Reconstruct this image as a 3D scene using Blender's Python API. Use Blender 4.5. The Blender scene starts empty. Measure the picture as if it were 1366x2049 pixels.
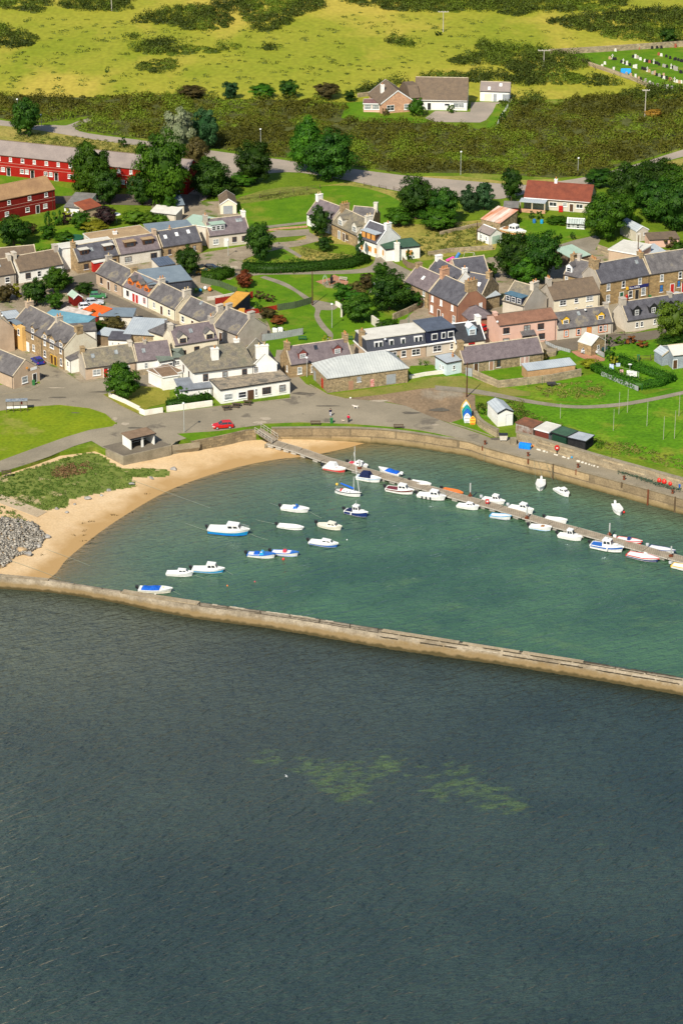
import bpy, math, random
import numpy as np
from mathutils import Vector, Matrix
from mathutils.geometry import tessellate_polygon
R = math.radians
sc = bpy.context.scene
COL = sc.collection
# ---------------- camera, sky, sun, exposure ----------------
F = 5500.0; CH = 206.0; PITCH = R(23.8)
cam = bpy.data.objects.new('camera', bpy.data.cameras.new('camera'))
COL.objects.link(cam)
cam.location = (0, 0, CH)
cam.rotation_euler = (R(90) - PITCH, 0, 0)
cam.data.sensor_fit = 'VERTICAL'; cam.data.sensor_height = 36.0
cam.data.lens = F / 2049 * 36.0
cam.data.clip_start = 1.0; cam.data.clip_end = 20000.0
sc.camera = cam
SUN_EL = 43.0; SUN_AZ = 203.0          # azimuth clockwise from +Y (behind the camera, to its left)
w = bpy.data.worlds.new("World"); sc.world = w; w.use_nodes = True
nt = w.node_tree; bg = nt.nodes['Background']
sky = nt.nodes.new('ShaderNodeTexSky'); sky.sky_type = 'NISHITA'; sky.sun_disc = False
sky.sun_elevation = R(SUN_EL); sky.sun_rotation = R(SUN_AZ); sky.air_density = 1.0; sky.dust_density = 0.6
nt.links.new(sky.outputs[0], bg.inputs[0]); bg.inputs[1].default_value = 0.09
sd = bpy.data.lights.new('sun', 'SUN'); sd.energy = 4.8; sd.angle = R(1.5); sd.color = (1.0, 0.92, 0.78)
sun = bpy.data.objects.new('sun', sd); COL.objects.link(sun)
_az = R(SUN_AZ); _el = R(SUN_EL)
_dir = Vector((math.sin(_az) * math.cos(_el), math.cos(_az) * math.cos(_el), math.sin(_el)))
sun.rotation_euler = _dir.to_track_quat('Z', 'Y').to_euler(); sun.location = _dir * 300
sc.view_settings.view_transform = 'Standard'; sc.view_settings.look = 'None'
sc.view_settings.exposure = 0.4; sc.view_settings.gamma = 1.0
sc.cycles.max_bounces = 5; sc.cycles.transparent_max_bounces = 10
sc.cycles.caustics_reflective = False; sc.cycles.caustics_refractive = False

# ---------------- measuring: where a line of sight of the survey meets a level plane ----------------
cp, sp = math.cos(PITCH), math.sin(PITCH)
def G(px, py, z=0.0):
 x = (px - 683) / F; y = -(py - 1024.5) / F
 d = (x, cp + y * sp, -sp + y * cp)
 t = (z - CH) / d[2]
 return Vector((d[0] * t, d[1] * t, z))
WZ = -3.0
# ---------------- materials ----------------
MC = {}
def hexs(c):
 return (c[0], c[1], c[2], 1.0)
def mat(name, c1, c2=None, s=0.6, s2=6.0, rough=.85, bump=.25, spec=.1, metal=0., rows=None, rough2=None, trans=0, stripes=None, v2=.22, coord='Object', c3=None, s3=.05, t3=(.5, .62), stretch=None, bdist=.05):
 if name in MC: return MC[name]
 m = bpy.data.materials.new(name); m.use_nodes = True; MC[name] = m
 nt = m.node_tree; N = nt.nodes; L = nt.links
 b = N['Principled BSDF']; b.inputs['Roughness'].default_value = rough; b.inputs['Metallic'].default_value = metal
 b.inputs['Specular IOR Level'].default_value = spec
 if c2 is None: c2 = tuple(x * .72 for x in c1)
 tc = N.new('ShaderNodeTexCoord'); co = tc.outputs[coord]
 if stretch:
  mp = N.new('ShaderNodeMapping'); mp.inputs['Scale'].default_value = stretch; L.new(co, mp.inputs[0]); co = mp.outputs[0]
 n1 = N.new('ShaderNodeTexNoise'); n1.inputs['Scale'].default_value = s; n1.inputs['Detail'].default_value = 6; n1.inputs['Roughness'].default_value = .65
 L.new(co, n1.inputs[0])
 cr = N.new('ShaderNodeValToRGB'); cr.color_ramp.elements[0].position = .36; cr.color_ramp.elements[1].position = .64
 cr.color_ramp.elements[0].color = hexs(c2); cr.color_ramp.elements[1].color = hexs(c1)
 L.new(n1.outputs[0], cr.inputs[0]); cur = cr.outputs[0]
 if c3 is not None:
  n3 = N.new('ShaderNodeTexNoise'); n3.inputs['Scale'].default_value = s3; n3.inputs['Detail'].default_value = 5; n3.inputs['Roughness'].default_value = .6
  L.new(co, n3.inputs[0])
  r3 = N.new('ShaderNodeMapRange'); r3.inputs[1].default_value = t3[0]; r3.inputs[2].default_value = t3[1]
  L.new(n3.outputs[0], r3.inputs[0])
  mx = N.new('ShaderNodeMix'); mx.data_type = 'RGBA'; L.new(r3.outputs[0], mx.inputs[0]); L.new(cur, mx.inputs[6]); mx.inputs[7].default_value = hexs(c3); cur = mx.outputs[2]
 n2 = N.new('ShaderNodeTexNoise'); n2.inputs['Scale'].default_value = s2; n2.inputs['Detail'].default_value = 4
 L.new(co, n2.inputs[0])
 mr = N.new('ShaderNodeMapRange'); mr.inputs[1].default_value = .3; mr.inputs[2].default_value = .7; mr.inputs[3].default_value = 1 - v2; mr.inputs[4].default_value = 1 + v2
 L.new(n2.outputs[0], mr.inputs[0])
 hs = N.new('ShaderNodeHueSaturation'); L.new(cur, hs.inputs['Color']); L.new(mr.outputs[0], hs.inputs['Value']); cur = hs.outputs[0]
 hgt = n2.outputs[0]
 if rows:                                   # masonry, (block length, block height, mortar colour)
  sx = N.new('ShaderNodeSeparateXYZ'); L.new(tc.outputs['Object'], sx.inputs[0])
  ad = N.new('ShaderNodeMath'); L.new(sx.outputs[0], ad.inputs[0]); L.new(sx.outputs[1], ad.inputs[1])
  cx = N.new('ShaderNodeCombineXYZ'); L.new(ad.outputs[0], cx.inputs[0]); L.new(sx.outputs[2], cx.inputs[1])
  bt = N.new('ShaderNodeTexBrick'); L.new(cx.outputs[0], bt.inputs[0]); bt.inputs['Scale'].default_value = 1
  bt.inputs['Brick Width'].default_value = rows[0]; bt.inputs['Row Height'].default_value = rows[1]; bt.inputs['Mortar Size'].default_value = rows[1] * .09
  bt.inputs['Color1'].default_value = (.72, .72, .72, 1); bt.inputs['Color2'].default_value = (1.2, 1.15, 1.05, 1); bt.inputs['Mortar'].default_value = (rows[2],) * 3 + (1,)
  mm = N.new('ShaderNodeMix'); mm.data_type = 'RGBA'; mm.blend_type = 'MULTIPLY'; mm.inputs[0].default_value = 1
  L.new(cur, mm.inputs[6]); L.new(bt.outputs[0], mm.inputs[7]); cur = mm.outputs[2]
 if stripes:                                # corrugated sheets / boards: (axis, period, depth)
  wv = N.new('ShaderNodeTexWave'); wv.bands_direction = stripes[0]; wv.inputs['Scale'].default_value = .314 / stripes[1]; wv.inputs['Distortion'].default_value = .3
  L.new(tc.outputs['Object'], wv.inputs[0])
  m2 = N.new('ShaderNodeMapRange'); m2.inputs[3].default_value = 1 - stripes[2]; m2.inputs[4].default_value = 1.05
  L.new(wv.outputs['Fac'], m2.inputs[0])
  h2 = N.new('ShaderNodeHueSaturation'); L.new(cur, h2.inputs['Color']); L.new(m2.outputs[0], h2.inputs['Value']); cur = h2.outputs[0]
 L.new(cur, b.inputs['Base Color'])
 if bump:
  bp = N.new('ShaderNodeBump'); bp.inputs['Strength'].default_value = bump; bp.inputs['Distance'].default_value = bdist
  L.new(hgt, bp.inputs['Height']); L.new(bp.outputs[0], b.inputs['Normal'])
 return m
def paint(name, c, rough=.45, spec=.4, v=.08):
 return mat(name, c, tuple(x * .88 for x in c), s=.8, s2=3., rough=rough, bump=0, spec=spec, v2=v)
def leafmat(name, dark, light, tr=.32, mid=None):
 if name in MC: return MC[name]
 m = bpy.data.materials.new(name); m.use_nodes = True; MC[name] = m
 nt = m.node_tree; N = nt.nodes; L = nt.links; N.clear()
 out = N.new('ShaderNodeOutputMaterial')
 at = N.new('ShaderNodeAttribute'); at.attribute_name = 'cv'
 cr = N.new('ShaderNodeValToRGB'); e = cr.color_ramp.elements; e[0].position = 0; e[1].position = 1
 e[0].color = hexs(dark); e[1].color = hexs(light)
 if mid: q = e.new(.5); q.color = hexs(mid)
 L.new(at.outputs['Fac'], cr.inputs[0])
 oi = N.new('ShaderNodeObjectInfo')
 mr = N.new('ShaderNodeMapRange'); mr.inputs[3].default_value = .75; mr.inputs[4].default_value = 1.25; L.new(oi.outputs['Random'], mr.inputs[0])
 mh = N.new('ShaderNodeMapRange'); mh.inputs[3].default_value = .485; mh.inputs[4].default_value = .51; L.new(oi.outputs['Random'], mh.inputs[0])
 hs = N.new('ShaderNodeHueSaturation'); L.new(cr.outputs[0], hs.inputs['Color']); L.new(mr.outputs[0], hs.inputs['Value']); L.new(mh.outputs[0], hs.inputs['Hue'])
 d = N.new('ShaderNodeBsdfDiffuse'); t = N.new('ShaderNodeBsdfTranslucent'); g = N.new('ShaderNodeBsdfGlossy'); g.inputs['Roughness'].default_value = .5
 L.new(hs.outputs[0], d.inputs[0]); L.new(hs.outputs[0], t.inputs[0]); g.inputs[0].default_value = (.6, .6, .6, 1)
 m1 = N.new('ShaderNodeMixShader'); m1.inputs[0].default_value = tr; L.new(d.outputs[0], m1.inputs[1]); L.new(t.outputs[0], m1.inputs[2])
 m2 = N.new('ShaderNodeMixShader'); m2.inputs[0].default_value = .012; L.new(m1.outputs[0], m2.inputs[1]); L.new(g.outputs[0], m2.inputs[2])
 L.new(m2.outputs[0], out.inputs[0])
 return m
# ---------------- object helpers ----------------
USED_LABELS = {}
def tag(o, label=None, cat=None, group=None, kind=None):
 if label: o['label'] = label
 if cat: o['category'] = cat
 if group: o['group'] = group
 if kind: o['kind'] = kind
 return o
def thing(name, label, cat, loc=(0, 0, 0), rz=0., group=None):
 o = bpy.data.objects.new(name, None); COL.objects.link(o); o.empty_display_size = .3
 o.location = loc; o.rotation_euler = (0, 0, rz)
 return tag(o, label, cat, group)
def copy_tree(o, parent=None):
 c = o.copy(); COL.objects.link(c); c.parent = parent
 for ch in [x for x in o.children]: copy_tree(ch, c)
 return c
class MB:
 """collects faces, then links them as one mesh object"""
 def __init__(s): s.v = []; s.f = []; s.m = []; s.mi = 0; s.T = None
 def add(s, vs, fs):
  n = len(s.v)
  if s.T is not None: vs = [s.T @ Vector(v) for v in vs]
  s.v += [tuple(v) for v in vs]; s.f += [[i + n for i in f] for f in fs]; s.m += [s.mi] * len(fs)
  return s
 def box(s, x0, x1, y0, y1, z0, z1):
  return s.add([(x0, y0, z0), (x1, y0, z0), (x1, y1, z0), (x0, y1, z0), (x0, y0, z1), (x1, y0, z1), (x1, y1, z1), (x0, y1, z1)],
     [(0, 3, 2, 1), (4, 5, 6, 7), (0, 1, 5, 4), (1, 2, 6, 5), (2, 3, 7, 6), (3, 0, 4, 7)])
 def cbox(s, c, sx, sy, sz, rz=0.):
  ca, sa = math.cos(rz), math.sin(rz); vs = []
  for z in (0, sz):
   for x, y in ((-sx / 2, -sy / 2), (sx / 2, -sy / 2), (sx / 2, sy / 2), (-sx / 2, sy / 2)):
    vs.append((c[0] + x * ca - y * sa, c[1] + x * sa + y * ca, c[2] + z))
  return s.add(vs, [(0, 3, 2, 1), (4, 5, 6, 7), (0, 1, 5, 4), (1, 2, 6, 5), (2, 3, 7, 6), (3, 0, 4, 7)])
 def tube(s, p, q, r0, r1=None, n=8, cap=True):
  if r1 is None: r1 = r0
  p = Vector(p); q = Vector(q); d = (q - p)
  if d.length < 1e-6: return s
  u = d.orthogonal().normalized(); w_ = d.normalized().cross(u); vs = []
  for c, r in ((p, r0), (q, r1)):
   for k in range(n):
    a = 2 * math.pi * k / n; vs.append(c + (u * math.cos(a) + w_ * math.sin(a)) * r)
  fs = [(k, (k + 1) % n, n + (k + 1) % n, n + k) for k in range(n)]
  if cap: fs += [tuple(range(n))[::-1], tuple(range(n, 2 * n))]
  return s.add(vs, fs)
 def path(s, pts, r, n=6):
  for a, b in zip(pts, pts[1:]): s.tube(a, b, r, n=n)
  return s
 def lathe(s, prof, c=(0, 0, 0), n=12, sx=1., sy=1.):
  vs = []; m = len(prof)
  for r, z in prof:
   for k in range(n):
    a = 2 * math.pi * k / n; vs.append((c[0] + r * math.cos(a) * sx, c[1] + r * math.sin(a) * sy, c[2] + z))
  fs = [(i * n + k, i * n + (k + 1) % n, (i + 1) * n + (k + 1) % n, (i + 1) * n + k) for i in range(m - 1) for k in range(n)]
  fs += [tuple(range(n))[::-1], tuple(range((m - 1) * n, m * n))]
  return s.add(vs, fs)
 def prism(s, poly, z0, z1):
  n = len(poly); vs = [(p[0], p[1], z0) for p in poly] + [(p[0], p[1], z1) for p in poly]
  tri = tessellate_polygon([[Vector((p[0], p[1], 0)) for p in poly]])
  ar = sum(poly[i][0] * poly[(i + 1) % n][1] - poly[(i + 1) % n][0] * poly[i][1] for i in range(n))
  fs = []
  for t in tri:
   a, b, c = [Vector((poly[i][0], poly[i][1], 0)) for i in t]
   up = (b - a).cross(c - a).z > 0
   t2 = tuple(t) if up else tuple(t)[::-1]
   fs.append(tuple(i + n for i in t2)); fs.append(tuple(t2)[::-1])
  for i in range(n):
   j = (i + 1) % n
   fs.append((i, j, n + j, n + i) if ar > 0 else (j, i, n + i, n + j))
  return s.add(vs, fs)
 def sweep_x(s, prof, x0, x1):     # closed (y,z) profile extruded along x
  n = len(prof); vs = [(x0, y, z) for y, z in prof] + [(x1, y, z) for y, z in prof]
  return s.add(vs, [tuple(range(n)), tuple(range(n, 2 * n))[::-1]] + [((i + 1) % n, i, n + i, n + (i + 1) % n) for i in range(n)])
 def sweep_y(s, prof, y0, y1):     # closed (x,z) profile extruded along y
  n = len(prof); vs = [(x, y0, z) for x, z in prof] + [(x, y1, z) for x, z in prof]
  return s.add(vs, [tuple(range(n)), tuple(range(n, 2 * n))[::-1]] + [((i + 1) % n, i, n + i, n + (i + 1) % n) for i in range(n)])
 def build(s, name, mats, parent=None, smooth=False, loc=None, bevel=0.):
  me = bpy.data.meshes.new(name); me.from_pydata(s.v, [], s.f)
  if not isinstance(mats, (list, tuple)): mats = [mats]
  for m in mats: me.materials.append(m)
  if len(mats) > 1: me.polygons.foreach_set('material_index', s.m)
  if smooth: me.polygons.foreach_set('use_smooth', [True] * len(s.f))
  me.update()
  o = bpy.data.objects.new(name, me); COL.objects.link(o)
  if parent is not None: o.parent = parent
  if loc is not None: o.location = loc
  if bevel:
   b = o.modifiers.new('b', 'BEVEL'); b.width = bevel; b.segments = 2; b.limit_method = 'ANGLE'
  return o
def smooth_px(pts, n=6, closed=False):
 """Catmull-Rom through the surveyed points"""
 P = [np.array(p, float) for p in pts]; out = []; N_ = len(P)
 rng = range(N_ if closed else N_ - 1)
 for i in rng:
  if closed: a, b, c, d = P[i - 1], P[i], P[(i + 1) % N_], P[(i + 2) % N_]
  else: a, b, c, d = P[max(i - 1, 0)], P[i], P[i + 1], P[min(i + 2, N_ - 1)]
  for k in range(n):
   t = k / n
   out.append(tuple(.5 * (2 * b + (c - a) * t + (2 * a - 5 * b + 4 * c - d) * t * t + (3 * b - a - 3 * c + d) * t ** 3)))
 if not closed: out.append(tuple(P[-1]))
 return out
def sheet(name, pts, z, m, label=None, cat=None, thick=.0, smooth=0, kind='structure', group=None):
 """a level surface whose outline is surveyed as points"""
 if smooth: pts = smooth_px(pts, smooth, True)
 poly = [G(x, y, z) for x, y in pts]
 mb = MB()
 if thick: mb.prism(poly, z - thick, z)
 else:
  tri = tessellate_polygon([[Vector((p.x, p.y, 0)) for p in poly]]); fs = []
  for t in tri:
   a, b, c = [poly[i] for i in t]
   fs.append(tuple(t) if (b - a).cross(c - a).z > 0 else tuple(t)[::-1])
  mb.add(poly, fs)
 o = mb.build(name, m); tag(o, label, cat, group, kind)
 return o
def wallrun(name, pts, h, t, m, label, cat, z=0., zs=None, cope=None, group=None, smooth=0, parent=None):
 """a wall or fence panel run along surveyed base points"""
 if smooth: pts = smooth_px(pts, smooth)
 P = [G(x, y, z) for x, y in pts]
 o = _run(name, P, h, t, m, cope, parent)
 if parent is None: tag(o, label, cat, group)
 return o
def offs(P, d):
 out = []
 for i, p in enumerate(P):
  a = P[max(i - 1, 0)]; b = P[min(i + 1, len(P) - 1)]; q = (b - a); q.z = 0; q.normalize()
  out.append(Vector((p.x - q.y * d, p.y + q.x * d, p.z)))
 return out
def ribbon(mb, P, h, t, zo=0.):
 A = offs(P, t / 2); B = offs(P, -t / 2); n = len(P); vs = []
 for i in range(n):
  hh = h[i] if isinstance(h, (list, tuple)) else h
  vs += [A[i] + Vector((0, 0, zo)), B[i] + Vector((0, 0, zo)), B[i] + Vector((0, 0, zo + hh)), A[i] + Vector((0, 0, zo + hh))]
 fs = [(0, 1, 2, 3), (4 * n - 1, 4 * n - 2, 4 * n - 3, 4 * n - 4)]
 for i in range(n - 1):
  a = 4 * i; b = a + 4
  for k in range(4): fs.append((a + k, b + k, b + (k + 1) % 4, a + (k + 1) % 4))
 mb.add(vs, fs)
def _run(name, P, h, t, m, cope=None, parent=None):
 mb = MB(); ribbon(mb, P, h, t); ms = [m]
 o = mb.build(name, m, parent)
 if cope:
  c = MB(); ribbon(c, P, .12, t + .12, h + .002); c.build('coping', cope, o)
 return o
def npmesh(name, V, Fq, mats, mi=None, cv=None, parent=None, smooth=False):
 """fast mesh from numpy quads/tris (n,k)"""
 me = bpy.data.meshes.new(name); k = Fq.shape[1]
 me.vertices.add(len(V)); me.vertices.foreach_set('co', V.astype(np.float32).ravel())
 me.loops.add(Fq.size); me.loops.foreach_set('vertex_index', Fq.astype(np.int32).ravel())
 me.polygons.add(len(Fq)); me.polygons.foreach_set('loop_start', np.arange(0, Fq.size, k, dtype=np.int32))
 me.polygons.foreach_set('loop_total', np.full(len(Fq), k, dtype=np.int32))
 if not isinstance(mats, (list, tuple)): mats = [mats]
 for m in mats: me.materials.append(m)
 if mi is not None: me.polygons.foreach_set('material_index', mi.astype(np.int32))
 if smooth: me.polygons.foreach_set('use_smooth', np.ones(len(Fq), bool))
 if cv is not None:
  a = me.attributes.new('cv', 'FLOAT', 'FACE'); a.data.foreach_set('value', cv.astype(np.float32))
 me.update(); me.validate()
 if name is None: return me
 o = bpy.data.objects.new(name, me); COL.objects.link(o)
 if parent is not None: o.parent = parent
 return o
def leaf_quads(P, Nrm, size, rng, asp=.7, jit=.3):
 """one small four-sided leaf clump at each point, roughly facing its normal"""
 n = len(P)
 Nn = Nrm + rng.normal(0, jit, (n, 3)); Nn /= np.linalg.norm(Nn, axis=1)[:, None] + 1e-9
 h = rng.normal(size=(n, 3)); u = np.cross(Nn, h); u /= np.linalg.norm(u, axis=1)[:, None] + 1e-9
 v = np.cross(Nn, u); s = (size * rng.uniform(.6, 1.3, n))[:, None]
 q = [P + u * s * .5, P + v * s * .5 * asp, P - u * s * .5 * .8, P - v * s * .5 * asp]
 V = np.stack(q, 1).reshape(-1, 3); return V, np.arange(4 * n).reshape(-1, 4)
def crown_np(rng, rx, ry, z0, z1, n_cl, n_lf, leaf, shape='round', flat=.0):
 """leaf clumps spread through the volume of a crown; returns verts, quads, colour value"""
 Ps = []; Ns = []; cs = []
 hz = (z1 - z0) / 2; zc = (z0 + z1) / 2
 k = 0
 while k < n_cl:
  d = rng.normal(size=3); d /= np.linalg.norm(d); r = rng.uniform(.25, 1) ** .45
  c = d * r
  t = (c[2] + 1) / 2
  wd = {'round': 1., 'cone': 1.25 * (1 - t) ** .75 + .12, 'dome': 1.0 if t < .5 else 1.05, 'tall': 1.0}[shape]
  if shape == 'dome' and c[2] < -.75: continue
  k += 1
  x, y = c[0] * rx * wd, c[1] * ry * wd; z = zc + c[2] * hz
  cr = min(rx, hz) * rng.uniform(.2, .36)
  m = int(n_lf * 1.5 * rng.uniform(.7, 1.3)); e = rng.normal(size=(m, 3)); e /= np.linalg.norm(e, axis=1)[:, None]
  e[:, 2] = np.abs(e[:, 2]) * np.where(rng.random(m) < .8, 1, -1)
  rr = rng.uniform(.55, 1.0, m)[:, None]
  Ps.append(np.array([x, y, z]) + e * rr * cr * np.array([1.1, 1.1, .8])); Ns.append(e + .6 * np.array([x / rx, y / ry, (z - zc) / hz + .3]))
  b = rng.uniform(0, .75); cs.append(np.clip(b + rng.normal(0, .14, m), 0, 1))
 P = np.concatenate(Ps); Nn = np.concatenate(Ns); V, Q = leaf_quads(P, Nn, leaf, rng); cs = np.concatenate(cs)
 if hz > 1.2:                                # the dense leafage inside
  a, b = np.meshgrid(np.linspace(0, 2 * np.pi, 13), np.linspace(.05, np.pi - .05, 8)); q = .62 + .12 * np.sin(3 * a + 2 * b) * np.sin(b); t = (np.cos(b) + 1) / 2
  wd = 1.15 * (1 - t) ** .75 + .12 if shape == 'cone' else 1.
  V2 = np.stack([rx * q * wd * np.cos(a) * np.sin(b), ry * q * wd * np.sin(a) * np.sin(b), zc + hz * q * 1.1 * np.cos(b)], -1).reshape(-1, 3); g = np.arange(8 * 13).reshape(8, 13)
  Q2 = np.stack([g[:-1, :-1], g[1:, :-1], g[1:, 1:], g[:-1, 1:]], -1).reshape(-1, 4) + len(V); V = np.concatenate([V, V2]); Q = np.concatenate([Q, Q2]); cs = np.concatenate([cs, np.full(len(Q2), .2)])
 return V, Q, cs
def inside(px, py, poly):
 r = np.zeros(len(px), bool); n = len(poly); j = n - 1
 for i in range(n):
  xi, yi = poly[i][0], poly[i][1]; xj, yj = poly[j][0], poly[j][1]
  c = ((yi > py) != (yj > py)) & (px < (xj - xi) * (py - yi) / (yj - yi + 1e-12) + xi)
  r ^= c; j = i
 return r
def scrub_np(pts, dens, r0, r1, h0, h1, n_lf, leaf, seed, z=0., smooth=4, holes=(), onbed=False):
 rng = np.random.default_rng(seed)
 if smooth: pts = smooth_px(pts, smooth, True)
 poly = [G(x, y, z) for x, y in pts]
 xs = [p.x for p in poly]; ys = [p.y for p in poly]
 A = (max(xs) - min(xs)) * (max(ys) - min(ys)); n = int(A * dens)
 X = rng.uniform(min(xs), max(xs), n); Y = rng.uniform(min(ys), max(ys), n); k = inside(X, Y, poly)
 for hpts in holes:
  hp = [G(x, y, z) for x, y in hpts]; k &= ~inside(X, Y, hp)
 X, Y = X[k], Y[k]; n = len(X); Z0 = bed(X, Y) if onbed else np.full(n, z); rad = rng.uniform(r0, r1, n)
 # broad swells of height and tone, so clumps group together
 def field(w0, w1, k=7):
  f = 0
  for _ in range(k):
   a = rng.uniform(0, 6.283); wl = rng.uniform(w0, w1); f = f + np.sin((X * math.cos(a) + Y * math.sin(a)) * 6.283 / wl + rng.uniform(0, 6.283))
  return f / math.sqrt(k / 2)
 sw = field(5, 14); big = field(18, 70)
 hh = rng.uniform(h0, h1, n) * np.clip(1 + .38 * sw, .35, 2); rad = rad * np.clip(1 + .2 * sw, .6, 1.5); tone = np.clip(.45 + .13 * sw + .2 * big + rng.normal(0, .15, n), 0, 1)
 gap = (field(14, 50) > 1.1) & (r1 > 1.9); hh = np.where(gap, hh * .28, hh); tone = np.where(gap, np.clip(tone + .4, 0, 1), tone)
 e = rng.normal(size=(n, n_lf, 3)); e /= np.linalg.norm(e, axis=2)[..., None]; e[..., 2] = np.abs(e[..., 2])
 rr = rng.uniform(.75, 1.05, (n, n_lf, 1))
 P = np.stack([X, Y, Z0], 1)[:, None, :] + e * rr * np.stack([rad, rad, hh], 1)[:, None, :]
 cv = np.clip(tone[:, None] + rng.normal(0, .08, (n, n_lf)), 0, 1)
 V, Q = leaf_quads(P.reshape(-1, 3), e.reshape(-1, 3), leaf, rng)
 return V, Q, cv.ravel()
def scrub(name, label, cat, m, areas, kind='stuff', **kw):
 Vs = []; Qs = []; cs = []; n = 0
 for i, a in enumerate(areas):
  hl = a[2] if len(a) > 2 else ()
  k2 = dict(kw); k2['holes'] = hl
  V, Q, c = scrub_np(a[0], seed=a[1], **k2); Vs.append(V); Qs.append(Q + n); cs.append(c); n += len(V)
 o = npmesh(name, np.concatenate(Vs), np.concatenate(Qs), m, cv=np.concatenate(cs))
 return tag(o, label, cat, None, kind)
# ================= THE SETTING =================
M_field = mat('field_grass', (.30, .285, .03), (.20, .235, .016), s=.03, s2=.7, bump=.4, c3=(.40, .325, .05), s3=.018, v2=.16, stretch=(1, .6, 1), bdist=.2)
M_green = mat('village_grass', (.135, .20, .012), (.085, .145, .009), s=.16, s2=1.6, bump=.5, c3=(.24, .23, .05), s3=.07, t3=(.56, .7), v2=.2, bdist=.2)
M_lawn = mat('lawn_grass', (.105, .205, .007), (.068, .155, .006), s=.3, s2=2.5, bump=.4, v2=.16, c3=(.19, .21, .025), s3=.12, t3=(.52, .70), bdist=.1)
M_bright = mat('meadow_grass', (.10, .225, .007), (.062, .16, .006), s=.13, s2=1.3, bump=.5, v2=.25, c3=(.24, .23, .03), s3=.09, t3=(.52, .70), bdist=.2)
M_dry = mat('dry_grass', (.33, .26, .07), (.19, .20, .035), s=.12, s2=1.2, bump=.6, v2=.25, bdist=.2)
M_road = mat('asphalt', (.29, .25, .18), (.215, .187, .135), s=.09, s2=3.5, bump=.1, v2=.1, c3=(.15, .13, .10), s3=.14, t3=(.60, .66))
M_path = mat('path_gravel', (.27, .235, .18), (.20, .175, .13), s=.3, s2=4, bump=.15, v2=.14)
M_dark = mat('dark_asphalt', (.17, .145, .11), (.125, .107, .08), s=.15, s2=4, bump=.1, v2=.12)
M_carp = mat('pale_asphalt', (.36, .30, .24), (.27, .235, .19), s=.12, s2=3, bump=.1, v2=.1)
M_dirt = mat('bare_earth', (.27, .19, .115), (.17, .125, .08), s=.18, s2=2, bump=.5, v2=.18, c3=(.28, .25, .19), s3=.1, t3=(.55, .7), stretch=(1, .5, 1))
M_yard = mat('yard', (.32, .265, .19), (.22, .18, .125), s=.3, s2=3, bump=.2, v2=.2, c3=(.10, .14, .03), s3=.2, t3=(.55, .65))
M_pavers = mat('red_pavers', (.42, .21, .13), (.33, .16, .10), s=.6, s2=5, bump=.1, v2=.15)
M_scrubfloor = mat('scrub_floor', (.10, .11, .03), (.055, .06, .018), s=.2, s2=3, bump=.5)
M_conc = mat('concrete', (.30, .255, .18), (.20, .17, .115), s=.5, s2=5, bump=.3, v2=.15)
M_sand = mat('sand', (.60, .445, .265), (.54, .38, .205), s=.12, s2=2.5, bump=.5, v2=.1, c3=(.50, .34, .18), s3=.3, t3=(.55, .7))
def tidal(name, c1, c2, weed, band, zlo, zhi, rows=None):
 """masonry whose foot carries the tide's weed and rust-coloured lichen"""
 m = mat(name, c1, c2, s=.35, s2=3.5, bump=.5, v2=.2, rows=rows); nt = m.node_tree; N = nt.nodes; L = nt.links
 b = N['Principled BSDF']; cur = b.inputs['Base Color'].links[0].from_socket
 tc = N.new('ShaderNodeTexCoord'); sx = N.new('ShaderNodeSeparateXYZ'); L.new(tc.outputs['Object'], sx.inputs[0])
 n = N.new('ShaderNodeTexNoise'); n.inputs['Scale'].default_value = .8; n.inputs['Detail'].default_value = 5; L.new(tc.outputs['Object'], n.inputs[0])
 ad = N.new('ShaderNodeMath'); ad.operation = 'MULTIPLY_ADD'; ad.inputs[1].default_value = .7; L.new(n.outputs[0], ad.inputs[0]); L.new(sx.outputs[2], ad.inputs[2])
 for col, a, bb in ((band, zlo + .35 + .55, zhi + .35 + .8), (weed, zlo + .35, zhi + .35)):
  r = N.new('ShaderNodeMapRange'); r.inputs[1].default_value = bb; r.inputs[2].default_value = a; r.inputs[3].default_value = 0; r.inputs[4].default_value = .85; L.new(ad.outputs[0], r.inputs[0])
  mx = N.new('ShaderNodeMix'); mx.data_type = 'RGBA'; L.new(r.outputs[0], mx.inputs[0]); L.new(cur, mx.inputs[6]); mx.inputs[7].default_value = hexs(col); cur = mx.outputs[2]
 L.new(cur, b.inputs['Base Color']); return m
M_quay = tidal('quay_masonry', (.36, .275, .165), (.235, .18, .11), (.06, .052, .02), (.25, .185, .085), WZ + .05, WZ + .55, rows=(7.5, 1.6, .6))
M_pier = tidal('pier_masonry', (.33, .28, .205), (.17, .14, .098), (.04, .033, .012), (.19, .13, .055), WZ + .25, WZ + .55)
M_seaw = mat('sea_wall', (.30, .24, .15), (.20, .16, .10), s=.4, s2=3, bump=.4, v2=.2, rows=(1.6, .5, .7))

# ---- shore line and sea bed ----
WLINE = [G(x, y, WZ) for x, y in smooth_px([(-60, 1215), (40, 1185), (105, 1153), (128, 1125), (150, 1105), (200, 1065), (260, 1025), (330, 985), (400, 957), (470, 936), (540, 921), (600, 914), (640, 908), (700, 895), (740, 884), (800, 878), (900, 870), (1100, 885), (1400, 960)], 4)]
WL = np.array([(p.x, p.y) for p in WLINE])
def shore_dist(X, Y):
 P = np.stack([X, Y], -1); best = np.full(X.shape, 1e9); sg = np.ones(X.shape)
 for a, b in zip(WL[:-1], WL[1:]):
  d = b - a; t = np.clip(((P - a) @ d) / (d @ d), 0, 1); q = a + t[..., None] * d; e = P - q; dd = np.hypot(e[..., 0], e[..., 1])
  cr = d[0] * e[..., 1] - d[1] * e[..., 0]; k = dd < best; best = np.where(k, dd, best); sg = np.where(k, np.sign(cr), sg)
 return best * sg
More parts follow.
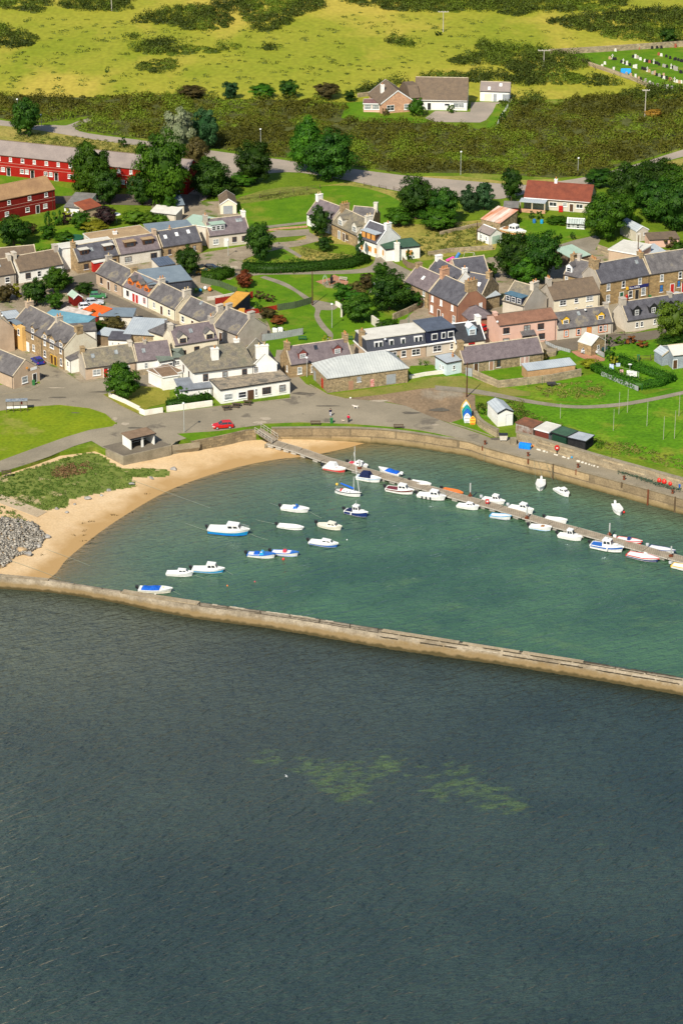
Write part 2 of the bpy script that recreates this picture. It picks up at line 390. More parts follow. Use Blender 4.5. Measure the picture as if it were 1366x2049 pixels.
PIERB = [(-60, 1139), (0, 1148), (95, 1157), (154, 1168), (243, 1182), (400, 1205), (600, 1232), (755, 1257), (760, 1255), (1000, 1295), (1168, 1321), (1366, 1353), (1500, 1376)]
PIERF = [(-60, 1170), (0, 1178), (102, 1186), (154, 1193), (243, 1208.5), (300, 1222), (400, 1240), (520, 1255), (600, 1268), (772, 1298), (1000, 1330), (1168, 1357), (1366, 1392), (1500, 1416)]
_PX = [G(x, y, WZ).x for x, y in PIERF]; _PY = [G(x, y, WZ).y for x, y in PIERF]
def bed(X, Y):
 d = shore_dist(X, Y)
 wob = .12 * np.sin(X * .23 + 1.7 * np.sin(Y * .11)) + .08 * np.sin(Y * .31 + X * .12)
 up = WZ + .09 * d + .03 * np.sin(X * .9) * np.minimum(np.abs(d) * .1, 1)
 dn = WZ + .065 * d + wob * np.minimum(np.abs(d) * .08, 1)
 z = np.clip(np.where(d > 0, up, dn), -6.5, -.06)
 return np.where(Y < np.interp(X, _PX, _PY) + 1.2, np.minimum(z, WZ - 1.6), z)
def bedz(x, y): return float(bed(np.array([float(x)]), np.array([float(y)]))[0])
def GB(px, py):
 """surveyed point on the sloping beach"""
 z = -1.5
 for _ in range(12):
  p = G(px, py, z); z = .5 * z + .5 * bedz(p.x, p.y)
 p = G(px, py, z); return Vector((p.x, p.y, bedz(p.x, p.y)))
xs = np.concatenate([np.arange(-420, -90, 12), np.arange(-90, 90, .7), np.arange(90, 420, 12)])
ys = np.concatenate([np.arange(-60, 400, 12), np.arange(400, 545, .7)])
XX, YY = np.meshgrid(xs, ys); ZZ = bed(XX, YY)
nx, ny = len(xs), len(ys)
gi = np.arange(nx * ny).reshape(ny, nx)
GQ = np.stack([gi[:-1, :-1], gi[:-1, 1:], gi[1:, 1:], gi[1:, :-1]], -1).reshape(-1, 4)
def sand_material():
 m = M_sand; nt = m.node_tree; N = nt.nodes; L = nt.links; b = N['Principled BSDF']; cur = b.inputs['Base Color'].links[0].from_socket
 tc = N.new('ShaderNodeTexCoord'); sx = N.new('ShaderNodeSeparateXYZ'); L.new(tc.outputs['Object'], sx.inputs[0])
 n = N.new('ShaderNodeTexNoise'); n.inputs['Scale'].default_value = .25; n.inputs['Detail'].default_value = 6; L.new(tc.outputs['Object'], n.inputs[0])
 ad = N.new('ShaderNodeMath'); ad.operation = 'MULTIPLY_ADD'; ad.inputs[1].default_value = .8; L.new(n.outputs[0], ad.inputs[0]); L.new(sx.outputs[2], ad.inputs[2])
 # wet sand at the water's edge, weed on the bed
 r = N.new('ShaderNodeMapRange'); r.inputs[1].default_value = WZ + .95; r.inputs[2].default_value = WZ + .55; L.new(ad.outputs[0], r.inputs[0])
 mx = N.new('ShaderNodeMix'); mx.data_type = 'RGBA'; L.new(r.outputs[0], mx.inputs[0]); L.new(cur, mx.inputs[6]); mx.inputs[7].default_value = (.40, .255, .11, 1); cur = mx.outputs[2]
 n2 = N.new('ShaderNodeTexNoise'); n2.inputs['Scale'].default_value = .16; n2.inputs['Detail'].default_value = 7; n2.inputs['Roughness'].default_value = .7; L.new(tc.outputs['Object'], n2.inputs[0])
 a2 = N.new('ShaderNodeMath'); a2.operation = 'MULTIPLY_ADD'; a2.inputs[1].default_value = 3.0; L.new(n2.outputs[0], a2.inputs[0]); L.new(sx.outputs[2], a2.inputs[2])
 r2 = N.new('ShaderNodeMapRange'); r2.inputs[1].default_value = WZ + .9; r2.inputs[2].default_value = WZ + .3; L.new(a2.outputs[0], r2.inputs[0])
 m3 = N.new('ShaderNodeMix'); m3.data_type = 'RGBA'; L.new(r2.outputs[0], m3.inputs[0]); L.new(cur, m3.inputs[6]); m3.inputs[7].default_value = (.09, .10, .05, 1); cur = m3.outputs[2]
 L.new(cur, b.inputs['Base Color'])
sand_material()
DUNE = [(-60, 968), (20, 950), (100, 924), (170, 902), (200, 904), (245, 926), (300, 922), (345, 924), (335, 934), (290, 938), (262, 940), (272, 956), (235, 962), (190, 974), (140, 986), (130, 1002), (100, 1008), (70, 1012), (36, 1004), (-60, 986)]
cxy = np.stack([XX, YY], -1).reshape(-1, 2)[GQ].mean(1); dmi = inside(cxy[:, 0], cxy[:, 1], [G(x, y, -.6) for x, y in DUNE]).astype(int)
o = npmesh('beach', np.stack([XX, YY, ZZ], -1).reshape(-1, 3), GQ, [M_sand, mat('dune_floor', (.17, .20, .045), (.11, .15, .03), s=.4, c3=(.42, .33, .18), s3=.35, t3=(.58, .68))], mi=dmi, smooth=True); tag(o, kind='structure')
# ---- water ----
def water_material():
 m = bpy.data.materials.new('water'); m.use_nodes = True; nt = m.node_tree; N = nt.nodes; L = nt.links; N.clear()
 out = N.new('ShaderNodeOutputMaterial'); tc = N.new('ShaderNodeTexCoord')
 hb = N.new('ShaderNodeAttribute'); hb.attribute_name = 'harbour'; dp = N.new('ShaderNodeAttribute'); dp.attribute_name = 'depth'
 def noise(scale, det, st=(1, 1, 1), rot=0., rough=.6, dist=0.):
  mr_ = N.new('ShaderNodeMapping'); mr_.inputs['Rotation'].default_value = (0, 0, -rot); L.new(tc.outputs['Object'], mr_.inputs[0]); mp = N.new('ShaderNodeMapping'); mp.inputs['Scale'].default_value = st; L.new(mr_.outputs[0], mp.inputs[0])
  n = N.new('ShaderNodeTexNoise'); n.inputs['Scale'].default_value = scale; n.inputs['Detail'].default_value = det; n.inputs['Roughness'].default_value = rough; n.inputs['Distortion'].default_value = dist
  L.new(mp.outputs[0], n.inputs[0]); return n.outputs[0]
 def ramp(x, a, b, c0=0., c1=1.):
  r = N.new('ShaderNodeMapRange'); r.inputs[1].default_value = a; r.inputs[2].default_value = b; r.inputs[3].default_value = c0; r.inputs[4].default_value = c1; L.new(x, r.inputs[0]); return r.outputs[0]
 def mix(f, a, b):
  x = N.new('ShaderNodeMix'); x.data_type = 'RGBA'
  if isinstance(f, float): x.inputs[0].default_value = f
  else: L.new(f, x.inputs[0])
  for k, c in ((6, a), (7, b)):
   if isinstance(c, tuple): x.inputs[k].default_value = hexs(c)
   else: L.new(c, x.inputs[k])
  return x.outputs[2]
 harb = mix(ramp(noise(.045, 6, (1, 1.6, 1), .3), .40, .62), (.038, .096, .056), (.062, .142, .074))
 harb = mix(ramp(noise(.12, 6, (1, 1.4, 1), .1), .58, .74), harb, (.08, .155, .07))
 sea = mix(ramp(noise(.03, 6, (1, 1.3, 1), -.2), .36, .64), (.023, .044, .046), (.040, .068, .062))
 bk = N.new('ShaderNodeAttribute'); bk.attribute_name = 'bank'; sea = mix(bk.outputs['Fac'], sea, (.12, .125, .09))
 patch = ramp(noise(.09, 6, (1, 1.5, 1), .2, .65), .66, .74)
 vs_ = N.new('ShaderNodeAttribute'); vs_.attribute_name = 'weed'; wn = N.new('ShaderNodeMath'); wn.operation = 'MULTIPLY_ADD'; L.new(vs_.outputs['Fac'], wn.inputs[0]); wn.inputs[1].default_value = .20; L.new(noise(.35, 5, (1, 1.8, 1), .2, .6), wn.inputs[2]); patch = ramp(wn.outputs[0], .66, .82, 0, .5)
 sea = mix(patch, sea, (.12, .19, .05))
 col = mix(hb.outputs['Fac'], sea, harb)
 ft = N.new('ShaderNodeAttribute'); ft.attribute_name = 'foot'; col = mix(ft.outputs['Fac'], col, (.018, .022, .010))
 sh = N.new('ShaderNodeMath'); sh.operation = 'MULTIPLY'; L.new(dp.outputs['Fac'], sh.inputs[0]); sh.inputs[1].default_value = -1.0
 sx_ = N.new('ShaderNodeMath'); sx_.operation = 'EXPONENT'; L.new(sh.outputs[0], sx_.inputs[0])
 col = mix(sx_.outputs[0], col, (.19, .225, .145))          # sand stirred up in the shallows
 d = N.new('ShaderNodeBsdfDiffuse'); L.new(col, d.inputs[0])
 # ripples: two crossing trains of wavelets and a fine chop
 a = noise(.95, 2, (.34, 1.1, 1), .62, .5, .6); b = noise(1.9, 4, (.5, 1.2, 1), .3, .6, .3); c = noise(.22, 2, (.4, 1.2, 1), .75)
 s1 = N.new('ShaderNodeMath'); s1.operation = 'MULTIPLY_ADD'; L.new(b, s1.inputs[0]); s1.inputs[1].default_value = .55; L.new(a, s1.inputs[2])
 s2 = N.new('ShaderNodeMath'); s2.operation = 'MULTIPLY_ADD'; L.new(c, s2.inputs[0]); s2.inputs[1].default_value = 1.0; L.new(s1.outputs[0], s2.inputs[2])
 bp = N.new('ShaderNodeBump'); bp.inputs['Strength'].default_value = 1.0
 L.new(ramp(hb.outputs['Fac'], 0, 1, 2.1, 1.0), bp.inputs['Distance']); L.new(s2.outputs[0], bp.inputs['Height'])
 L.new(bp.outputs[0], d.inputs['Normal'])
 bp2 = N.new('ShaderNodeBump'); bp2.inputs['Strength'].default_value = 1.0; L.new(ramp(hb.outputs['Fac'], 0, 1, .27, .15), bp2.inputs['Distance']); L.new(s2.outputs[0], bp2.inputs['Height'])
 t = N.new('ShaderNodeBsdfTransparent'); t.inputs[0].default_value = (.93, .98, .95, 1)
 m1 = N.new('ShaderNodeMixShader')
 e = N.new('ShaderNodeMath'); e.operation = 'MULTIPLY'; L.new(dp.outputs['Fac'], e.inputs[0]); e.inputs[1].default_value = -2.6
 ex = N.new('ShaderNodeMath'); ex.operation = 'EXPONENT'; L.new(e.outputs[0], ex.inputs[0])
 L.new(ex.outputs[0], m1.inputs[0]); L.new(d.outputs[0], m1.inputs[1]); L.new(t.outputs[0], m1.inputs[2])
 g = N.new('ShaderNodeBsdfGlossy'); g.inputs['Roughness'].default_value = .03; g.inputs[0].default_value = (.70, .86, 1, 1); L.new(bp2.outputs[0], g.inputs['Normal'])
 fr = N.new('ShaderNodeFresnel'); fr.inputs['IOR'].default_value = 1.33; L.new(bp2.outputs[0], fr.inputs['Normal'])
 m2 = N.new('ShaderNodeMixShader'); L.new(fr.outputs[0], m2.inputs[0]); L.new(m1.outputs[0], m2.inputs[1]); L.new(g.outputs[0], m2.inputs[2])
 L.new(m2.outputs[0], out.inputs[0]); return m
wx = np.concatenate([np.arange(-420, -90, 15), np.arange(-90, 90, 1.2), np.arange(90, 421, 15)]); wy = np.concatenate([np.arange(-60, 280, 15), np.arange(280, 560, 1.2)])
WX, WY = np.meshgrid(wx, wy); wi = np.arange(WX.size).reshape(WX.shape)
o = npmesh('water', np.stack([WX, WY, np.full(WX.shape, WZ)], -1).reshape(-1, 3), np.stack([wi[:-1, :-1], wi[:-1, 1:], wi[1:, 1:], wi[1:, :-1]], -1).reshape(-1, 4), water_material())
dep = WZ - bed(WX, WY)
pb = [G(x, y, WZ) for x, y in PIERB]; yl = np.interp(WX, [p.x for p in pb], [p.y for p in pb])
hb = np.clip((WY - yl) / 6 + .9, 0, 1)
def near(px, rng_):
 P = [G(x, y, WZ) for x, y in px]; XY = np.stack([WX, WY], -1); best = np.full(WX.shape, 1e9)
 for a, b in zip(P[:-1], P[1:]):
  a = np.array((a.x, a.y)); d = np.array((b.x, b.y)) - a; t = np.clip(((XY - a) @ d) / (d @ d), 0, 1); best = np.minimum(best, np.hypot(*np.moveaxis(XY - a - t[..., None] * d, -1, 0)))
 return np.exp(-(best / rng_) ** 2)
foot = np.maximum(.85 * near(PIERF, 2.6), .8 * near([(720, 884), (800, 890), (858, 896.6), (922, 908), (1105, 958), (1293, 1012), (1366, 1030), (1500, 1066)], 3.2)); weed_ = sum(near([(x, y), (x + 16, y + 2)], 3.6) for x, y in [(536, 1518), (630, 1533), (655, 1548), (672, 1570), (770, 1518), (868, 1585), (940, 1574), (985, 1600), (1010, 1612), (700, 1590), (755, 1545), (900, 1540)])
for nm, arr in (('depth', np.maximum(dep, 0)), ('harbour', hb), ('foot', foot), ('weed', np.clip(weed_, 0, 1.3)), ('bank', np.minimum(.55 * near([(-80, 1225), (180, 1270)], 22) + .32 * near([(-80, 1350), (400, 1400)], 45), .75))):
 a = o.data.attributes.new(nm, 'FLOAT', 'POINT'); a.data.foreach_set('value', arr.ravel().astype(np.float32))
tag(o, kind='structure')
# ---- the land plate ----
COAST = [(-60, 968), (0, 948), (60, 928), (120, 905), (190, 893), (212, 900), (247, 914), (343, 892), (356, 880), (383, 884), (440, 873), (491, 862), (512, 860), (543, 858), (600, 857), (640, 857), (700, 857.5), (768, 861), (845, 870), (880, 876), (937, 885), (970, 896), (1056, 919), (1105, 929), (1186, 951), (1296, 980.6), (1366, 1000), (1440, 1021)]
cw = [G(x, y) for x, y in COAST[:13] + smooth_px(COAST[13:], 5)]
land = [(p.x, p.y) for p in cw] + [(130, cw[-1].y - 14), (2600, cw[-1].y - 14), (2600, 9000), (-2600, 9000), (-2600, cw[0].y), (-130, cw[0].y)]
mb = MB(); mb.prism(land, -8, 0); o = mb.build('ground', M_green); tag(o, kind='structure')
# harbour wall and sea walls stand 5 cm proud of the plate
def facewall(name, px, z0, z1, t, m, label, cat, cope=M_conc, zc=.06):
 P = [G(x, y) for x, y in px]; mb = MB()
 A = offs(P, -.06); B = offs(P, t); n = len(P); vs = []
 for a, b in zip(A, B): vs += [(a.x, a.y, z0), (a.x, a.y, z1), (b.x, b.y, z1), (b.x, b.y, z0)]
 fs = []
 for i in range(n - 1):
  for k in range(4): fs.append((4 * i + k, 4 * i + (k + 1) % 4, 4 * i + 4 + (k + 1) % 4, 4 * i + 4 + k))
 fs += [(0, 3, 2, 1), (4 * n - 4, 4 * n - 3, 4 * n - 2, 4 * n - 1)]
 mb.add(vs, [f[::-1] for f in fs]); o = mb.build(name, m); tag(o, label, cat)
 return o
qpx = smooth_px(COAST[13:], 5)
quay = facewall('harbour_wall', qpx, -7, .10, .75, M_quay, 'long curved stone quay wall round the back of the harbour', 'quay')
m_ = MB(); P = [G(x, y) for x, y in qpx]; ribbon(m_, offs(P, .30), .06, .82, .102); m_.build('coping', M_conc, quay)
M_rust = mat('rust', (.20, .06, .025), (.10, .035, .02), s=2, s2=9, v2=.2); M_dkmetal = paint('dark_metal', (.05, .045, .045))
for x, y, fh in [(965, 894, .9), (1056, 919.5, 1.0), (1106, 929.5, 4.25), (1152, 941, 1.1), (1243, 966.5, 1.0), (1296, 981, 4.25), (1350, 995.5, 3.4)]:      # timber fender posts and ladders down the face
 p = G(x, y, 0); mb = MB(); mb.cbox((p.x - .05, p.y - .16, .22 - fh), .26, .2, fh); mb.build('fender_post', M_rust if x % 4 < 2 else mat('old_timber', (.12, .085, .05), s=1), quay)
for x, y in [(970, 893.5), (1056, 917), (1156, 940), (1248, 964.5), (1345, 992)]:
 p = G(x, y - 1, .02); mb = MB(); mb.lathe([(.26, 0), (.22, .12), (.16, .2), (.17, .5), (.3, .58), (.3, .68), (.1, .75)], (0, 0, 0), 10)
 b = mb.build('bollard', M_rust, loc=(p.x, p.y + .7, .16)); tag(b, 'rusty iron mooring bollard on the edge of the stone quay', 'bollard', 'mooring bollards along the quay edge')
sw = facewall('sea_wall', COAST[9:13], -4.5, .06, .5, M_seaw, 'low stone sea wall under the grass verge behind the beach', 'sea wall')
sw = facewall('sea_wall', COAST[5:9], -4.5, .06, .5, M_conc, 'pale concrete retaining wall in front of the white shelter', 'sea wall')
# concrete apron running down from the shelter to the sand
a_ = [G(343, 891, .0), G(400, 884, .0)]; b_ = [GB(352, 908), GB(392, 900)]
mb = MB(); mb.add([(p.x, p.y, p.z + .03) for p in (a_[0], a_[1], b_[1], b_[0])] + [(p.x, p.y, p.z - 1.2) for p in (a_[0], a_[1], b_[1], b_[0])], [(0, 3, 2, 1), (4, 5, 6, 7), (0, 1, 5, 4), (1, 2, 6, 5), (2, 3, 7, 6), (3, 0, 4, 7)])
tag(mb.build('ramp', M_conc), 'sloping concrete ramp from the promenade to the sand', 'ramp', kind='structure')
# ---- breakwater ----
def pier():
 rng = np.random.default_rng(3); bx = [p[0] for p in PIERB]; by = [p[1] for p in PIERB]; fx = [p[0] for p in PIERF]; fy = [p[1] for p in PIERF]
 ZT = -1.25; rows = []; px = -60.
 while px <= 1500:
  b = G(px, np.interp(px, bx, by), ZT); f = G(px, np.interp(px, fx, fy), WZ)
  n = Vector((f.x - b.x, f.y - b.y, 0)); j = lambda s: float(rng.normal(0, s))
  late = px > 756; left = px < 110
  e = lambda a, z: (b.x + n.x * a, b.y + n.y * a, z)
  if left: pr = [(-.02, -7), (0, ZT + .1), (.55, ZT + .1 + j(.01)), (.58, ZT - .1), (.9, WZ + .5), (1.0, WZ), (1.25, -7)]
  if late: up = .42; pr = [(-.02, -7), (0, ZT - .45 + j(.03)), (.13, ZT - .45 + j(.03)), (.14, ZT + j(.02)), (up, ZT + j(.02)), (up + .02 + j(.006), ZT - .42 + j(.04)), (.60 + j(.012), ZT - .46 + j(.05)), (.64 + j(.015), ZT - .85 + j(.08)), (.80 + j(.015), ZT - 1.0 + j(.07)), (.9 + j(.02), WZ + .3 + j(.08)), (1.0 + j(.02), WZ), (1.3, -7)]
  else: pr = [(-.02, -7), (0, ZT + j(.015)), (.1, ZT + j(.01)), (.3, ZT + j(.02)), (.50, ZT + j(.02)), (.56 + j(.008), ZT - .08 + j(.02)), (.6 + j(.01), ZT - .45 + j(.04)), (.68 + j(.012), ZT - .55 + j(.05)), (.75 + j(.015), ZT - 1.0 + j(.07)), (.86 + j(.02), WZ + .45 + j(.06)), (.97 + j(.02), WZ), (1.25, -7)]
  if left:
   while len(pr) < 12: pr.insert(2, (pr[1][0] + .05 * (len(pr) - 6), ZT + .1))
  rows.append([e(*q) for q in pr]); px += 6
 k = 12; V = np.array(rows).reshape(-1, 3); n = len(rows)
 Q = [(i * k + q, i * k + q + 1, (i + 1) * k + q + 1, (i + 1) * k + q) for i in range(n - 1) for q in range(k - 1)]
 o = npmesh('breakwater', V, np.array(Q), M_pier); tag(o, 'long old stone breakwater with stepped top between harbour and sea', 'breakwater')
 for x in [40, 98, 150, 205, 243, 300, 345, 400, 455, 520, 580, 640, 700, 756, 820, 880, 930, 985, 1040, 1100, 1168, 1230, 1290]:
  b = G(x, np.interp(x, bx, by), ZT); f = G(x + random.uniform(-4, 4), np.interp(x, fx, fy), WZ); d = f - b; jm = MB(); lo = .16 if x > 756 else .04; a_ = Vector((b.x + d.x * lo, b.y + d.y * lo, ZT + .012)); c_ = Vector((b.x + d.x * .44, b.y + d.y * .44, ZT + .012)); ribbon(jm, [a_, c_], .03, random.uniform(.06, .2)); jm.build('joint', mat('joint_ledge_shade', (.07, .058, .04), s=2), o)
 def lines(a0, z0, x0, x1, wd, m, nm, keep=.8, ja=.012):
  x = x0
  while x < x1:
   L = random.uniform(14, 60)
   if random.random() < keep:
    P = []
    for q in np.arange(x, min(x + L, x1) + .1, 5):
     b = G(q, np.interp(q, bx, by), ZT); f = G(q, np.interp(q, fx, fy), WZ); a = a0 + random.gauss(0, ja); P.append(Vector((b.x + (f.x - b.x) * a, b.y + (f.y - b.y) * a, z0)))
    if len(P) > 1: k = MB(); ribbon(k, P, .05, wd * random.uniform(.7, 1.3), 0); k.build(nm, m, o)
   x += L
 dj = mat('joint_ledge_shade', (.07, .058, .04), s=2); pe = mat('pale_worn_stone', (.50, .44, .34), (.36, .31, .23), s=1.5)  # dark lines: cracks, plus shade painted in along the ledge steps
 lines(.47, ZT + .0, 398, 756, .16, dj, 'crack_ledge_shade'); lines(.30, ZT + .02, 420, 756, .12, dj, 'crack_ledge_shade', .4); lines(.08, ZT + .02, 400, 756, .3, pe, 'worn_edge', .5)
 lines(.43, ZT + .0, 756, 1400, .18, dj, 'crack_ledge_shade', .9, .006); lines(.155, ZT + .01, 756, 1400, .14, dj, 'crack_ledge_shade', .8, .004); lines(.06, ZT - .43, 760, 1400, .3, pe, 'worn_edge', .6, .01); lines(.50, ZT - .40, 760, 1400, .25, pe, 'worn_edge', .5, .01); lines(.62, ZT - .46, 760, 1400, .2, dj, 'crack_ledge_shade', .7, .008); lines(.28, ZT + .01, 900, 1400, .1, dj, 'crack_ledge_shade', .4, .01)
 # patches of newer concrete capping
 for x0, x1, a0, a1, h in ((4, 98, .08, .5, .0), (246, 398, .05, .42, .14), (765, 918, .17, .40, .10), (925, 1038, .17, .36, .07), (1045, 1166, .17, .39, .12)):
  P = []
  for x in np.linspace(x0, x1, 12):
   b = G(x, np.interp(x, bx, by), ZT); f = G(x, np.interp(x, fx, fy), WZ); q = b + (f - b) * ((a0 + a1) / 2); q.z = ZT + .06; P.append(q); wd = (f - b).xy.length
  mc = MB(); ribbon(mc, P, h + .08, wd * (a1 - a0), -.02)
  mc.build('concrete_cap', mat('pier_concrete', (.36, .295, .20), (.24, .19, .125), s=.4, s2=3, bump=.4, v2=.18), o)
pier()
# ---- sheets: roads, lawns, yards ----
S = sheet
S('field', [(-900, 196), (100, 197), (430, 200), (700, 205), (1050, 200), (1366, 192), (2300, 190), (3300, -60), (3300, -900), (-2000, -900), (-2000, -60)], .012, M_field)
S('field', [(-400, 245), (0, 243), (90, 262), (180, 275), (300, 287), (360, 300), (360, 345), (250, 330), (100, 312), (20, 300), (-400, 300)], .012, M_dry)
S('field', [(590, 480), (700, 440), (860, 450), (960, 440), (1000, 470), (990, 500), (940, 505), (860, 520), (840, 522), (800, 500)], .014, M_dry)
S('verge', [(700, 345), (800, 353), (920, 352), (1000, 362), (1100, 358), (1140, 365), (1050, 378), (990, 374), (900, 366), (760, 352)], .02, M_dry)
S('verge', [(1180, 362), (1240, 345), (1366, 316), (1500, 290), (1500, 345), (1366, 350), (1280, 352)], .02, M_dry)
S('verge', [(640, 372), (705, 364), (795, 384), (800, 400), (760, 402), (700, 400), (640, 392)], .02, M_dry)
S('lawn', [(455, 395), (560, 380), (700, 372), (795, 400), (795, 440), (720, 450), (620, 455), (545, 460), (500, 455), (480, 430)], .03, M_lawn, smooth=4)
S('verge', [(500, 388), (560, 375), (620, 374), (640, 384), (560, 397), (480, 408), (460, 405)], .036, mat('rough_grass', (.19, .20, .04), (.12, .15, .025), s=.2, s2=1.5, bump=.5), smooth=3)
S('yard', [(-200, 520), (-200, 690), (30, 745), (170, 770), (300, 780), (600, 745), (1030, 730), (1366, 640), (1500, 600), (1500, 480), (1366, 500), (1100, 500), (860, 530), (850, 560), (820, 620), (700, 690), (560, 700), (520, 610), (400, 520), (360, 495), (330, 475), (240, 470), (120, 520)], .012, M_yard)
S('yard', [(300, 410), (480, 400), (500, 440), (440, 455), (330, 450)], .016, M_yard)
S('road', [(-200, 748), (-40, 762), (0, 770), (60, 768), (165, 764), (235, 752), (270, 748), (310, 742), (330, 760), (300, 770), (252, 776), (205, 790), (240, 812), (285, 834), (330, 826), (425, 814), (500, 806), (580, 796), (580, 770), (548, 742), (553, 700), (575, 700), (590, 745), (612, 768), (655, 789), (690, 797), (760, 803), (812, 812), (848, 828), (900, 848), (960, 868), (990, 880), (1010, 874), (1063, 889), (1130, 906), (1205, 931), (1290, 957), (1366, 976), (1440, 1000), (1440, 1018), (1366, 998), (1296, 978.5), (1186, 949), (1056, 917), (970, 894), (937, 883), (880, 870), (845, 862), (768, 855), (700, 850), (640, 847), (543, 848), (500, 853), (450, 861), (400, 868), (345, 886), (330, 893), (250, 912), (205, 895), (180, 880), (215, 870), (232, 858), (235, 845), (212, 828), (180, 817), (120, 812), (60, 815), (0, 822), (-200, 835)], .05, M_road)
S('road', [(-200, 610), (-30, 668), (23, 694), (80, 722), (129, 745), (165, 765), (100, 778), (82, 770), (74, 745), (30, 722), (-30, 690), (-200, 640)], .055, M_road)
S('road', [(-200, 590), (-20, 582), (30, 578), (127, 557), (155, 552), (192, 545), (225, 535), (290, 530), (350, 520), (410, 505), (460, 497), (500, 490), (545, 486), (590, 482), (612, 478), (612, 470), (560, 465), (540, 460), (615, 462), (645, 480), (600, 492), (560, 498), (510, 510), (486, 520), (486, 545), (460, 560), (420, 552), (300, 548), (250, 560), (192, 560), (150, 565), (60, 600), (-200, 640)], .045, M_yard)
S('street', [(122, 558), (192, 543), (196, 575), (250, 600), (300, 625), (352, 652), (400, 672), (380, 690), (345, 670), (300, 645), (262, 622), (215, 605), (150, 590), (128, 572)], .05, M_dark)
S('path', [(-60, 932), (0, 920), (60, 900), (130, 875), (190, 857), (232, 848), (238, 862), (215, 873), (150, 892), (100, 913), (50, 930), (0, 945), (-60, 960)], .058, M_road, smooth=2)
S('village_green', [(-200, 812), (0, 822), (60, 814), (120, 810), (180, 817), (212, 828), (233, 846), (225, 853), (180, 860), (130, 875), (60, 900), (0, 922), (-200, 960)], .062, mat('green_turf', (.185, .235, .009), (.125, .19, .008), s=.14, s2=1.4, bump=.4, c3=(.27, .24, .06), s3=.10, t3=(.54, .7), v2=.18, bdist=.1))
S('lawn', [(205, 790), (240, 779), (285, 772), (340, 778), (340, 805), (300, 814), (285, 826), (278, 828), (240, 812)], .062, mat('yellow_turf', (.24, .22, .035), (.16, .17, .02), s=.2, s2=2, bump=.3, v2=.16))
S('verge', [(355, 868), (380, 866), (440, 862), (490, 854), (492, 859), (440, 871), (384, 882)], .062, M_lawn)
S('verge', [(524, 848), (600, 845), (700, 848), (768, 853), (810, 857), (845, 862), (880, 869), (933, 881), (937, 884), (880, 875), (845, 869), (768, 860), (700, 856.6), (640, 856), (600, 856), (543, 857)], .064, M_lawn)
S('verge', [(899, 846), (925, 838), (955, 840), (975, 857), (990, 870), (985, 874), (950, 862)], .064, M_lawn)
S('bare_ground', [(640, 790), (700, 788), (800, 778), (868, 770), (950, 778), (950, 812), (960, 835), (930, 838), (898, 846), (850, 830), (812, 812), (765, 802), (690, 798)], .035, M_dirt)
S('verge', [(655, 789), (740, 778), (815, 768), (870, 754), (925, 752), (990, 772), (1060, 784), (1060, 792), (960, 793), (880, 775), (840, 778), (760, 790), (690, 797)], .056, mat('worn_grass', (.22, .20, .05), (.14, .17, .025), s=.2, s2=2, bump=.3, v2=.16))
S('meadow', [(960, 810), (1100, 806), (1200, 806), (1300, 795), (1400, 780), (1500, 775), (1500, 985), (1366, 940), (1210, 908), (1080, 868), (1030, 850), (960, 835)], .03, M_bright)
S('meadow', [(870, 752), (960, 742), (1060, 775), (1140, 758), (1200, 745), (1290, 790), (1366, 772), (1500, 760), (1500, 778), (1366, 790), (1290, 801), (1180, 806), (1080, 800), (980, 784)], .022, M_bright)
S('track', smooth_px([(870, 771), (960, 780), (1066, 801), (1150, 811), (1230, 807), (1300, 796), (1366, 782), (1440, 768)], 4) + smooth_px([(1440, 776), (1366, 789), (1300, 803), (1230, 814), (1150, 817), (1066, 808), (960, 789), (870, 780)], 4), .068, M_path)
S('garden', [(925, 745), (1080, 722), (1110, 703), (1170, 722), (1160, 745), (1060, 773), (1000, 755)], .03, M_lawn)
S('garden', [(820, 732), (865, 730), (890, 745), (850, 754), (815, 755)], .03, M_lawn)
S('garden', [(1110, 703), (1200, 685), (1366, 660), (1500, 650), (1500, 765), (1366, 775), (1285, 780), (1200, 748), (1130, 722)], .028, M_bright)
S('car_park', [(1086, 682), (1215, 668), (1260, 668), (1366, 652), (1500, 636), (1500, 655), (1366, 668), (1240, 690), (1210, 697), (1130, 702), (1095, 695)], .05, M_dark)
S('patio', [(1141, 703), (1168, 699), (1210, 718), (1208, 722), (1186, 725), (1155, 713)], .072, M_pavers)
S('park', [(430, 560), (480, 548), (560, 545), (740, 543), (790, 560), (830, 620), (780, 668), (700, 690), (640, 705), (540, 715), (528, 690), (560, 640), (520, 620), (470, 600), (420, 575)], .03, M_lawn)
S('park', [(540, 490), (560, 488), (610, 515), (720, 530), (700, 545), (560, 540), (500, 538)], .03, M_lawn)
S('field', [(590, 490), (650, 505), (705, 510), (715, 522), (640, 525), (590, 515)], .034, M_dry)
S('path', smooth_px([(458, 551), (520, 543), (600, 543), (700, 540), (740, 532), (750, 515), (735, 505), (765, 508), (790, 527), (850, 560), (830, 585), (800, 560), (770, 545)], 3) + smooth_px([(740, 545), (690, 548), (600, 549), (520, 550), (480, 556)], 3), .05, M_path)
S('path', smooth_px([(530, 552), (570, 565), (600, 583), (625, 600), (642, 616), (639, 632), (652, 652), (666, 668), (664, 682)], 4) + smooth_px([(652, 682), (655, 670), (640, 654), (629, 634), (630, 616), (610, 600), (590, 584), (560, 569), (520, 555)], 4), .055, M_path)
S('path', smooth_px([(630, 600), (660, 606), (680, 612)], 2) + smooth_px([(668, 620), (640, 620), (622, 610)], 2), .059, M_path)
S('paving', [(631, 563), (660, 556), (668, 549), (697, 563), (694, 570), (664, 577)], .06, M_pavers)
S('path', [(548, 486), (556, 484), (590, 503), (604, 512), (600, 516), (580, 505)], .05, M_path)
S('path', [(530, 452), (612, 443), (614, 447), (534, 457)], .05, M_path)
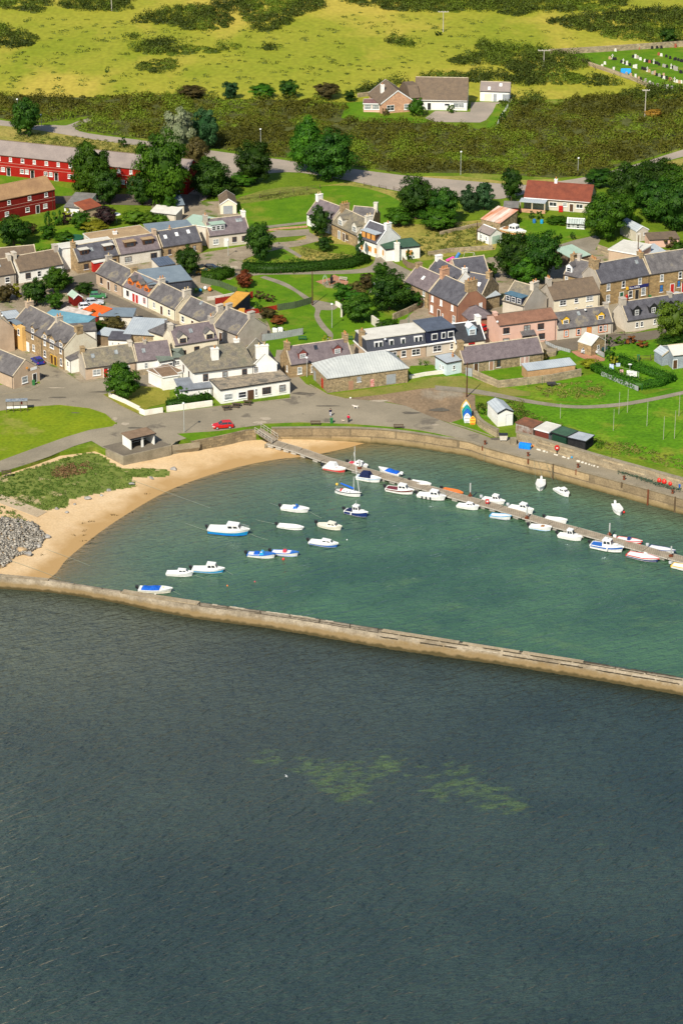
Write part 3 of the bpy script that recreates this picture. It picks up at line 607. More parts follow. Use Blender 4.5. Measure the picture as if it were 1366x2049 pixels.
S('path', [(535, 466), (560, 462), (618, 458), (620, 470), (545, 476)], .05, M_path)
S('street', [(800, 640), (870, 634), (905, 648), (900, 660), (820, 668), (795, 660)], .05, M_path)
S('street', [(1090, 640), (1201, 612), (1366, 568), (1500, 540), (1500, 575), (1366, 600), (1240, 640), (1232, 668), (1215, 668), (1200, 640)], .046, M_road)
S('road', smooth_px([(-200, 225), (0, 240), (60, 250), (110, 250), (133, 251), (155, 243), (178, 237), (182, 241), (160, 250), (150, 258), (179, 267), (240, 275), (300, 283), (360, 293), (430, 302), (480, 309), (560, 319), (600, 325), (708, 338), (800, 350), (950, 363), (1050, 370), (1122, 362), (1180, 352), (1241, 337), (1310, 317), (1366, 299), (1500, 262)], 2) + smooth_px([(1500, 280), (1366, 313), (1290, 334), (1241, 349), (1200, 362), (1120, 385), (1050, 388), (1000, 398), (917, 397), (850, 390), (800, 383), (728, 368), (690, 360), (600, 345), (546, 346), (500, 352), (460, 361), (440, 375), (420, 392), (400, 404), (352, 405), (350, 385), (380, 365), (425, 345), (425, 318), (360, 306), (300, 295), (200, 281), (100, 264), (60, 258), (0, 251), (-200, 240)], 2), .042, M_carp)
S('road', [(105, 393), (350, 385), (400, 390), (398, 412), (350, 412), (105, 407)], .046, M_dark)
S('lawn', [(680, 235), (695, 205), (727, 203), (760, 232), (820, 235), (870, 243), (820, 247), (730, 243)], .03, M_lawn)
S('drive', [(850, 236), (870, 222), (940, 224), (942, 205), (960, 204), (1000, 205), (992, 215), (972, 240), (960, 245), (870, 244)], .034, M_carp)
S('lawn', [(972, 254), (992, 208), (1020, 204), (1020, 210), (1000, 245), (990, 258)], .04, M_lawn)
S('cemetery_lawn', [(1100, 106), (1200, 101), (1366, 94), (1600, 84), (1900, 130), (1500, 220), (1366, 190), (1310, 178), (1230, 150), (1170, 124)], .03, M_lawn)
S('lawn', [(100, 470), (130, 455), (200, 452), (195, 490), (120, 505), (60, 505), (70, 480)], .03, M_lawn)
S('lawn', [(-200, 352), (20, 352), (60, 362), (145, 378), (145, 392), (110, 390), (100, 375), (60, 365), (-200, 372)], .03, M_lawn)
S('lawn', [(1010, 440), (1050, 440), (1180, 462), (1180, 472), (1100, 486), (1060, 478), (1010, 462)], .03, M_lawn)
S('drive', [(1100, 495), (1150, 480), (1195, 470), (1200, 480), (1190, 500), (1130, 520)], .034, M_path)
S('shelter_apron', [(205, 893), (248, 912), (342, 890), (318, 880), (270, 878)], .066, M_dark)

def kerb(pts, m=M_conc, h=.13, t=.22):
 P = [G(x, y) for x, y in pts]; mb = MB(); ribbon(mb, P, h, t, 0); tag(mb.build('kerb', m), kind='structure')
for k_ in ([(22, 696), (80, 724), (129, 746), (165, 766), (230, 757), (268, 751)], [(0, 743), (30, 756), (70, 768), (78, 774), (60, 782), (0, 790)], [(0, 822), (60, 814), (120, 810), (180, 817), (212, 828), (233, 846)], [(524, 847.5), (600, 844.5), (700, 847.5), (768, 852.5), (845, 861.5), (933, 880.5)], [(425, 815), (500, 807), (582, 797.5)], [(205, 790), (240, 812), (285, 834), (330, 826.5)], [(355, 868), (380, 865.5), (490, 853.5)], [(899, 846), (950, 862), (985, 874)], [(192, 576), (246, 599), (298, 624), (353, 652)], [(1115, 681), (1230, 668)], [(620, 770), (655, 790), (690, 798)]): kerb(k_)
M_patch = mat('road_patch', (.13, .115, .09), (.10, .088, .07), s=1); M_pale = mat('pale_patch', (.42, .36, .27), (.33, .28, .21), s=1)
rng_ = np.random.default_rng(12)
def patch_(x, y, w_, h_, m, z):
 n = 9; pts = [(x + w_ * math.cos(a) * rng_.uniform(.6, 1.2), y + h_ * math.sin(a) * rng_.uniform(.6, 1.2)) for a in np.linspace(0, 5.6, n)]; sheet('road_patch', pts, z, m)
for i, (x, y, w_, h_, m) in enumerate([(205, 784, 26, 2, 0), (60, 800, 30, 1.2, 0), (120, 795, 22, 1.5, 0), (270, 856, 16, 2, 0), (150, 826, 10, 1, 0), (545, 775, 4, 6, 0), (606, 787, 22, 3, 0), (598, 794, 3, 1, 0), (655, 812, 30, 1.5, 0), (520, 845, 16, 3, 1), (530, 838, 14, 3, 1), (760, 802, 20, 2, 1), (230, 838, 6, 4, 1), (250, 848, 12, 3, 1), (990, 878, 12, 2.5, 0), (870, 850, 8, 1.5, 1), (112, 776, 18, 1.2, 1), (90, 752, 10, 3, 0), (35, 716, 6, 6, 0), (1084, 922, 8, 1.6, 0), (450, 535, 30, 4, 1), (440, 548, 26, 4, 0), (480, 540, 16, 2, 0), (820, 826, 20, 3, 0), (880, 820, 24, 4, 0)]): patch_(x, y, w_, h_, M_pale if m else M_patch, .072 + .0013 * i)
# ================= HOUSES =================
W_white = mat('white_render', (.80, .79, .74), (.70, .68, .62), s=.5, s2=4, bump=.15, v2=.05)
W_cream = mat('cream_render', (.74, .68, .52), (.66, .58, .43), s=.5, s2=4, bump=.15, v2=.06)
W_harl = mat('grey_harl', (.46, .41, .34), (.36, .32, .265), s=.5, s2=7, bump=.3, v2=.1)
W_pale = mat('pale_harl', (.58, .52, .43), (.48, .43, .35), s=.4, s2=7, bump=.3, v2=.08)
W_tan = mat('tan_harl', (.50, .38, .27), (.40, .30, .21), s=.4, s2=7, bump=.3, v2=.1)
W_pink = mat('pink_harl', (.66, .43, .34), (.58, .37, .29), s=.4, s2=6, bump=.2, v2=.06)
W_stone = mat('sandstone', (.42, .31, .18), (.27, .195, .11), s=1.0, s2=5, bump=.4, v2=.2, rows=(.7, .28, .75))
W_stone2 = mat('brown_sandstone', (.36, .26, .135), (.26, .18, .09), s=.9, s2=5, bump=.4, v2=.18, rows=(.7, .28, .8))
W_rubble = mat('rubble_stone', (.38, .30, .19), (.21, .165, .10), s=1.6, s2=4, bump=.5, v2=.28, rows=(.5, .25, .75))
W_brown = mat('red_brown_harl', (.33, .165, .10), (.26, .125, .08), s=.5, s2=6, bump=.3, v2=.1)
W_red = mat('red_boards', (.34, .016, .010), (.27, .012, .008), s=.4, s2=4, bump=.1, v2=.12, stripes=('Z', .35, .15))
W_dkred = mat('dark_red_boards', (.19, .014, .010), (.13, .010, .008), s=.4, s2=4, bump=.1, v2=.12, stripes=('Z', .35, .15))
W_yel = mat('yellow_harl', (.68, .43, .15), (.58, .36, .13), s=.4, s2=6, bump=.2, v2=.07)
W_brick = mat('pink_brick', (.55, .33, .215), (.45, .26, .17), s=.6, s2=6, bump=.2, v2=.1, rows=(.45, .15, .85))
W_slateclad = mat('slate_cladding', (.075, .08, .10), (.055, .06, .075), s=.8, s2=4, bump=.2, v2=.15, stripes=('X', .5, .2))
W_wood = mat('weathered_boards', (.26, .19, .12), (.17, .125, .08), s=.8, s2=4, v2=.2, stripes=('X', .3, .35))
W_navy = mat('navy_boards', (.025, .03, .06), (.018, .022, .04), s=.8, s2=4, v2=.1)
R_slate = mat('slate_roof', (.150, .140, .138), (.092, .086, .088), s=.7, s2=5, bump=.4, v2=.2, stretch=(1, 1, .5), c3=(.22, .19, .13), s3=.35, t3=(.60, .72))
R_slate2 = mat('blue_slate_roof', (.105, .104, .118), (.068, .067, .078), s=.8, s2=5, bump=.4, v2=.2, stretch=(1, 1, .5))
R_purp = mat('purple_slate_roof', (.175, .145, .15), (.12, .098, .105), s=.8, s2=5, bump=.4, v2=.2)
R_old = mat('lichened_slate_roof', (.22, .19, .13), (.125, .115, .10), s=.8, s2=4, bump=.5, v2=.22, c3=(.14, .135, .10), s3=.3, t3=(.5, .66))
R_brown = mat('brown_tiles', (.17, .125, .085), (.125, .095, .07), s=.8, s2=5, bump=.3, v2=.15)
R_grey = mat('grey_tiles', (.27, .225, .20), (.215, .18, .165), s=.3, s2=5, bump=.3, v2=.12)
R_tan = mat('tan_tiles', (.34, .21, .105), (.25, .15, .08), s=.3, s2=5, bump=.3, v2=.14)
R_red = mat('red_tiles', (.21, .062, .036), (.15, .046, .030), s=.5, s2=6, bump=.3, v2=.16)
R_felt = mat('grey_felt', (.20, .19, .175), (.14, .135, .125), s=.6, s2=4, v2=.15)
R_brfelt = mat('brown_felt', (.40, .285, .16), (.31, .215, .125), s=.5, s2=4, v2=.12)
R_blue = mat('blue_grey_felt', (.19, .235, .27), (.15, .19, .225), s=.4, s2=4, v2=.1)
R_white = mat('white_metal_roof', (.46, .48, .46), (.38, .40, .39), s=.35, s2=3, v2=.08, bump=.1, stripes=('X', .6, .16))
R_asb = mat('pale_sheet_roof', (.42, .46, .48), (.34, .38, .41), s=.35, s2=3, v2=.07, bump=.1, stripes=('X', .5, .10))
R_whitef = mat('white_membrane', (.62, .60, .53), (.52, .50, .44), s=.5, s2=4, v2=.08)
R_green = mat('pale_green_felt', (.36, .47, .38), (.30, .41, .33), s=.4, s2=4, v2=.1)
R_dkgreen = mat('dark_green_felt', (.06, .12, .075), (.045, .09, .06), s=.5, s2=4, v2=.12)
R_lichfelt = mat('lichened_felt', (.33, .27, .19), (.20, .175, .14), s=.8, s2=3, v2=.25, c3=(.13, .12, .10), s3=.5, t3=(.5, .62))
M_skew = mat('stone_coping', (.52, .44, .32), (.38, .32, .22), s=.8, s2=5, v2=.15)
M_whitep = paint('white_paint', (.80, .80, .78)); M_blackp = paint('black_paint', (.02, .02, .022)); M_brownp = paint('brown_paint', (.09, .045, .025))
M_redp = paint('red_paint', (.45, .02, .015)); M_orangep = paint('orange_paint', (.62, .17, .03)); M_tanw = paint('ply_board', (.62, .30, .08)); M_bluep = paint('blue_paint', (.03, .16, .42))
M_greenp = paint('green_paint', (.02, .10, .05)); M_greyp = paint('grey_paint', (.30, .32, .34)); M_navyp = paint('navy_paint', (.015, .02, .13)); M_yelp = paint('yellow_paint', (.75, .45, .03))
M_glass = mat('window_glass', (.035, .042, .055), (.02, .024, .03), s=.5, s2=2, rough=.08, spec=.8, bump=0, v2=.3)
M_glassl = mat('curtained_glass', (.36, .38, .37), (.12, .14, .16), s=1.6, s2=5, rough=.12, spec=.7, bump=0, v2=.2)
M_pot = mat('clay_pot', (.55, .26, .09), (.42, .19, .07), s=2, s2=6, v2=.15); M_potb = mat('buff_pot', (.62, .47, .25), s=2, v2=.1)
M_lead = paint('lead_flashing', (.60, .62, .64))
M_dirtyw = mat('pale_render', (.64, .60, .52), (.52, .48, .40), s=.5, s2=4, v2=.12)

def rect_frame(mb, c, w_, h_, n='y', d=.06, t=.09, mull=1, trans=0, sg=-1):
 """frame in a wall plane; c = centre on wall face, sg = outward sign"""
 def bx(u0, u1, z0, z1, dd):
  a, b = sorted((0, sg * dd))
  if n == 'y': mb.box(c[0] + u0, c[0] + u1, c[1] + a, c[1] + b, c[2] + z0, c[2] + z1)
  else: mb.box(c[0] + a, c[0] + b, c[1] + u0, c[1] + u1, c[2] + z0, c[2] + z1)
 W, Hh = w_ / 2, h_ / 2
 bx(-W, W, Hh - t, Hh, d); bx(-W, W, -Hh, -Hh + t, d); bx(-W, -W + t, -Hh + t, Hh - t, d); bx(W - t, W, -Hh + t, Hh - t, d)
 for k in range(mull):
  u = -W + w_ * (k + 1) / (mull + 1); bx(u - t * .4, u + t * .4, -Hh + t, Hh - t, d * .9)
 for k in range(trans):
  z = -Hh + h_ * (k + 1) / (trans + 1); bx(-W + t, W - t, z - t * .35, z + t * .35, d * .8)
def window(par, c, w_=1.1, h_=1.3, n='y', sg=-1, fm=None, gm=None, mull=0, trans=1, sill=True, margin=None, name='window', flat=False):
 fm = fm or M_whitep; gm = gm or (M_glass if random.random() < .72 else M_glassl)
 mb = MB(); rect_frame(mb, c, w_, h_, n, .06, .10, mull, trans, sg)
 f = mb.build(name, fm, par)
 tgt = par if flat else f
 g = MB(); a, b = sorted((sg * .004, sg * .028)); W, Hh = w_ / 2 - .09, h_ / 2 - .09
 if n == 'y': g.box(c[0] - W, c[0] + W, c[1] + a, c[1] + b, c[2] - Hh, c[2] + Hh)
 else: g.box(c[0] + a, c[0] + b, c[1] - W, c[1] + W, c[2] - Hh, c[2] + Hh)
 g.build('pane', gm, tgt)
 if sill and not flat:
  s_ = MB(); a, b = sorted((0, sg * .14)); W = w_ / 2 + .1
  if n == 'y': s_.box(c[0] - W, c[0] + W, c[1] + a, c[1] + b, c[2] - h_ / 2 - .12, c[2] - h_ / 2 - .002)
  else: s_.box(c[0] + a, c[0] + b, c[1] - W, c[1] + W, c[2] - h_ / 2 - .12, c[2] - h_ / 2 - .002)
  s_.build('sill', margin or M_whitep, f)
 if margin and not flat:
  g = MB(); rect_frame(g, c, w_ + .36, h_ + .36, n, .035, .17, 0, 0, sg); g.build('window_surround', margin, f)
 return f
def door(par, c, w_=.95, h_=2.05, n='y', sg=-1, m=None, fm=None):
 m = m or M_brownp; mb = MB(); rect_frame(mb, (c[0], c[1], c[2] + h_ / 2), w_ + .16, h_ + .1, n, .07, .1, 0, 0, sg)
 f = mb.build('door_frame', fm or M_whitep, par)
 g = MB(); a, b = sorted((sg * .004, sg * .045)); W = w_ / 2 - .02
 if n == 'y': g.box(c[0] - W, c[0] + W, c[1] + a, c[1] + b, c[2] + .05, c[2] + h_ - .05); g.box(c[0] - W * .6, c[0] + W * .6, c[1] + sg * .06 if sg < 0 else c[1] + .045, c[1] + sg * .045 if sg < 0 else c[1] + .06, c[2] + h_ * .55, c[2] + h_ * .85)
 else: g.box(c[0] + a, c[0] + b, c[1] - W, c[1] + W, c[2] + .05, c[2] + h_ - .05)
 return g.build('door', m, f)
def chimney(par, x, y, z0, z1, sx, sy, m, pots=2, pm=None, ax='y'):
 mb = MB(); mb.box(x - sx / 2, x + sx / 2, y - sy / 2, y + sy / 2, z0, z1); mb.box(x - sx / 2 - .08, x + sx / 2 + .08, y - sy / 2 - .08, y + sy / 2 + .08, z1 + .002, z1 + .16)
 c = mb.build('chimney', m, par)
 for k in range(pots):
  t = (k + .5) / pots - .5; q = MB(); px_, py_ = (x, y + t * sy * .9) if ax == 'y' else (x + t * sx * .9, y)
  q.lathe([(.15, 0), (.13, .1), (.12, .4), (.16, .46), (.16, .55)], (px_, py_, z1 + .16), 8); q.build('chimney_pot', pm or M_pot, c)
 return c
def house(name, label, cat, A, B, h, D, rise, wm, rm, ref='e', roof='gable', front=(), right=(), left=(), doors=(), chims=(), dorms=(), sky=(), skew=True, group=None, gutter=M_dkmetal, over=.12, z0=0., extra=None, verge=M_skew, sidewm=None, hipL=None, gend=None):
 """A, B: surveyed front corners (ref 'e' at the eaves, 'b' at the base). x runs A->B, y runs back."""
 zz = z0 + h if ref == 'e' else z0
 a = G(A[0], A[1], zz); b = G(B[0], B[1], zz); d = (b - a).xy; W = d.length; rz = math.atan2(d.y, d.x)
 t = thing(name, label, cat, (a.x, a.y, z0), rz, group)
 b0 = -.35
 mb = MB(); mats = [wm, sidewm or wm]
 if roof in ('gable', 'hip', 'flat', 'mono', 'monoback'):
  if roof == 'gable': prof = [(0, b0), (D, b0), (D, h), (D / 2, h + rise), (0, h)]
  elif roof == 'mono': prof = [(0, b0), (D, b0), (D, h + rise), (0, h)]
  else: prof = [(0, b0), (D, b0), (D, h), (0, h)]
  mb.sweep_x(prof, 0, W)
  if sidewm: mb.m[0] = mb.m[1] = 1
 elif roof == 'xgable':
  mb.sweep_y([(0, b0), (W, b0), (W, h), (W / 2, h + rise), (0, h)], 0, D)
 wall = mb.build('wall', mats if sidewm else wm, t)
 r = MB(); th = .16
 if roof == 'gable':
  o = over; sl = rise / (D / 2); xo = .12 if not skew else -.0
  r.sweep_x([(-o, h - o * sl + .01), (D / 2, h + rise + .01), (D + o, h - o * sl + .01), (D + o, h - o * sl + th), (D / 2, h + rise + th), (-o, h - o * sl + th)], -xo, W + xo)
 elif roof == 'xgable':
  o = over; sl = rise / (W / 2)
  r.sweep_y([(-o, h - o * sl + .01), (W / 2, h + rise + .01), (W + o, h - o * sl + .01), (W + o, h - o * sl + th), (W / 2, h + rise + th), (-o, h - o * sl + th)], -.15, D + .1)
 elif roof == 'hip':
  o = .25; hl = hipL if hipL is not None else (D / 2, D / 2)
  vs = [(-o, -o, h), (W + o, -o, h), (W + o, D + o, h), (-o, D + o, h), (hl[0], D / 2, h + rise), (W - hl[1], D / 2, h + rise)]
  vs += [(x, y, z + .14) for x, y, z in vs[:4]] ; vs[4] = (hl[0], D / 2, h + rise + .14); vs[5] = (W - hl[1], D / 2, h + rise + .14)
  r.add(vs, [(3, 2, 1, 0), (0, 1, 7, 6), (1, 2, 8, 7), (2, 3, 9, 8), (3, 0, 6, 9), (6, 7, 5, 4), (7, 8, 5), (8, 9, 4, 5), (9, 6, 4)])
 elif roof == 'flat':
  r.box(-.15, W + .15, -.2, D + .15, h + .01, h + .2)
 elif roof == 'mono':
  sl = rise / D; o = .15
  r.sweep_x([(-o, h - o * sl + .01), (D + o, h + rise + o * sl + .01), (D + o, h + rise + o * sl + .15), (-o, h - o * sl + .15)], -.12, W + .12)
 ro = r.build('roof', rm, t)
 if roof == 'gable':
  rd = MB(); rd.sweep_x([(D / 2 - .16, h + rise + th - .06), (D / 2, h + rise + th + .07), (D / 2 + .16, h + rise + th - .06)], 0, W); rd.build('ridge', verge, ro)
  if skew:
   for x in (0, W):
    k = MB(); lo, hi = (x - .02, x + .2) if x == 0 else (x - .2, x + .02); sl = rise / (D / 2)
    k.sweep_x([(-.1, h - .1 * sl + th - .02), (D / 2, h + rise + th - .02), (D + .1, h - .1 * sl + th - .02), (D + .1, h - .1 * sl + th + .13), (D / 2, h + rise + th + .15), (-.1, h - .1 * sl + th + .13)], lo, hi)
    k.build('verge_coping', verge, ro)
 if roof == 'xgable':
  for q in (-.17, D + .1):
   k = MB(); sl = rise / (W / 2)
   k.sweep_y([(-.15, h - .15 * sl - .1), (W / 2, h + rise - .12), (W + .15, h - .15 * sl - .1), (W + .15, h - .15 * sl + th + .02), (W / 2, h + rise + th + .03), (-.15, h - .15 * sl + th + .02)], q, q + .08); k.build('bargeboard', verge, ro)
 if roof == 'flat':
  k = MB()
  k.box(-.18, W + .18, -.24, -.202, h - .02, h + .24); k.box(-.18, W + .18, D + .152, D + .19, h - .02, h + .24); k.box(-.19, -.152, -.2, D + .15, h - .02, h + .24); k.box(W + .152, W + .19, -.2, D + .15, h - .02, h + .24)
  k.build('fascia', gutter, ro)
 elif gutter and roof in ('gable', 'mono', 'hip'):
  k = MB(); yy = -.26 if roof == 'hip' else -over; k.box(0, W, yy - .1, yy - .003, h - .12, h + .02); k.build('gutter', gutter, ro)
  k = MB(); k.box(W * .98 - .08, W * .98, -.09, -.002, 0, h - .1); k.build('downpipe', gutter, t)
 for wd in front:
  u, zc, ww, hh = wd[:4]; kw = wd[4] if len(wd) > 4 else {}
  window(wall if False else t, (u * W, 0, zc), ww, hh, 'y', -1, **kw)
 for wd in right:
  v, zc, ww, hh = wd[:4]; kw = wd[4] if len(wd) > 4 else {}
  window(t, (W, v * D, zc), ww, hh, 'x', 1, **kw)
 for wd in left:
  v, zc, ww, hh = wd[:4]; kw = wd[4] if len(wd) > 4 else {}
  window(t, (0, v * D, zc), ww, hh, 'x', -1, **kw)
 for dd in doors:
  side, u = dd[0], dd[1]; kw = dd[2] if len(dd) > 2 else {}
  c = (u * W, 0, 0) if side == 'f' else ((W, u * D, 0) if side == 'r' else (0, u * D, 0))
  door(t, c, n='y' if side == 'f' else 'x', sg=1 if side == 'r' else -1, **kw)
 ridge = h + rise
 for ch in chims:      # (x position fraction, height above ridge, sx, sy, material, pots)
  u, up, sx, sy, cm, pots = ch[:6]; v = ch[6] if len(ch) > 6 else .5
  x = min(max(u * W, sx / 2 - .02 if u == 0 else 0), W - (sx / 2 - .02 if u == 1 else 0))
  y = v * D; base = h if v == .5 else h * .9
  chimney(t, x, y, ridge - .9 if v == .5 else ridge - 1.6, ridge + up, sx, sy, cm, pots, *(ch[7:8]))
 sl = rise / (D / 2) if roof == 'gable' else 0
 for dm in dorms:      # (u, w, hgt, y offset, style, face material, roof material, window kw)
  u, dw, dh, y0, sty, fmm, rmm = dm[:7]; kw = dm[7] if len(dm) > 7 else {}
  zb = h + y0 * sl; x = u * W; x0, x1 = x - dw / 2, x + dw / 2; ye = (dh) / sl + y0
  q = MB(); q.sweep_x([(y0, zb), (y0, zb + dh), (min(ye, D * .52), zb + dh), (min(ye, D * .5), zb + (min(ye, D * .5) - y0) * sl * .8)], x0, x1)
  dr = .0
  if sty == 'gable': q.sweep_y([(x0, zb + dh), (x1, zb + dh), (x, zb + dh + dw * .42)], y0, y0 + .1)
  do = q.build('dormer', fmm, t)
  q = MB()
  if sty == 'gable':
   e = .12; rr = dw * .42; yb = min((dh + rr) / sl + y0, D / 2)
   q.sweep_y([(x0 - e, zb + dh - .08), (x, zb + dh + rr), (x1 + e, zb + dh - .08), (x1 + e, zb + dh + .06), (x, zb + dh + rr + .14), (x0 - e, zb + dh + .06)], y0 - .12, yb)
  else:
   yb = min(ye + .4, D * .55); q.box(x0 - .15, x1 + .15, y0 - .18, yb, zb + dh + .002, zb + dh + .16)
  q.build('dormer_roof', rmm, do)
  if sty != 'none':
   n = kw.get('n', 1); ww = kw.get('w', .75 * dw / n); hh = kw.get('h', dh * .72); k2 = {k: v for k, v in kw.items() if k in ('fm', 'gm', 'mull', 'trans')}
   for i in range(n):
    xx = x0 + dw * (i + .5) / n
    mbw = MB(); rect_frame(mbw, (xx, y0, zb + dh * .5), ww, hh, 'y', .06, .1, k2.get('mull', 0), k2.get('trans', 1), -1)
    gm = k2.get('gm', M_glass); mbw.m = [0] * len(mbw.f); mbw.mi = 1; mbw.box(xx - ww / 2 + .05, xx + ww / 2 - .05, y0 - .03, y0 - .004, zb + dh * .5 - hh / 2 + .05, zb + dh * .5 + hh / 2 - .05)
    mbw.build('window', [k2.get('fm', M_whitep), gm], do)
 for s_ in sky:        # (u, v up the slope 0..1)
  u, v = s_[:2]; sm = s_[2] if len(s_) > 2 else M_glassl; x = u * W; y = v * D / 2; z = h + y * sl + th; ww, ll = .75, 1.0; c_ = math.cos(math.atan(sl)); s2 = math.sin(math.atan(sl))
  q = MB()
  q.add([(x - ww / 2, y, z), (x + ww / 2, y, z), (x + ww / 2, y + ll * c_, z + ll * s2), (x - ww / 2, y + ll * c_, z + ll * s2)] + [(x - ww / 2, y - .05, z + .08), (x + ww / 2, y - .05, z + .08), (x + ww / 2, y + ll * c_ - .05, z + ll * s2 + .08), (x - ww / 2, y + ll * c_ - .05, z + ll * s2 + .08)], [(3, 2, 1, 0), (4, 5, 6, 7), (0, 1, 5, 4), (1, 2, 6, 5), (2, 3, 7, 6), (3, 0, 4, 7)])
  q.build('skylight', sm, ro)
 return t, W, D, h
def wsp(us, z=1.45, w_=1.0, h_=1.35, **kw): return [(u, z, w_, h_, kw) if kw else (u, z, w_, h_) for u in us]
def wroot(t, x, y, z=0.):
 c, s_ = math.cos(t.rotation_euler[2]), math.sin(t.rotation_euler[2]); return Vector((t.location.x + x * c - y * s_, t.location.y + x * s_ + y * c, z))
H_ = house; BR = dict(fm=M_brownp);
# --- red terraces ---
rw = []
for i in range(9):
 u = (i + .5) / 9; rw += [(u - .03, 4.4, .9, 1.0), (u + .025, 4.4, .8, 1.0, {'gm': M_glassl})]; rw += [(u - .035, 1.6, 1.0, 1.1, {'mull': 1}), (u - .012, 1.6, 1.0, 1.1, {'mull': 1, 'gm': M_glassl})]
t, W, D, h = H_('terraced_house', 'long red boarded two storey terrace with grey roof, farthest at the left', 'terrace', (-60, 304), (374, 349), 5.3, 8.2, 2.6, W_red, R_grey, skew=False, gutter=M_brownp, front=rw, doors=[('f', (i + .62) / 9, {'m': M_blackp}) for i in range(9)], verge=R_brown)
for k in range(9):
 q = MB(); q.box(W * (k + .56) / 9, W * (k + .69) / 9, -.9, -.01, 2.25, 2.4); q.build('door_canopy', M_brownp, t)
for z in (2.55, 3.35): q = MB(); q.box(0, W, -.05, -.003, z, z + .07); q.build('trim_band', MC.get('trim_pink') or paint('trim_pink', (.55, .30, .24)), t)
t, W, D, h = H_('terraced_house', 'dark red boarded terrace with tan roof, cut off by the left edge', 'terrace', (-150, 432), (110, 379), 5.2, 8.0, 2.4, W_dkred, R_tan, skew=False, gutter=M_brownp, verge=R_tan, front=[(u, 4.3, .9, 1.0) for u in (.18, .32, .5, .64, .80, .93)] + [(u, 1.5, 1.1, 1.1) for u in (.12, .3, .46, .62, .78, .92)], doors=[('f', u, {'m': M_blackp}) for u in (.2, .54, .86)])
for z in (2.5, 3.3): q = MB(); q.box(0, W, -.05, -.003, z, z + .07); q.build('trim_band', MC.get('trim_pink') or paint('trim_pink', (.55, .30, .24)), t)
# --- garage and small buildings behind the top row ---
H_('garage', 'cream rendered garage with dark gable roof and grey door by the lawn', 'garage', (441, 409), (473, 408), 2.5, 7.0, 1.3, W_cream, R_brown, roof='xgable', over=.2, verge=M_whitep)
t = [o for o in COL.objects if o.name.startswith('garage')][0]
q = MB(); q.box(.7, 3.0, -.05, -.003, .03, 2.1); q.build('garage_door', M_greyp, t)
H_('shed', 'small cream outbuilding with pale grey roof under the big trees', 'shed', (340, 412), (369, 410), 2.3, 5.5, .8, W_cream, R_blue, roof='mono', front=[(.2, 1.4, .8, .9), (.4, 1.4, .8, .9)])
H_('cabin', 'low white prefab with row of dark windows under the big trees', 'cabin', (301, 424), (352, 430), 2.2, 4.0, .5, W_pale, R_whitef, roof='mono', front=[(u, 1.3, .6, 1.2, {'trans': 0}) for u in (.1, .2, .3, .4, .5, .6)])
H_('garage', 'grey roofed garage with white side among garden shrubs', 'garage', (129, 414), (170, 417), 2.3, 9, .9, W_white, R_felt, roof='mono', right=[(.3, 1.4, .8, .8)])
H_('shed', 'rust coloured roofed shed beside the grey roofed garage', 'shed', (170, 421), (203, 412), 2.2, 4, .9, W_tan, mat('rust_roof', (.30, .085, .04), (.20, .06, .035), s=.6), roof='mono')
# --- top row of cottages along the back street ---
H_('cottage', 'brown roofed cottage wing behind the far left chimneys', 'cottage', (-90, 535), (75, 520), 2.8, 6, 2.6, W_pale, R_brown, skew=True)
H_('cottage', 'grey harled cottage with brown roof, cut off by left edge', 'cottage', (-90, 566), (32, 547), 2.7, 6.6, 2.7, W_harl, R_brown, front=wsp([.5, .86], 1.5, 1.2, 1.3), sky=[(.78, .5)], chims=[(1, .9, .8, 1.5, W_pale, 0)])
H_('cottage', 'white cottage with brown tiled roof, third window by drainpipe, two stone chimneys', 'cottage', (38.5, 544.5), (127, 528.5), 2.75, 6.6, 2.7, W_white, R_brown, front=[(.20, 1.5, 1.3, 1.4, {'fm': M_brownp}), (.45, 1.5, 1.0, 1.4), (.76, 1.5, 1.3, 1.4)], chims=[(0, 1.0, .8, 1.5, W_pale, 0), (1, 1.0, .9, 1.6, W_harl, 0)])
H_('cottage', 'sandstone cottage with slate roof, two white topped dormers and red porch', 'cottage', (156, 524.5), (239, 510), 2.8, 6.4, 2.9, W_stone, R_slate2, front=[(.2, 1.4, 1.2, 1.3, {'fm': M_brownp}), (.88, 1.4, 1.0, 1.3, {'fm': M_brownp})], chims=[(0, .9, .8, 1.3, W_stone, 1)], sky=[(.42, .45)],
dorms=[(.22, 2.1, 1.32, 1.1, 'flat', M_brownp, R_whitef, {'fm': M_brownp, 'mull': 1, 'trans': 0}), (.80, 2.24, 1.32, 1.1, 'flat', M_brownp, R_whitef, {'fm': M_brownp, 'mull': 1, 'trans': 0})])
t, W, D, h = H_('extension', 'white rendered flat roofed extension behind the sandstone cottage', 'extension', (123, 497), (224, 483), 5.3, 3.0, 0, W_white, R_whitef, roof='flat', gutter=M_whitep)
H_('porch', 'red timber porch with white roof on the sandstone cottage', 'porch', (187, 526), (213, 521), 2.3, 1.5, .3, M_redp, R_whitef, roof='mono', front=[(.6, 1.3, .9, 1.0, {'fm': M_redp})], gutter=M_whitep)
H_('cottage', 'white cottage with purple slate roof, two brown dormers and green topped porch', 'cottage', (240, 510), (322.5, 497.5), 2.8, 6.4, 2.9, M_dirtyw, R_purp, front=[(.2, 1.4, 1.7, 1.3, {'fm': M_brownp, 'mull': 1, 'trans': 0}), (.82, 1.4, 1.6, 1.3, {'fm': M_brownp, 'mull': 1, 'trans': 0})], chims=[(1, .9, .8, 1.3, W_tan, 0)],
dorms=[(.30, 2.66, 1.38, 1.1, 'flat', M_brownp, R_brfelt, {'fm': M_brownp, 'mull': 1, 'trans': 0}), (.74, 2.66, 1.38, 1.1, 'flat', M_brownp, R_brfelt, {'fm': M_brownp, 'mull': 1, 'trans': 0})])
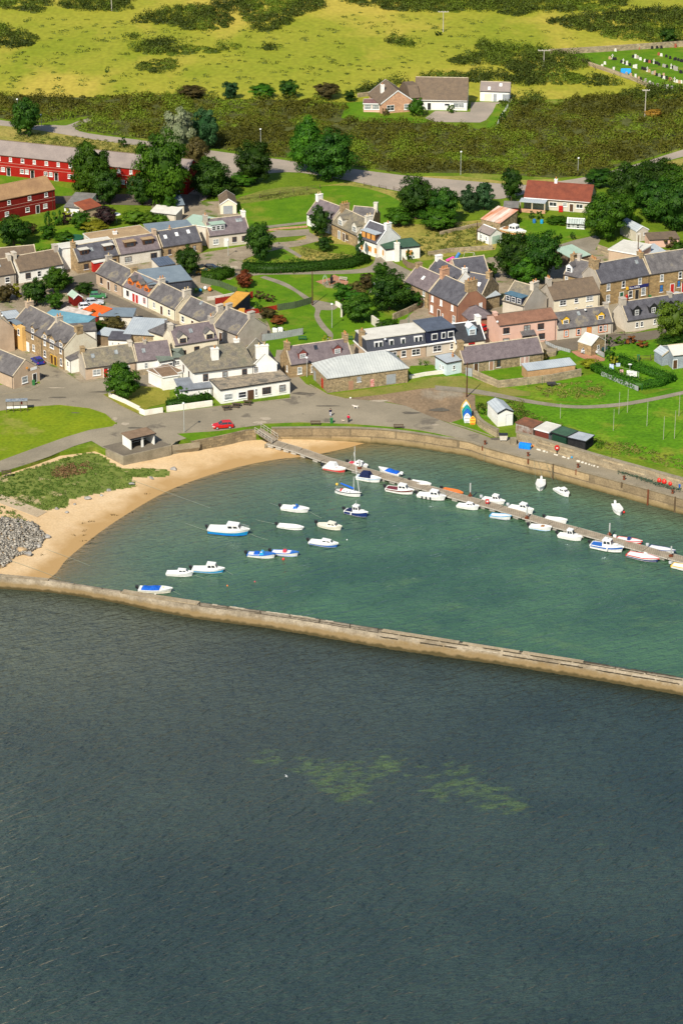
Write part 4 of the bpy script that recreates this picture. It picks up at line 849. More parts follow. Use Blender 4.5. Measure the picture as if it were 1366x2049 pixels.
H_('extension', 'wide brown felt flat roof behind the purple slate cottage', 'extension', (192, 487), (304, 470), 5.2, 7.5, 0, M_dirtyw, R_brfelt, roof='flat', gutter=M_whitep, chims=[(.45, .8, .9, .5, M_whitep, 1)])
H_('porch', 'dark glazed porch with pale green roof on the purple slate cottage', 'porch', (274, 506.5), (300, 502.5), 2.4, 1.6, .15, M_brownp, R_green, roof='mono', front=[(.3, 1.4, .9, 1.2, {'fm': M_brownp}), (.72, 1.4, .9, 1.2, {'fm': M_brownp})])
H_('cottage', 'tan brick cottage with dark slate roof, three large skylights and orange porch', 'cottage', (325, 495), (404.5, 482.5), 2.8, 6.4, 2.9, W_stone, R_slate2, front=[(.18, 1.4, .8, 1.3, {'fm': M_brownp}), (.80, 1.4, .9, 1.3, {'fm': M_brownp})], sky=[(.16, .45, M_whitep), (.45, .50, M_whitep), (.75, .55, M_whitep)], chims=[(.33, .4, .5, .5, W_tan, 1)])
H_('extension', 'blue grey felt flat roof behind the cottage with three skylights', 'extension', (303, 466), (388, 457), 5.0, 6.4, 0, W_harl, R_blue, roof='flat', gutter=M_greyp)
H_('porch', 'orange timber porch with small slate roof below the three skylights', 'porch', (354, 494), (384, 489), 2.2, 1.8, .6, M_orangep, R_slate, roof='mono')
H_('cottage', 'harled cottage with big green topped dormer and white right half', 'cottage', (418, 473), (500, 463.5), 3.0, 7.4, 3.0, W_pale, R_purp, front=[(.17, 1.5, 1.4, 1.3, {'mull': 1}), (.62, 1.5, 1.1, 1.3, {'fm': M_brownp}), (.86, 1.5, 1.2, 1.3, {'fm': M_brownp})], doors=[('f', .42, {'m': M_whitep})], sidewm=W_tan,
chims=[(0, 1.0, .8, 1.6, W_harl, 1), (1, 1.0, .9, 1.2, W_white, 1, .5, M_potb)], sky=[(.78, .6), (.86, .6)], dorms=[(.26, 3.3, 1.7, .9, 'flat', M_greyp, R_green, {'n': 3, 'w': .95, 'h': 1.1})])
H_('extension', 'pale green felt roofed extension behind the cottage with the green topped dormer', 'extension', (365, 446), (425, 455), 4.8, 5.5, .4, M_dirtyw, R_green, roof='mono', gutter=M_whitep)
# --- middle row running down towards the pub ---
H_('cottage', 'tan harled end cottage with plain slate roof, top of the sloping middle row', 'cottage', (192.5, 545.5), (246, 572), 2.7, 6.6, 2.7, W_tan, R_slate, front=[(.2, 1.4, .9, 1.4, {'fm': M_brownp}), (.74, 1.4, .9, 1.4, {'fm': M_brownp})], doors=[('f', .47, {})], chims=[(0, .8, .8, 1.4, W_harl, 1, .5, M_potb), (1, .8, .8, 1.4, W_stone, 0)])
H_('cottage', 'white cottage with three bright orange dormers in the middle row', 'cottage', (246.5, 572.3), (297, 594), 2.7, 6.6, 2.7, W_white, R_purp, front=[(.18, 1.4, .9, 1.3, {'fm': M_brownp}), (.84, 1.4, .9, 1.3, {'fm': M_redp})], doors=[('f', .42, {'m': M_redp}), ('f', .55, {'m': M_redp})],
dorms=[(.2, 1.92, 1.12, .7, 'gable', M_orangep, R_slate, {'fm': M_orangep}), (.52, 1.92, 1.12, .7, 'gable', M_orangep, R_slate, {'fm': M_orangep}), (.84, 1.92, 1.12, .7, 'gable', M_orangep, R_slate, {'fm': M_orangep})])
H_('extension', 'large dark slate clad extension with blue roof behind the orange dormers', 'extension', (298, 570), (384, 560), 5.0, 9, .5, W_slateclad, R_blue, roof='mono')
H_('cottage', 'cream cottage with white margins and two chimneys, centre of the middle row', 'cottage', (297.8, 594.2), (351.5, 620), 2.7, 6.6, 2.8, W_cream, R_slate, front=[(.2, 1.4, .9, 1.4), (.76, 1.4, .9, 1.4)], doors=[('f', .48, {})], chims=[(0, .9, .8, 1.5, W_pale, 2), (1, 1.0, .9, 1.8, W_pale, 2, .5, M_potb)])
H_('cottage', 'pale cottage with tv aerial flashing between two wide chimneys in the middle row', 'cottage', (359, 624), (418, 650), 2.7, 6.6, 2.8, W_cream, R_slate, front=[(.12, 1.4, 1.0, 1.4), (.74, 1.4, .9, 1.4)], doors=[('f', .45, {})], sky=[(.4, .75)], chims=[(1, .9, .8, 1.5, W_pale, 0)])
H_('cottage', 'slate roofed cottage with big bare harled gable, lower end of the middle row', 'cottage', (427, 652), (476, 671), 2.9, 8.4, 3.2, W_harl, R_slate, doors=[('f', .3, {})], chims=[(0, .9, .8, 1.4, W_harl, 0), (1, .9, .9, 1.5, W_harl, 0)])
H_('workshop', 'orange roofed lean-to workshop behind the middle row', 'workshop', (442, 613), (468, 616), 3.4, 10, .3, W_slateclad, mat('orange_roof', (.62, .33, .06), (.52, .27, .05), s=.5), roof='flat', gutter=M_blackp)
H_('extension', 'terracotta roofed low extension by the red garden fence', 'extension', (494, 660), (524, 657), 2.3, 7, .2, W_pale, mat('terracotta_roof', (.48, .17, .055), (.38, .13, .045), s=.6), roof='flat', right=[(.4, 1.2, .6, .7)])
H_('shed', 'small orange roofed store between lean-to workshop and garden', 'shed', (468, 634), (487, 634), 2.2, 5, .2, W_wood, MC['orange_roof'], roof='flat')
# --- cream house and its row in front ---
H_('house', 'cream one and a half storey house with two gabled dormers and plum roof', 'house', (349, 692), (438, 678), 4.2, 6.4, 3.0, W_cream, R_purp, front=[(.21, 2.2, 1.0, 1.3, BR), (.5, 2.6, 1.2, 1.4, BR), (.80, 2.2, 1.0, 1.3, BR)], left=[], chims=[(0, .7, .9, 1.4, W_pale, 0), (1, 1.0, .9, 1.3, W_harl, 1)], sky=[(.45, .5)],
dorms=[(.2, 1.92, 1.38, .15, 'gable', W_cream, R_slate, BR), (.80, 1.92, 1.38, .15, 'gable', W_cream, R_slate, BR)])
H_('extension', 'cream wing with hipped slate roof beside the cream house', 'extension', (299, 662), (330, 672), 3.4, 6, 2.0, W_cream, R_slate, roof='hip')
H_('cottage', 'brown roofed harled cottage with glazed porch and two small skylights', 'cottage', (171, 737), (273, 724), 2.6, 6.4, 2.9, W_tan, R_old, front=[(.22, 1.4, 1.7, 1.3, {'mull': 1, 'gm': M_glassl}), (.8, 1.4, 1.5, 1.3, {'mull': 1, 'gm': M_glassl})], sky=[(.2, .45), (.66, .5)], chims=[(0, .6, .8, 1.2, W_stone, 0), (1, .6, .8, 1.2, W_pale, 0)], sidewm=W_harl)
t, W, D, h = H_('porch', 'white glazed porch with tiled roof on the brown roofed cottage', 'porch', (208, 736), (240, 732), 2.2, 2.0, .8, W_white, R_old, roof='mono', front=[(.35, 1.3, .7, 1.2), (.55, 1.3, .7, 1.2), (.75, 1.3, .7, 1.2), (.93, 1.3, .5, 1.2)], doors=[('f', .12, {'m': M_redp})])
H_('cottage', 'white walled cottage with plum slates, between brown cottage and grey porch', 'cottage', (274, 723.8), (345, 716), 2.6, 6.4, 2.9, W_white, R_purp, front=[(.26, 1.5, .8, 1.3)], sky=[(.25, .4)], chims=[(.33, .5, .6, 1.0, W_harl, 1)])
H_('porch', 'white sun porch with grey green roof in front of the plum slate cottage', 'porch', (319, 724), (347, 719), 2.5, 3.0, 1.0, W_white, mat('grey_green_roof', (.17, .20, .165), s=.6), roof='mono', front=[(.3, 1.3, 1.3, 1.2), (.75, 1.3, 1.3, 1.2)])
H_('extension', 'small white wing with grey green hipped roof left of the pub', 'extension', (347, 716), (368, 714), 2.6, 5.0, 1.0, W_white, MC['grey_green_roof'], roof='hip', front=[(.35, 1.4, 1.0, 1.0, {'mull': 1})])
# --- left street: terrace of dormered sandstone houses ---
H_('house', 'sandstone house with wall dormers and cream gable above the blue car', 'house', (85, 677), (128.5, 699), 4.7, 8.2, 3.3, W_stone, R_slate, sidewm=W_cream, front=[(.12, 4.2, .8, 1.5), (.45, 4.3, 1.5, 1.4, {'mull': 1}), (.85, 4.2, .8, 1.5), (.10, 1.5, .9, 1.4), (.85, 1.5, .8, 1.6)], doors=[('f', .42, {'m': M_brownp, 'fm': M_yelp}), ('f', .58, {'m': M_brownp, 'fm': M_yelp})], chims=[(0, .8, .9, 1.5, W_harl, 2), (1, .8, 1.0, 1.6, W_stone, 0)],
dorms=[(.12, 1.54, 1.12, .1, 'gable', W_stone, R_slate, {}), (.45, 2.3, 0.75, .1, 'gable', W_stone, R_slate, {}), (.85, 1.54, 1.12, .1, 'gable', W_stone, R_slate, {})])
H_('house', 'sandstone and yellow painted house with a blue topped dormer on the left street', 'house', (26, 646.5), (84.6, 676.8), 4.7, 8.2, 3.3, W_stone, R_slate, front=[(.68, 4.2, .8, 1.5), (.70, 1.5, .9, 1.4)], doors=[('f', .5, {'m': M_whitep})], chims=[(0, .8, .9, 1.6, W_tan, 2, .5, M_potb)], dorms=[(.68, 1.54, 1.12, .1, 'gable', W_stone, R_slate, {})])
t = [o for o in COL.objects if o.get('label', '').startswith('sandstone and yellow')][0]
q = MB(); q.box(-.02, 5.3, -.9, -.03, 0, 5.4); yb = q.build('bay', W_yel, t)
window(t, (1.0, -.9, 4.2), 1.3, 1.5, fm=M_redp); window(t, (1.0, -.9, 1.5), 1.4, 1.5, fm=M_redp); window(t, (3.9, -.9, 4.0), .8, 1.4)
q = MB(); q.box(-.1, 3.4, -1.1, .6, 5.402, 5.55); q.build('bay_roof', R_blue, t)
H_('house', 'tall tan harled house with bare gable at the far left edge', 'house', (-100, 620), (-32, 668), 5.2, 7.0, 3.4, W_tan, R_slate, chims=[(1, .9, .9, 1.5, W_harl, 1), (0, .9, .9, 1.5, W_harl, 1)])
H_('garage', 'low grey garage with roller door below the tan gable, left edge', 'garage', (-12, 683), (26, 672), 2.2, 4, .1, W_harl, R_felt, roof='flat')
t, W, D, h = H_('cottage', 'grey roofed harled cottage at the lower left street corner', 'cottage', (-70, 713), (27.5, 753.6), 2.8, 6.8, 2.7, W_tan, R_slate, right=[(.42, 1.4, 1.5, 1.4, {'trans': 1})], doors=[('r', .8, {'m': M_blackp})], chims=[])
q = MB(); q.tube((W + .02, D * .5, 3.9), (W + .3, D * .5, 3.9), .06, n=6); q.box(W + .25, W + .32, D * .5 - .25, D * .5 + .25, 3.65, 4.1); q.build('wall_lamp', mat('orange_lamp', (.8, .35, .08)), t)
q = MB(); q.box(W + .01, W + .05, D * .66, D * .9, 2.9, 3.5); q.build('sign_board', M_whitep, t)
H_('annexe', 'small white annexe with grey roof wedged between cream gable and tan cottage', 'annexe', (130, 713), (142, 722), 2.8, 4.5, .9, W_white, R_slate, roof='mono', front=[(.5, 1.6, .8, 1.2)])
# back buildings of the left terrace
H_('extension', 'pale yellow wing with teal blue roof behind the left terrace', 'extension', (76, 640), (163, 655), 3.9, 6, .3, mat('pale_yellow_wall', (.72, .68, .42), (.66, .62, .38)), mat('teal_roof', (.16, .33, .40), (.12, .26, .33), s=.6), roof='mono', gutter=M_whitep)
H_('shed', 'white sheet roofed lean-to beside the left terrace chimney', 'shed', (16, 640), (45, 636), 3.4, 5, .1, W_harl, R_asb, roof='flat')
H_('extension', 'white walled wing with dark roof behind the cream gable', 'extension', (139, 664), (193, 661), 4.0, 4.2, .2, W_white, R_slate, roof='mono')
H_('shed', 'grey sheet roofed shed with open front beside small white store', 'shed', (194, 669), (238, 676), 2.3, 3.5, .3, W_wood, R_asb, roof='mono')
H_('shed', 'small white store with dark roof and two tiny windows', 'shed', (217, 679), (258, 681), 2.3, 4, .3, W_white, R_slate2, roof='mono', front=[(.2, 1.4, .5, .7), (.5, 1.4, .5, .7)])
H_('workshop', 'wide low workshop with pale corrugated roof and shadowed walls', 'workshop', (248, 668), (315, 672), 2.6, 9, .5, W_rubble, R_asb, roof='mono', front=[(.1, 1.4, .9, .8)])
H_('shed', 'red walled shed with bright orange sheet roof next to the silver car', 'shed', (160, 624), (196, 634), 2.4, 4.6, .5, W_dkred, mat('bright_orange_roof', (.72, .13, .025), (.60, .10, .02), s=.8), roof='mono')
H_('garage', 'cream garage with blue grey roof below the silver car', 'garage', (197, 632), (266, 634), 2.5, 4.6, .25, M_dirtyw, R_blue, roof='mono')
H_('garage', 'long low stone garage with mottled white roof beside the orange roofed shed', 'garage', (111, 627), (160, 640), 2.4, 4.2, .3, W_rubble, mat('mottled_roof', (.62, .56, .50), (.40, .34, .29), s=.8), roof='mono')
H_('shed', 'little red shed with pale green roof by the garden fence', 'shed', (148, 597), (165, 594), 1.9, 3, .8, W_dkred, R_green, roof='xgable', verge=M_whitep)
# --- the pub ---
pubw = dict(trans=1, fm=M_brownp)
t, W, D, h = H_('pub', 'large white two storey harbour pub with hipped lichened roof', 'pub', (386.6, 746), (508.5, 730.5), 5.0, 9.0, 3.6, W_white, R_old, roof='hip', hipL=(4.5, 1.0), front=[(.2, 3.6, 1.1, 1.6, BR), (.52, 3.6, 1.1, 1.6, BR), (.84, 3.6, 1.1, 1.6, BR)], left=[(.75, 3.5, .8, 1.6, BR), (.32, 3.5, .8, 1.6, BR)], skew=False)
chimney(t, 3.9 + 1.4, 2.0, h + .9, h + 3.9, 1.5, .9, W_white, 1, None, 'x')
chimney(t, W * .83, D * .52, h + 3.2, h + 4.3, 1.1, .6, W_white, 1, None, 'x')
t, W, D, h = H_('pub', 'tall white gabled end block of the pub with broad chimney', 'pub', (506, 730.5), (554, 726.5), 5.0, 8.5, 2.5, W_white, R_old, roof='xgable', front=[(.12, 3.9, .8, 1.2, BR)], verge=W_white)
chimney(t, W * .40, .5, h + 1.2, h + 3.9, 2.6, .9, W_white, 2, M_potb, 'x')
t, W, D, h = H_('pub', 'low white front bar of the pub with flat lichened roof and four windows', 'pub', (441.5, 781), (580, 760.5), 3.0, 6.2, 0, W_white, R_lichfelt, roof='flat', gutter=M_blackp, front=[(.11, 1.35, 1.8, 1.35, {'trans': 1}), (.31, 1.35, 1.8, 1.35, {'trans': 1}), (.66, 1.45, 1.9, 1.5, {'fm': M_brownp, 'mull': 2, 'trans': 0}), (.89, 1.45, 1.4, 1.5, {'fm': M_brownp, 'trans': 1}), (.51, 1.5, .5, 1.5)], doors=[('f', .43, {'m': M_brownp, 'fm': M_brownp, 'w_': 1.2})])
H_('annexe', 'white flat roofed box annexe at the left of the pub', 'annexe', (326, 755.5), (356, 751), 2.9, 5.2, 0, W_white, mat('brown_grit_roof', (.25, .17, .11), s=.8), roof='flat', gutter=M_whitep)
H_('annexe', 'white flat roofed store left of the pub facing the garden', 'annexe', (297, 742), (326, 755.2), 2.75, 5.0, 0, W_white, MC['brown_grit_roof'], roof='flat', gutter=M_whitep)
H_('lean_to', 'grey roofed lean-to on the pub side behind the hedge', 'lean-to', (360, 782), (424, 775), 2.2, 4.5, .8, W_white, mat('slate_blue_sheet', (.21, .23, .26), s=.5), roof='mono')
# --- centre: stone cottage, store, mansards ---
H_('cottage', 'sandstone cottage with two red brown dormers and a clay pot on each chimney', 'cottage', (580.6, 730.5), (704.5, 713), 2.9, 6.0, 2.9, W_stone, R_purp, front=[(.15, 1.4, 1.0, 1.5, {'gm': M_glassl}), (.37, 1.4, 1.0, 1.5, {'gm': M_glassl})], doors=[('f', .62, {'m': M_redp})], left=[(.3, 1.5, .6, 1.3, {'gm': M_glassl})], sky=[(.47, .6, M_glass)], chims=[(0, 1.0, .9, 1.5, W_stone, 1), (1, 1.1, .9, 1.5, W_stone, 2)],
dorms=[(.22, 1.79, 1.38, .7, 'gable', paint('plum_paint', (.20, .05, .04)), R_purp, {'gm': M_glassl}), (.78, 1.79, 1.38, .7, 'gable', paint('plum_paint', (.20, .05, .04)), R_purp, {'gm': M_glassl})])
t, W, D, h = H_('store', 'long rubble stone net store with hipped white metal roof', 'store', (655, 757.5), (815.5, 736.5), 3.2, 9.0, 2.7, W_rubble, R_white, roof='hip', hipL=(4.2, 3.4), front=[(.39, 2.15, .9, 1.1, {'fm': M_greyp, 'gm': M_greyp})], gutter=None, left=[])
for u, w_, h_, z, m in ((.29, 1.0, 2.0, 0, paint('faded_door', (.36, .20, .13))), (.555, .8, 1.7, .1, mat('peeling_door', (.65, .42, .38), (.45, .08, .06), s=3)), (.79, 2.1, 2.1, .2, M_greyp)):
 q = MB(); q.box(u * W - w_ / 2, u * W + w_ / 2, -.05, -.003, z, z + h_); q.box(u * W - .03, u * W + .03, -.07, -.052, z, z + h_); q.build('door', m, t)
for v, m in ((.35, M_redp), (.86, M_greyp)):
 q = MB(); q.box(-.05, -.003, v * D - .55, v * D + .55, 0, 2.1); q.build('door', m, t)
def mansard(name, label, A, B, h, D, lw, um, ur, lower, upper, wm, hh=2.2, box=False, chim=(), left=()):
 t, W, D, h = H_(name, label, 'house', A, B, h, D, .0001, wm, MC['white_membrane'] if False else ur, roof='flat', front=lower, gutter=None, left=left)
 q = MB(); ins = .12 if box else .9
 if box: q.box(.05, W - .05, .1, D - .1, h + .21, h + hh)
 else: q.sweep_x([(-.1, h + .205), (ins, h + hh), (D - ins, h + hh), (D + .1, h + .205)], .02, W - .02)
 u = q.build('mansard', um, t)
 q = MB(); q.box(-.1, W + .1, (-.25 if box else ins - .25), D - ins + .2, h + hh + .002, h + hh + .2); q.build('mansard_roof', ur, u)
 q = MB(); q.box(0, W, -.42, -.205, h - .05, h + .16); q.build('gutter', M_whitep, t)
 yy = .1 if box else ins * .5 - .1
 for uu, ww in upper:
  x = uu * W; zc = h + hh * .52; q = MB(); d0 = yy - .14
  q.box(x - ww / 2, x + ww / 2, d0, d0 + .5, zc - .7, zc + .7)
  fo = q.build('window', M_whitep, t)
  n = 2 if ww > 1.5 else 1
  for k in range(n):
   g = MB(); a = x - ww / 2 + ww * k / n + .14; b = x - ww / 2 + ww * (k + 1) / n - .14; g.box(a, b, d0 - .02, d0 - .003, zc - .55, zc + .55); g.build('pane', M_glass, fo)
 for ch in chim: chimney(t, ch[0] * W, D * ch[1], h, h + hh + ch[2], ch[3], ch[4], ch[5], ch[6])
 return t, W, D, h
t, W, D, h = mansard('house', 'beige house with grey slate mansard storey and white roof, four white upper windows', (734.4, 706), (851.5, 690), 2.7, 7.5, 0, W_slateclad, R_whitef, [(.46, 1.4, 1.1, 1.4, {}), (.62, 1.4, 1.1, 1.4, {}), (.83, 1.4, 1.9, 1.4, {'mull': 1})], [(.2, 1.9), (.42, 1.0), (.62, 1.0), (.88, 1.9)], W_tan, hh=2.6, chim=[(.02, .5, 1.0, .9, 1.4, W_stone, 1)])
mansard('house', 'grey house with black boxed upper storey outlined in white', (853, 689.8), (909, 681.5), 2.7, 7.0, 0, W_navy, mat('dark_blue_felt', (.10, .12, .16)), [(.38, 1.5, 2.0, 1.4, {'mull': 1}), (.9, 1.5, .8, 1.3, {})], [(.28, 1.4), (.6, 1.0), (.86, 1.4)], W_pale, hh=3.0, box=True)
H_('cottage', 'black slated cottage with blue and white dormer and red window frame', 'cottage', (910, 687), (970.5, 679.5), 2.5, 7.2, 3.0, W_cream, mat('black_slate_roof', (.05, .052, .058), (.035, .036, .04), s=.8), front=[(.55, 1.4, 1.1, 1.3, {'fm': M_redp, 'margin': M_redp})], verge=M_whitep, chims=[(1, 1.2, .9, 1.6, W_white, 0)], doors=[('f', .12, {'m': M_redp})], dorms=[(.62, 1.79, 1.75, 1.0, 'gable', paint('pale_blue_paint', (.45, .62, .72)), M_lead, {'gm': M_glassl})])
H_('cottage', 'long low stone cottage with slate roof and boarded openings behind the walled garden', 'cottage', (926, 727.8), (1086.5, 706), 2.3, 5.6, 2.6, W_rubble, R_purp, front=[(.44, 1.3, .0 + .9, 1.6, {'fm': M_brownp})], doors=[('f', .16, {'m': M_brownp}), ('f', .35, {'m': paint('faded_door', (.36, .2, .13))}), ('f', .74, {'m': mat('pale_pink_door', (.5, .33, .28))}), ('f', .79, {'m': MC['pale_pink_door']})], chims=[(0, 1.3, 1.0, 1.4, W_stone, 0)])
H_('cabin', 'small pale blue flat roofed hut with two windows at end of the low stone cottage', 'hut', (893, 727.5), (925.5, 721), 2.7, 4.6, 0, paint('pale_blue_wall', (.58, .68, .72)), R_asb, roof='flat', front=[(.45, 1.5, .6, 1.0)], left=[(.3, 1.3, .6, .9), (.55, 1.3, .6, .9)], chims=[(.72, .6, .25, .25, M_pot, 1)])
t, W, D, h = H_('house', 'two storey pink house with brown low roof and small slate canopy', 'house', (998.5, 652), (1113.5, 637.5), 4.9, 6.8, 1.3, W_pink, mat('rust_brown_roof', (.25, .13, .085), (.18, .095, .065), s=.5), skew=False, front=[(.12, 3.6, 1.5, 1.4, {'fm': M_brownp, 'mull': 1}), (.48, 3.6, 1.5, 1.4, {'fm': M_brownp, 'mull': 1}), (.72, 3.6, 1.5, 1.4, {'fm': M_brownp, 'mull': 1}), (.12, 1.3, 1.5, 1.2, {'fm': M_brownp}), (.74, 1.3, 1.5, 1.4, {'fm': M_brownp, 'mull': 1}), (.48, 1.4, 2.2, 1.6, {'fm': M_brownp, 'mull': 2})], chims=[(0, .5, .8, 1.2, W_pink, 0)], verge=R_brown)
q = MB(); q.sweep_x([(-1.3, 2.35), (0, 3.0), (0, 3.1), (-1.3, 2.45)], W * .36, W * .6); q.box(W * .36 + .02, W * .36 + .14, -1.2, -1.08, 0, 2.34); q.box(W * .6 - .14, W * .6 - .02, -1.2, -1.08, 0, 2.34); q.build('canopy', R_slate, t)
H_('cottage', 'pale cottage with orange window surrounds and two yellow edged dormers', 'cottage', (1114.5, 659.5), (1225.5, 645), 2.5, 6.2, 2.8, W_pale, R_slate, front=[(.16, 1.35, .8, 1.3, {'margin': M_orangep}), (.38, 1.35, .8, 1.3, {'margin': M_orangep}), (.78, 1.4, .8, 1.4, {'margin': M_orangep}), (.86, 1.4, .8, 1.4, {'margin': M_orangep})], doors=[('f', .57, {'m': M_tanw, 'fm': M_orangep})], sky=[(.45, .6)], chims=[(1, .6, .9, 1.2, W_harl, 0)],
dorms=[(.17, 1.66, 1.25, .7, 'gable', M_yelp, R_slate, {'trans': 1}), (.80, 1.66, 1.25, .7, 'gable', M_yelp, R_slate, {'trans': 1})])
H_('house', 'cream two storey house with brown tiled roof next to the post office', 'house', (1107, 601), (1199, 587), 4.6, 7.0, 2.7, W_cream, R_brown, front=[(.2, 3.7, 1.6, 1.2, {'mull': 1}), (.49, 3.8, 1.0, 1.1, {}), (.78, 3.8, 1.7, 1.1, {'mull': 1, 'gm': M_glassl}), (.2, 1.5, 1.4, 1.1, {}), (.49, 1.7, .7, .8, {}), (.78, 1.5, 1.7, 1.3, {'mull': 1, 'gm': M_glassl})], chims=[(0, 1.2, .9, 1.5, W_harl, 2)], sidewm=W_harl, skew=False, verge=R_brown)
t, W, D, h = H_('house', 'tall pale harled house with wide blue roofed dormer, gable to the street', 'house', (1005, 601), (1048, 613), 4.9, 8.2, 3.4, W_pale, R_old, front=[(.3, 1.6, 1.3, 1.3, {'gm': M_glassl}), (.78, 1.5, 1.3, 1.3, {'mull': 1})], doors=[('f', .58, {'m': M_whitep})], chims=[(1, 1.0, 1.0, 2.0, W_pale, 2)], dorms=[(.5, 4.6, 1.7, .0, 'flat', W_navy, mat('blue_slate_sheet', (.10, .19, .26)), {'n': 3, 'w': 1.1, 'h': 1.2})])
# --- cluster round the court ---
H_('house', 'yellow sandstone house with plum slates at the left of the court', 'house', (809, 562.5), (857.5, 584.5), 4.0, 7.2, 3.0, W_stone, R_purp, front=[(.18, 3.2, .8, 1.2, {'gm': M_glassl}), (.80, 3.2, .8, 1.2, {'gm': M_glassl}), (.45, 1.2, .9, 1.2, {})], doors=[('f', .75, {})], chims=[(0, .7, .9, 1.4, W_stone, 0)], sky=[(.5, .4, M_whitep)])
H_('house', 'red brown harled two storey house with broad stone chimneys', 'house', (858, 585), (916.5, 612), 5.0, 7.6, 3.4, W_brown, R_slate2, front=[(.12, 3.9, .8, 1.3, {'gm': M_whitep}), (.42, 3.9, .8, 1.3, {'gm': M_whitep}), (.80, 3.9, .8, 1.3, {'gm': M_whitep}), (.1, 1.5, 1.0, 1.6, {'gm': M_whitep}), (.86, 1.5, 1.0, 1.6, {}), (.48, 1.1, .5, .9, {})], doors=[('f', .35, {'m': M_brownp})], right=[(.8, 3.9, .9, 1.2, {'gm': M_whitep})], chims=[(0, 1.5, 1.0, 2.0, W_brick, 4), (1, 1.5, 1.2, 2.6, W_stone, 3)])
H_('extension', 'red brown single storey extension with hipped plum roof in the court', 'extension', (938, 640), (985, 634), 2.8, 6.0, 2.0, W_brown, R_purp, roof='hip', front=[(.15, 1.5, 1.4, 1.5, {'mull': 1})])
H_('house', 'dark slated house with white gable at the back of the court', 'house', (850, 548), (905, 577), 4.6, 6.6, 3.2, W_white, R_slate2, verge=M_skew, chims=[(0, .7, .9, 1.5, W_white, 0), (1, .8, .7, 1.1, W_white, 1)])
H_('house', 'slate house with pink harled right gable behind the court', 'house', (914, 556), (979, 548), 4.0, 7.0, 3.2, W_pink, R_slate2, verge=M_skew)
H_('house', 'long slate roofed house with two skylights in the middle of the court', 'house', (905, 578), (965, 590), 4.0, 7.4, 3.2, W_rubble, R_slate2, sky=[(.25, .6, M_whitep), (.75, .35, M_whitep)], chims=[(1, .9, 1.0, 1.4, W_stone, 1)])
H_('outhouse', 'rubble stone outhouse with pale blue sheet roof beside the court', 'outhouse', (966, 598), (1000, 590), 2.8, 5.0, .9, W_rubble, R_asb, roof='mono')
# --- boarded up house group ---
t, W, D, h = H_('house', 'white house with boarded orange windows and wide dormer, gable to the right', 'house', (716, 475), (754.5, 488.5), 3.4, 7.4, 3.3, W_white, R_slate2, front=[(.2, 1.5, 1.0, 1.6, {'fm': M_tanw, 'gm': M_tanw}), (.62, 1.6, 1.1, 1.3, {'fm': M_tanw, 'gm': M_tanw}), (.97 - .05, 1.6, .9, 1.3, {'fm': M_tanw, 'gm': M_tanw})], verge=M_whitep, chims=[(1, .9, .9, 1.6, W_white, 1)], right=[],
dorms=[(.5, 5.0, 1.7, .3, 'flat', M_brownp, R_asb, {'n': 3, 'w': 1.15, 'h': 1.3, 'fm': M_tanw, 'gm': M_tanw})])
t, W, D, h = H_('extension', 'white flat extension with dark green roof and boarded windows', 'extension', (772, 500), (839.5, 493), 2.9, 6.0, 0, W_white, R_dkgreen, roof='flat', gutter=M_blackp, front=[(.68, 1.6, 1.6, 1.2, {'fm': M_tanw, 'gm': M_tanw})], left=[(.35, 1.5, 1.0, 1.3, {'fm': M_tanw, 'gm': M_tanw})])
chimney(t, W * .30, -.42, 0, 4.4, 1.1, .8, W_white, 1, M_potb)
H_('house', 'old sandstone house with two gabled dormers and mossy roof beside the boarded house', 'house', (663, 447), (715, 472), 3.0, 7.0, 3.2, W_stone, R_old, front=[(.6, 1.4, 1.0, 1.3, {'fm': M_brownp})], doors=[('f', .48, {'m': M_brownp}), ('f', .3, {'m': M_greyp})], chims=[(0, 1.2, .9, 2.2, W_stone, 3, .5, M_pot), (1, 1.0, 1.0, 1.8, M_dirtyw, 2, .5, M_potb)],
dorms=[(.3, 2.05, 1.75, .3, 'gable', M_dirtyw, R_old, {'gm': M_glassl}), (.84, 2.05, 1.75, .3, 'gable', M_dirtyw, R_old, {'gm': M_glassl})])
H_('house', 'grey slated rear wing with tall white stack behind the mossy roofed house', 'house', (700, 442), (745, 446), 3.6, 7.0, 2.6, W_stone, R_slate, chims=[(.97, 1.3, .9, .8, M_dirtyw, 0)])
H_('house', 'white cottage with two small black dormers half hidden by a tree', 'house', (614, 428), (662, 446), 2.9, 7.0, 3.2, W_white, R_purp, front=[(.2, 1.5, .9, 1.3, {}), (.7, 1.5, .9, 1.3, {})], chims=[(0, 1.1, .9, 1.6, W_white, 2, .5, M_potb)], dorms=[(.25, 2.1, 1.2, .7, 'flat', M_blackp, R_slate, {}), (.78, 2.1, 1.2, .7, 'flat', M_blackp, R_slate, {})])
# --- red roofed bungalow and its yard ---
t, W, D, h = H_('bungalow', 'cream bungalow with red tiled roof above the tidy garden', 'bungalow', (1048, 394), (1180, 404), 2.9, 8.6, 2.9, W_pale, R_red, skew=False, over=.4, front=[(.44, 1.6, 1.9, 1.1, {'mull': 1, 'trans': 0}), (.62, 1.7, 1.1, 1.0, {}), (.84, 1.6, 1.7, 1.1, {'mull': 1, 'trans': 0})], doors=[('f', .72, {'m': M_brownp})], right=[(.5, 1.6, .5, .6)], chims=[(.43, .8, .7, .7, M_whitep, 1)], verge=R_red, gutter=M_whitep)
q = MB(); q.box(-.6, W * .36, -3.4, -.42, h - .3, h - .12); q.build('porch_roof', R_asb, t)
for x in (-.5, W * .15, W * .34):
 q = MB(); q.box(x, x + .3, -3.3, -3.0, 0, h - .31); q.build('porch_post', M_skew, t)
q = MB(); q.box(-.5, W * .36, -3.35, -3.2, .0, .9); q.build('porch_wall', W_brick, t)
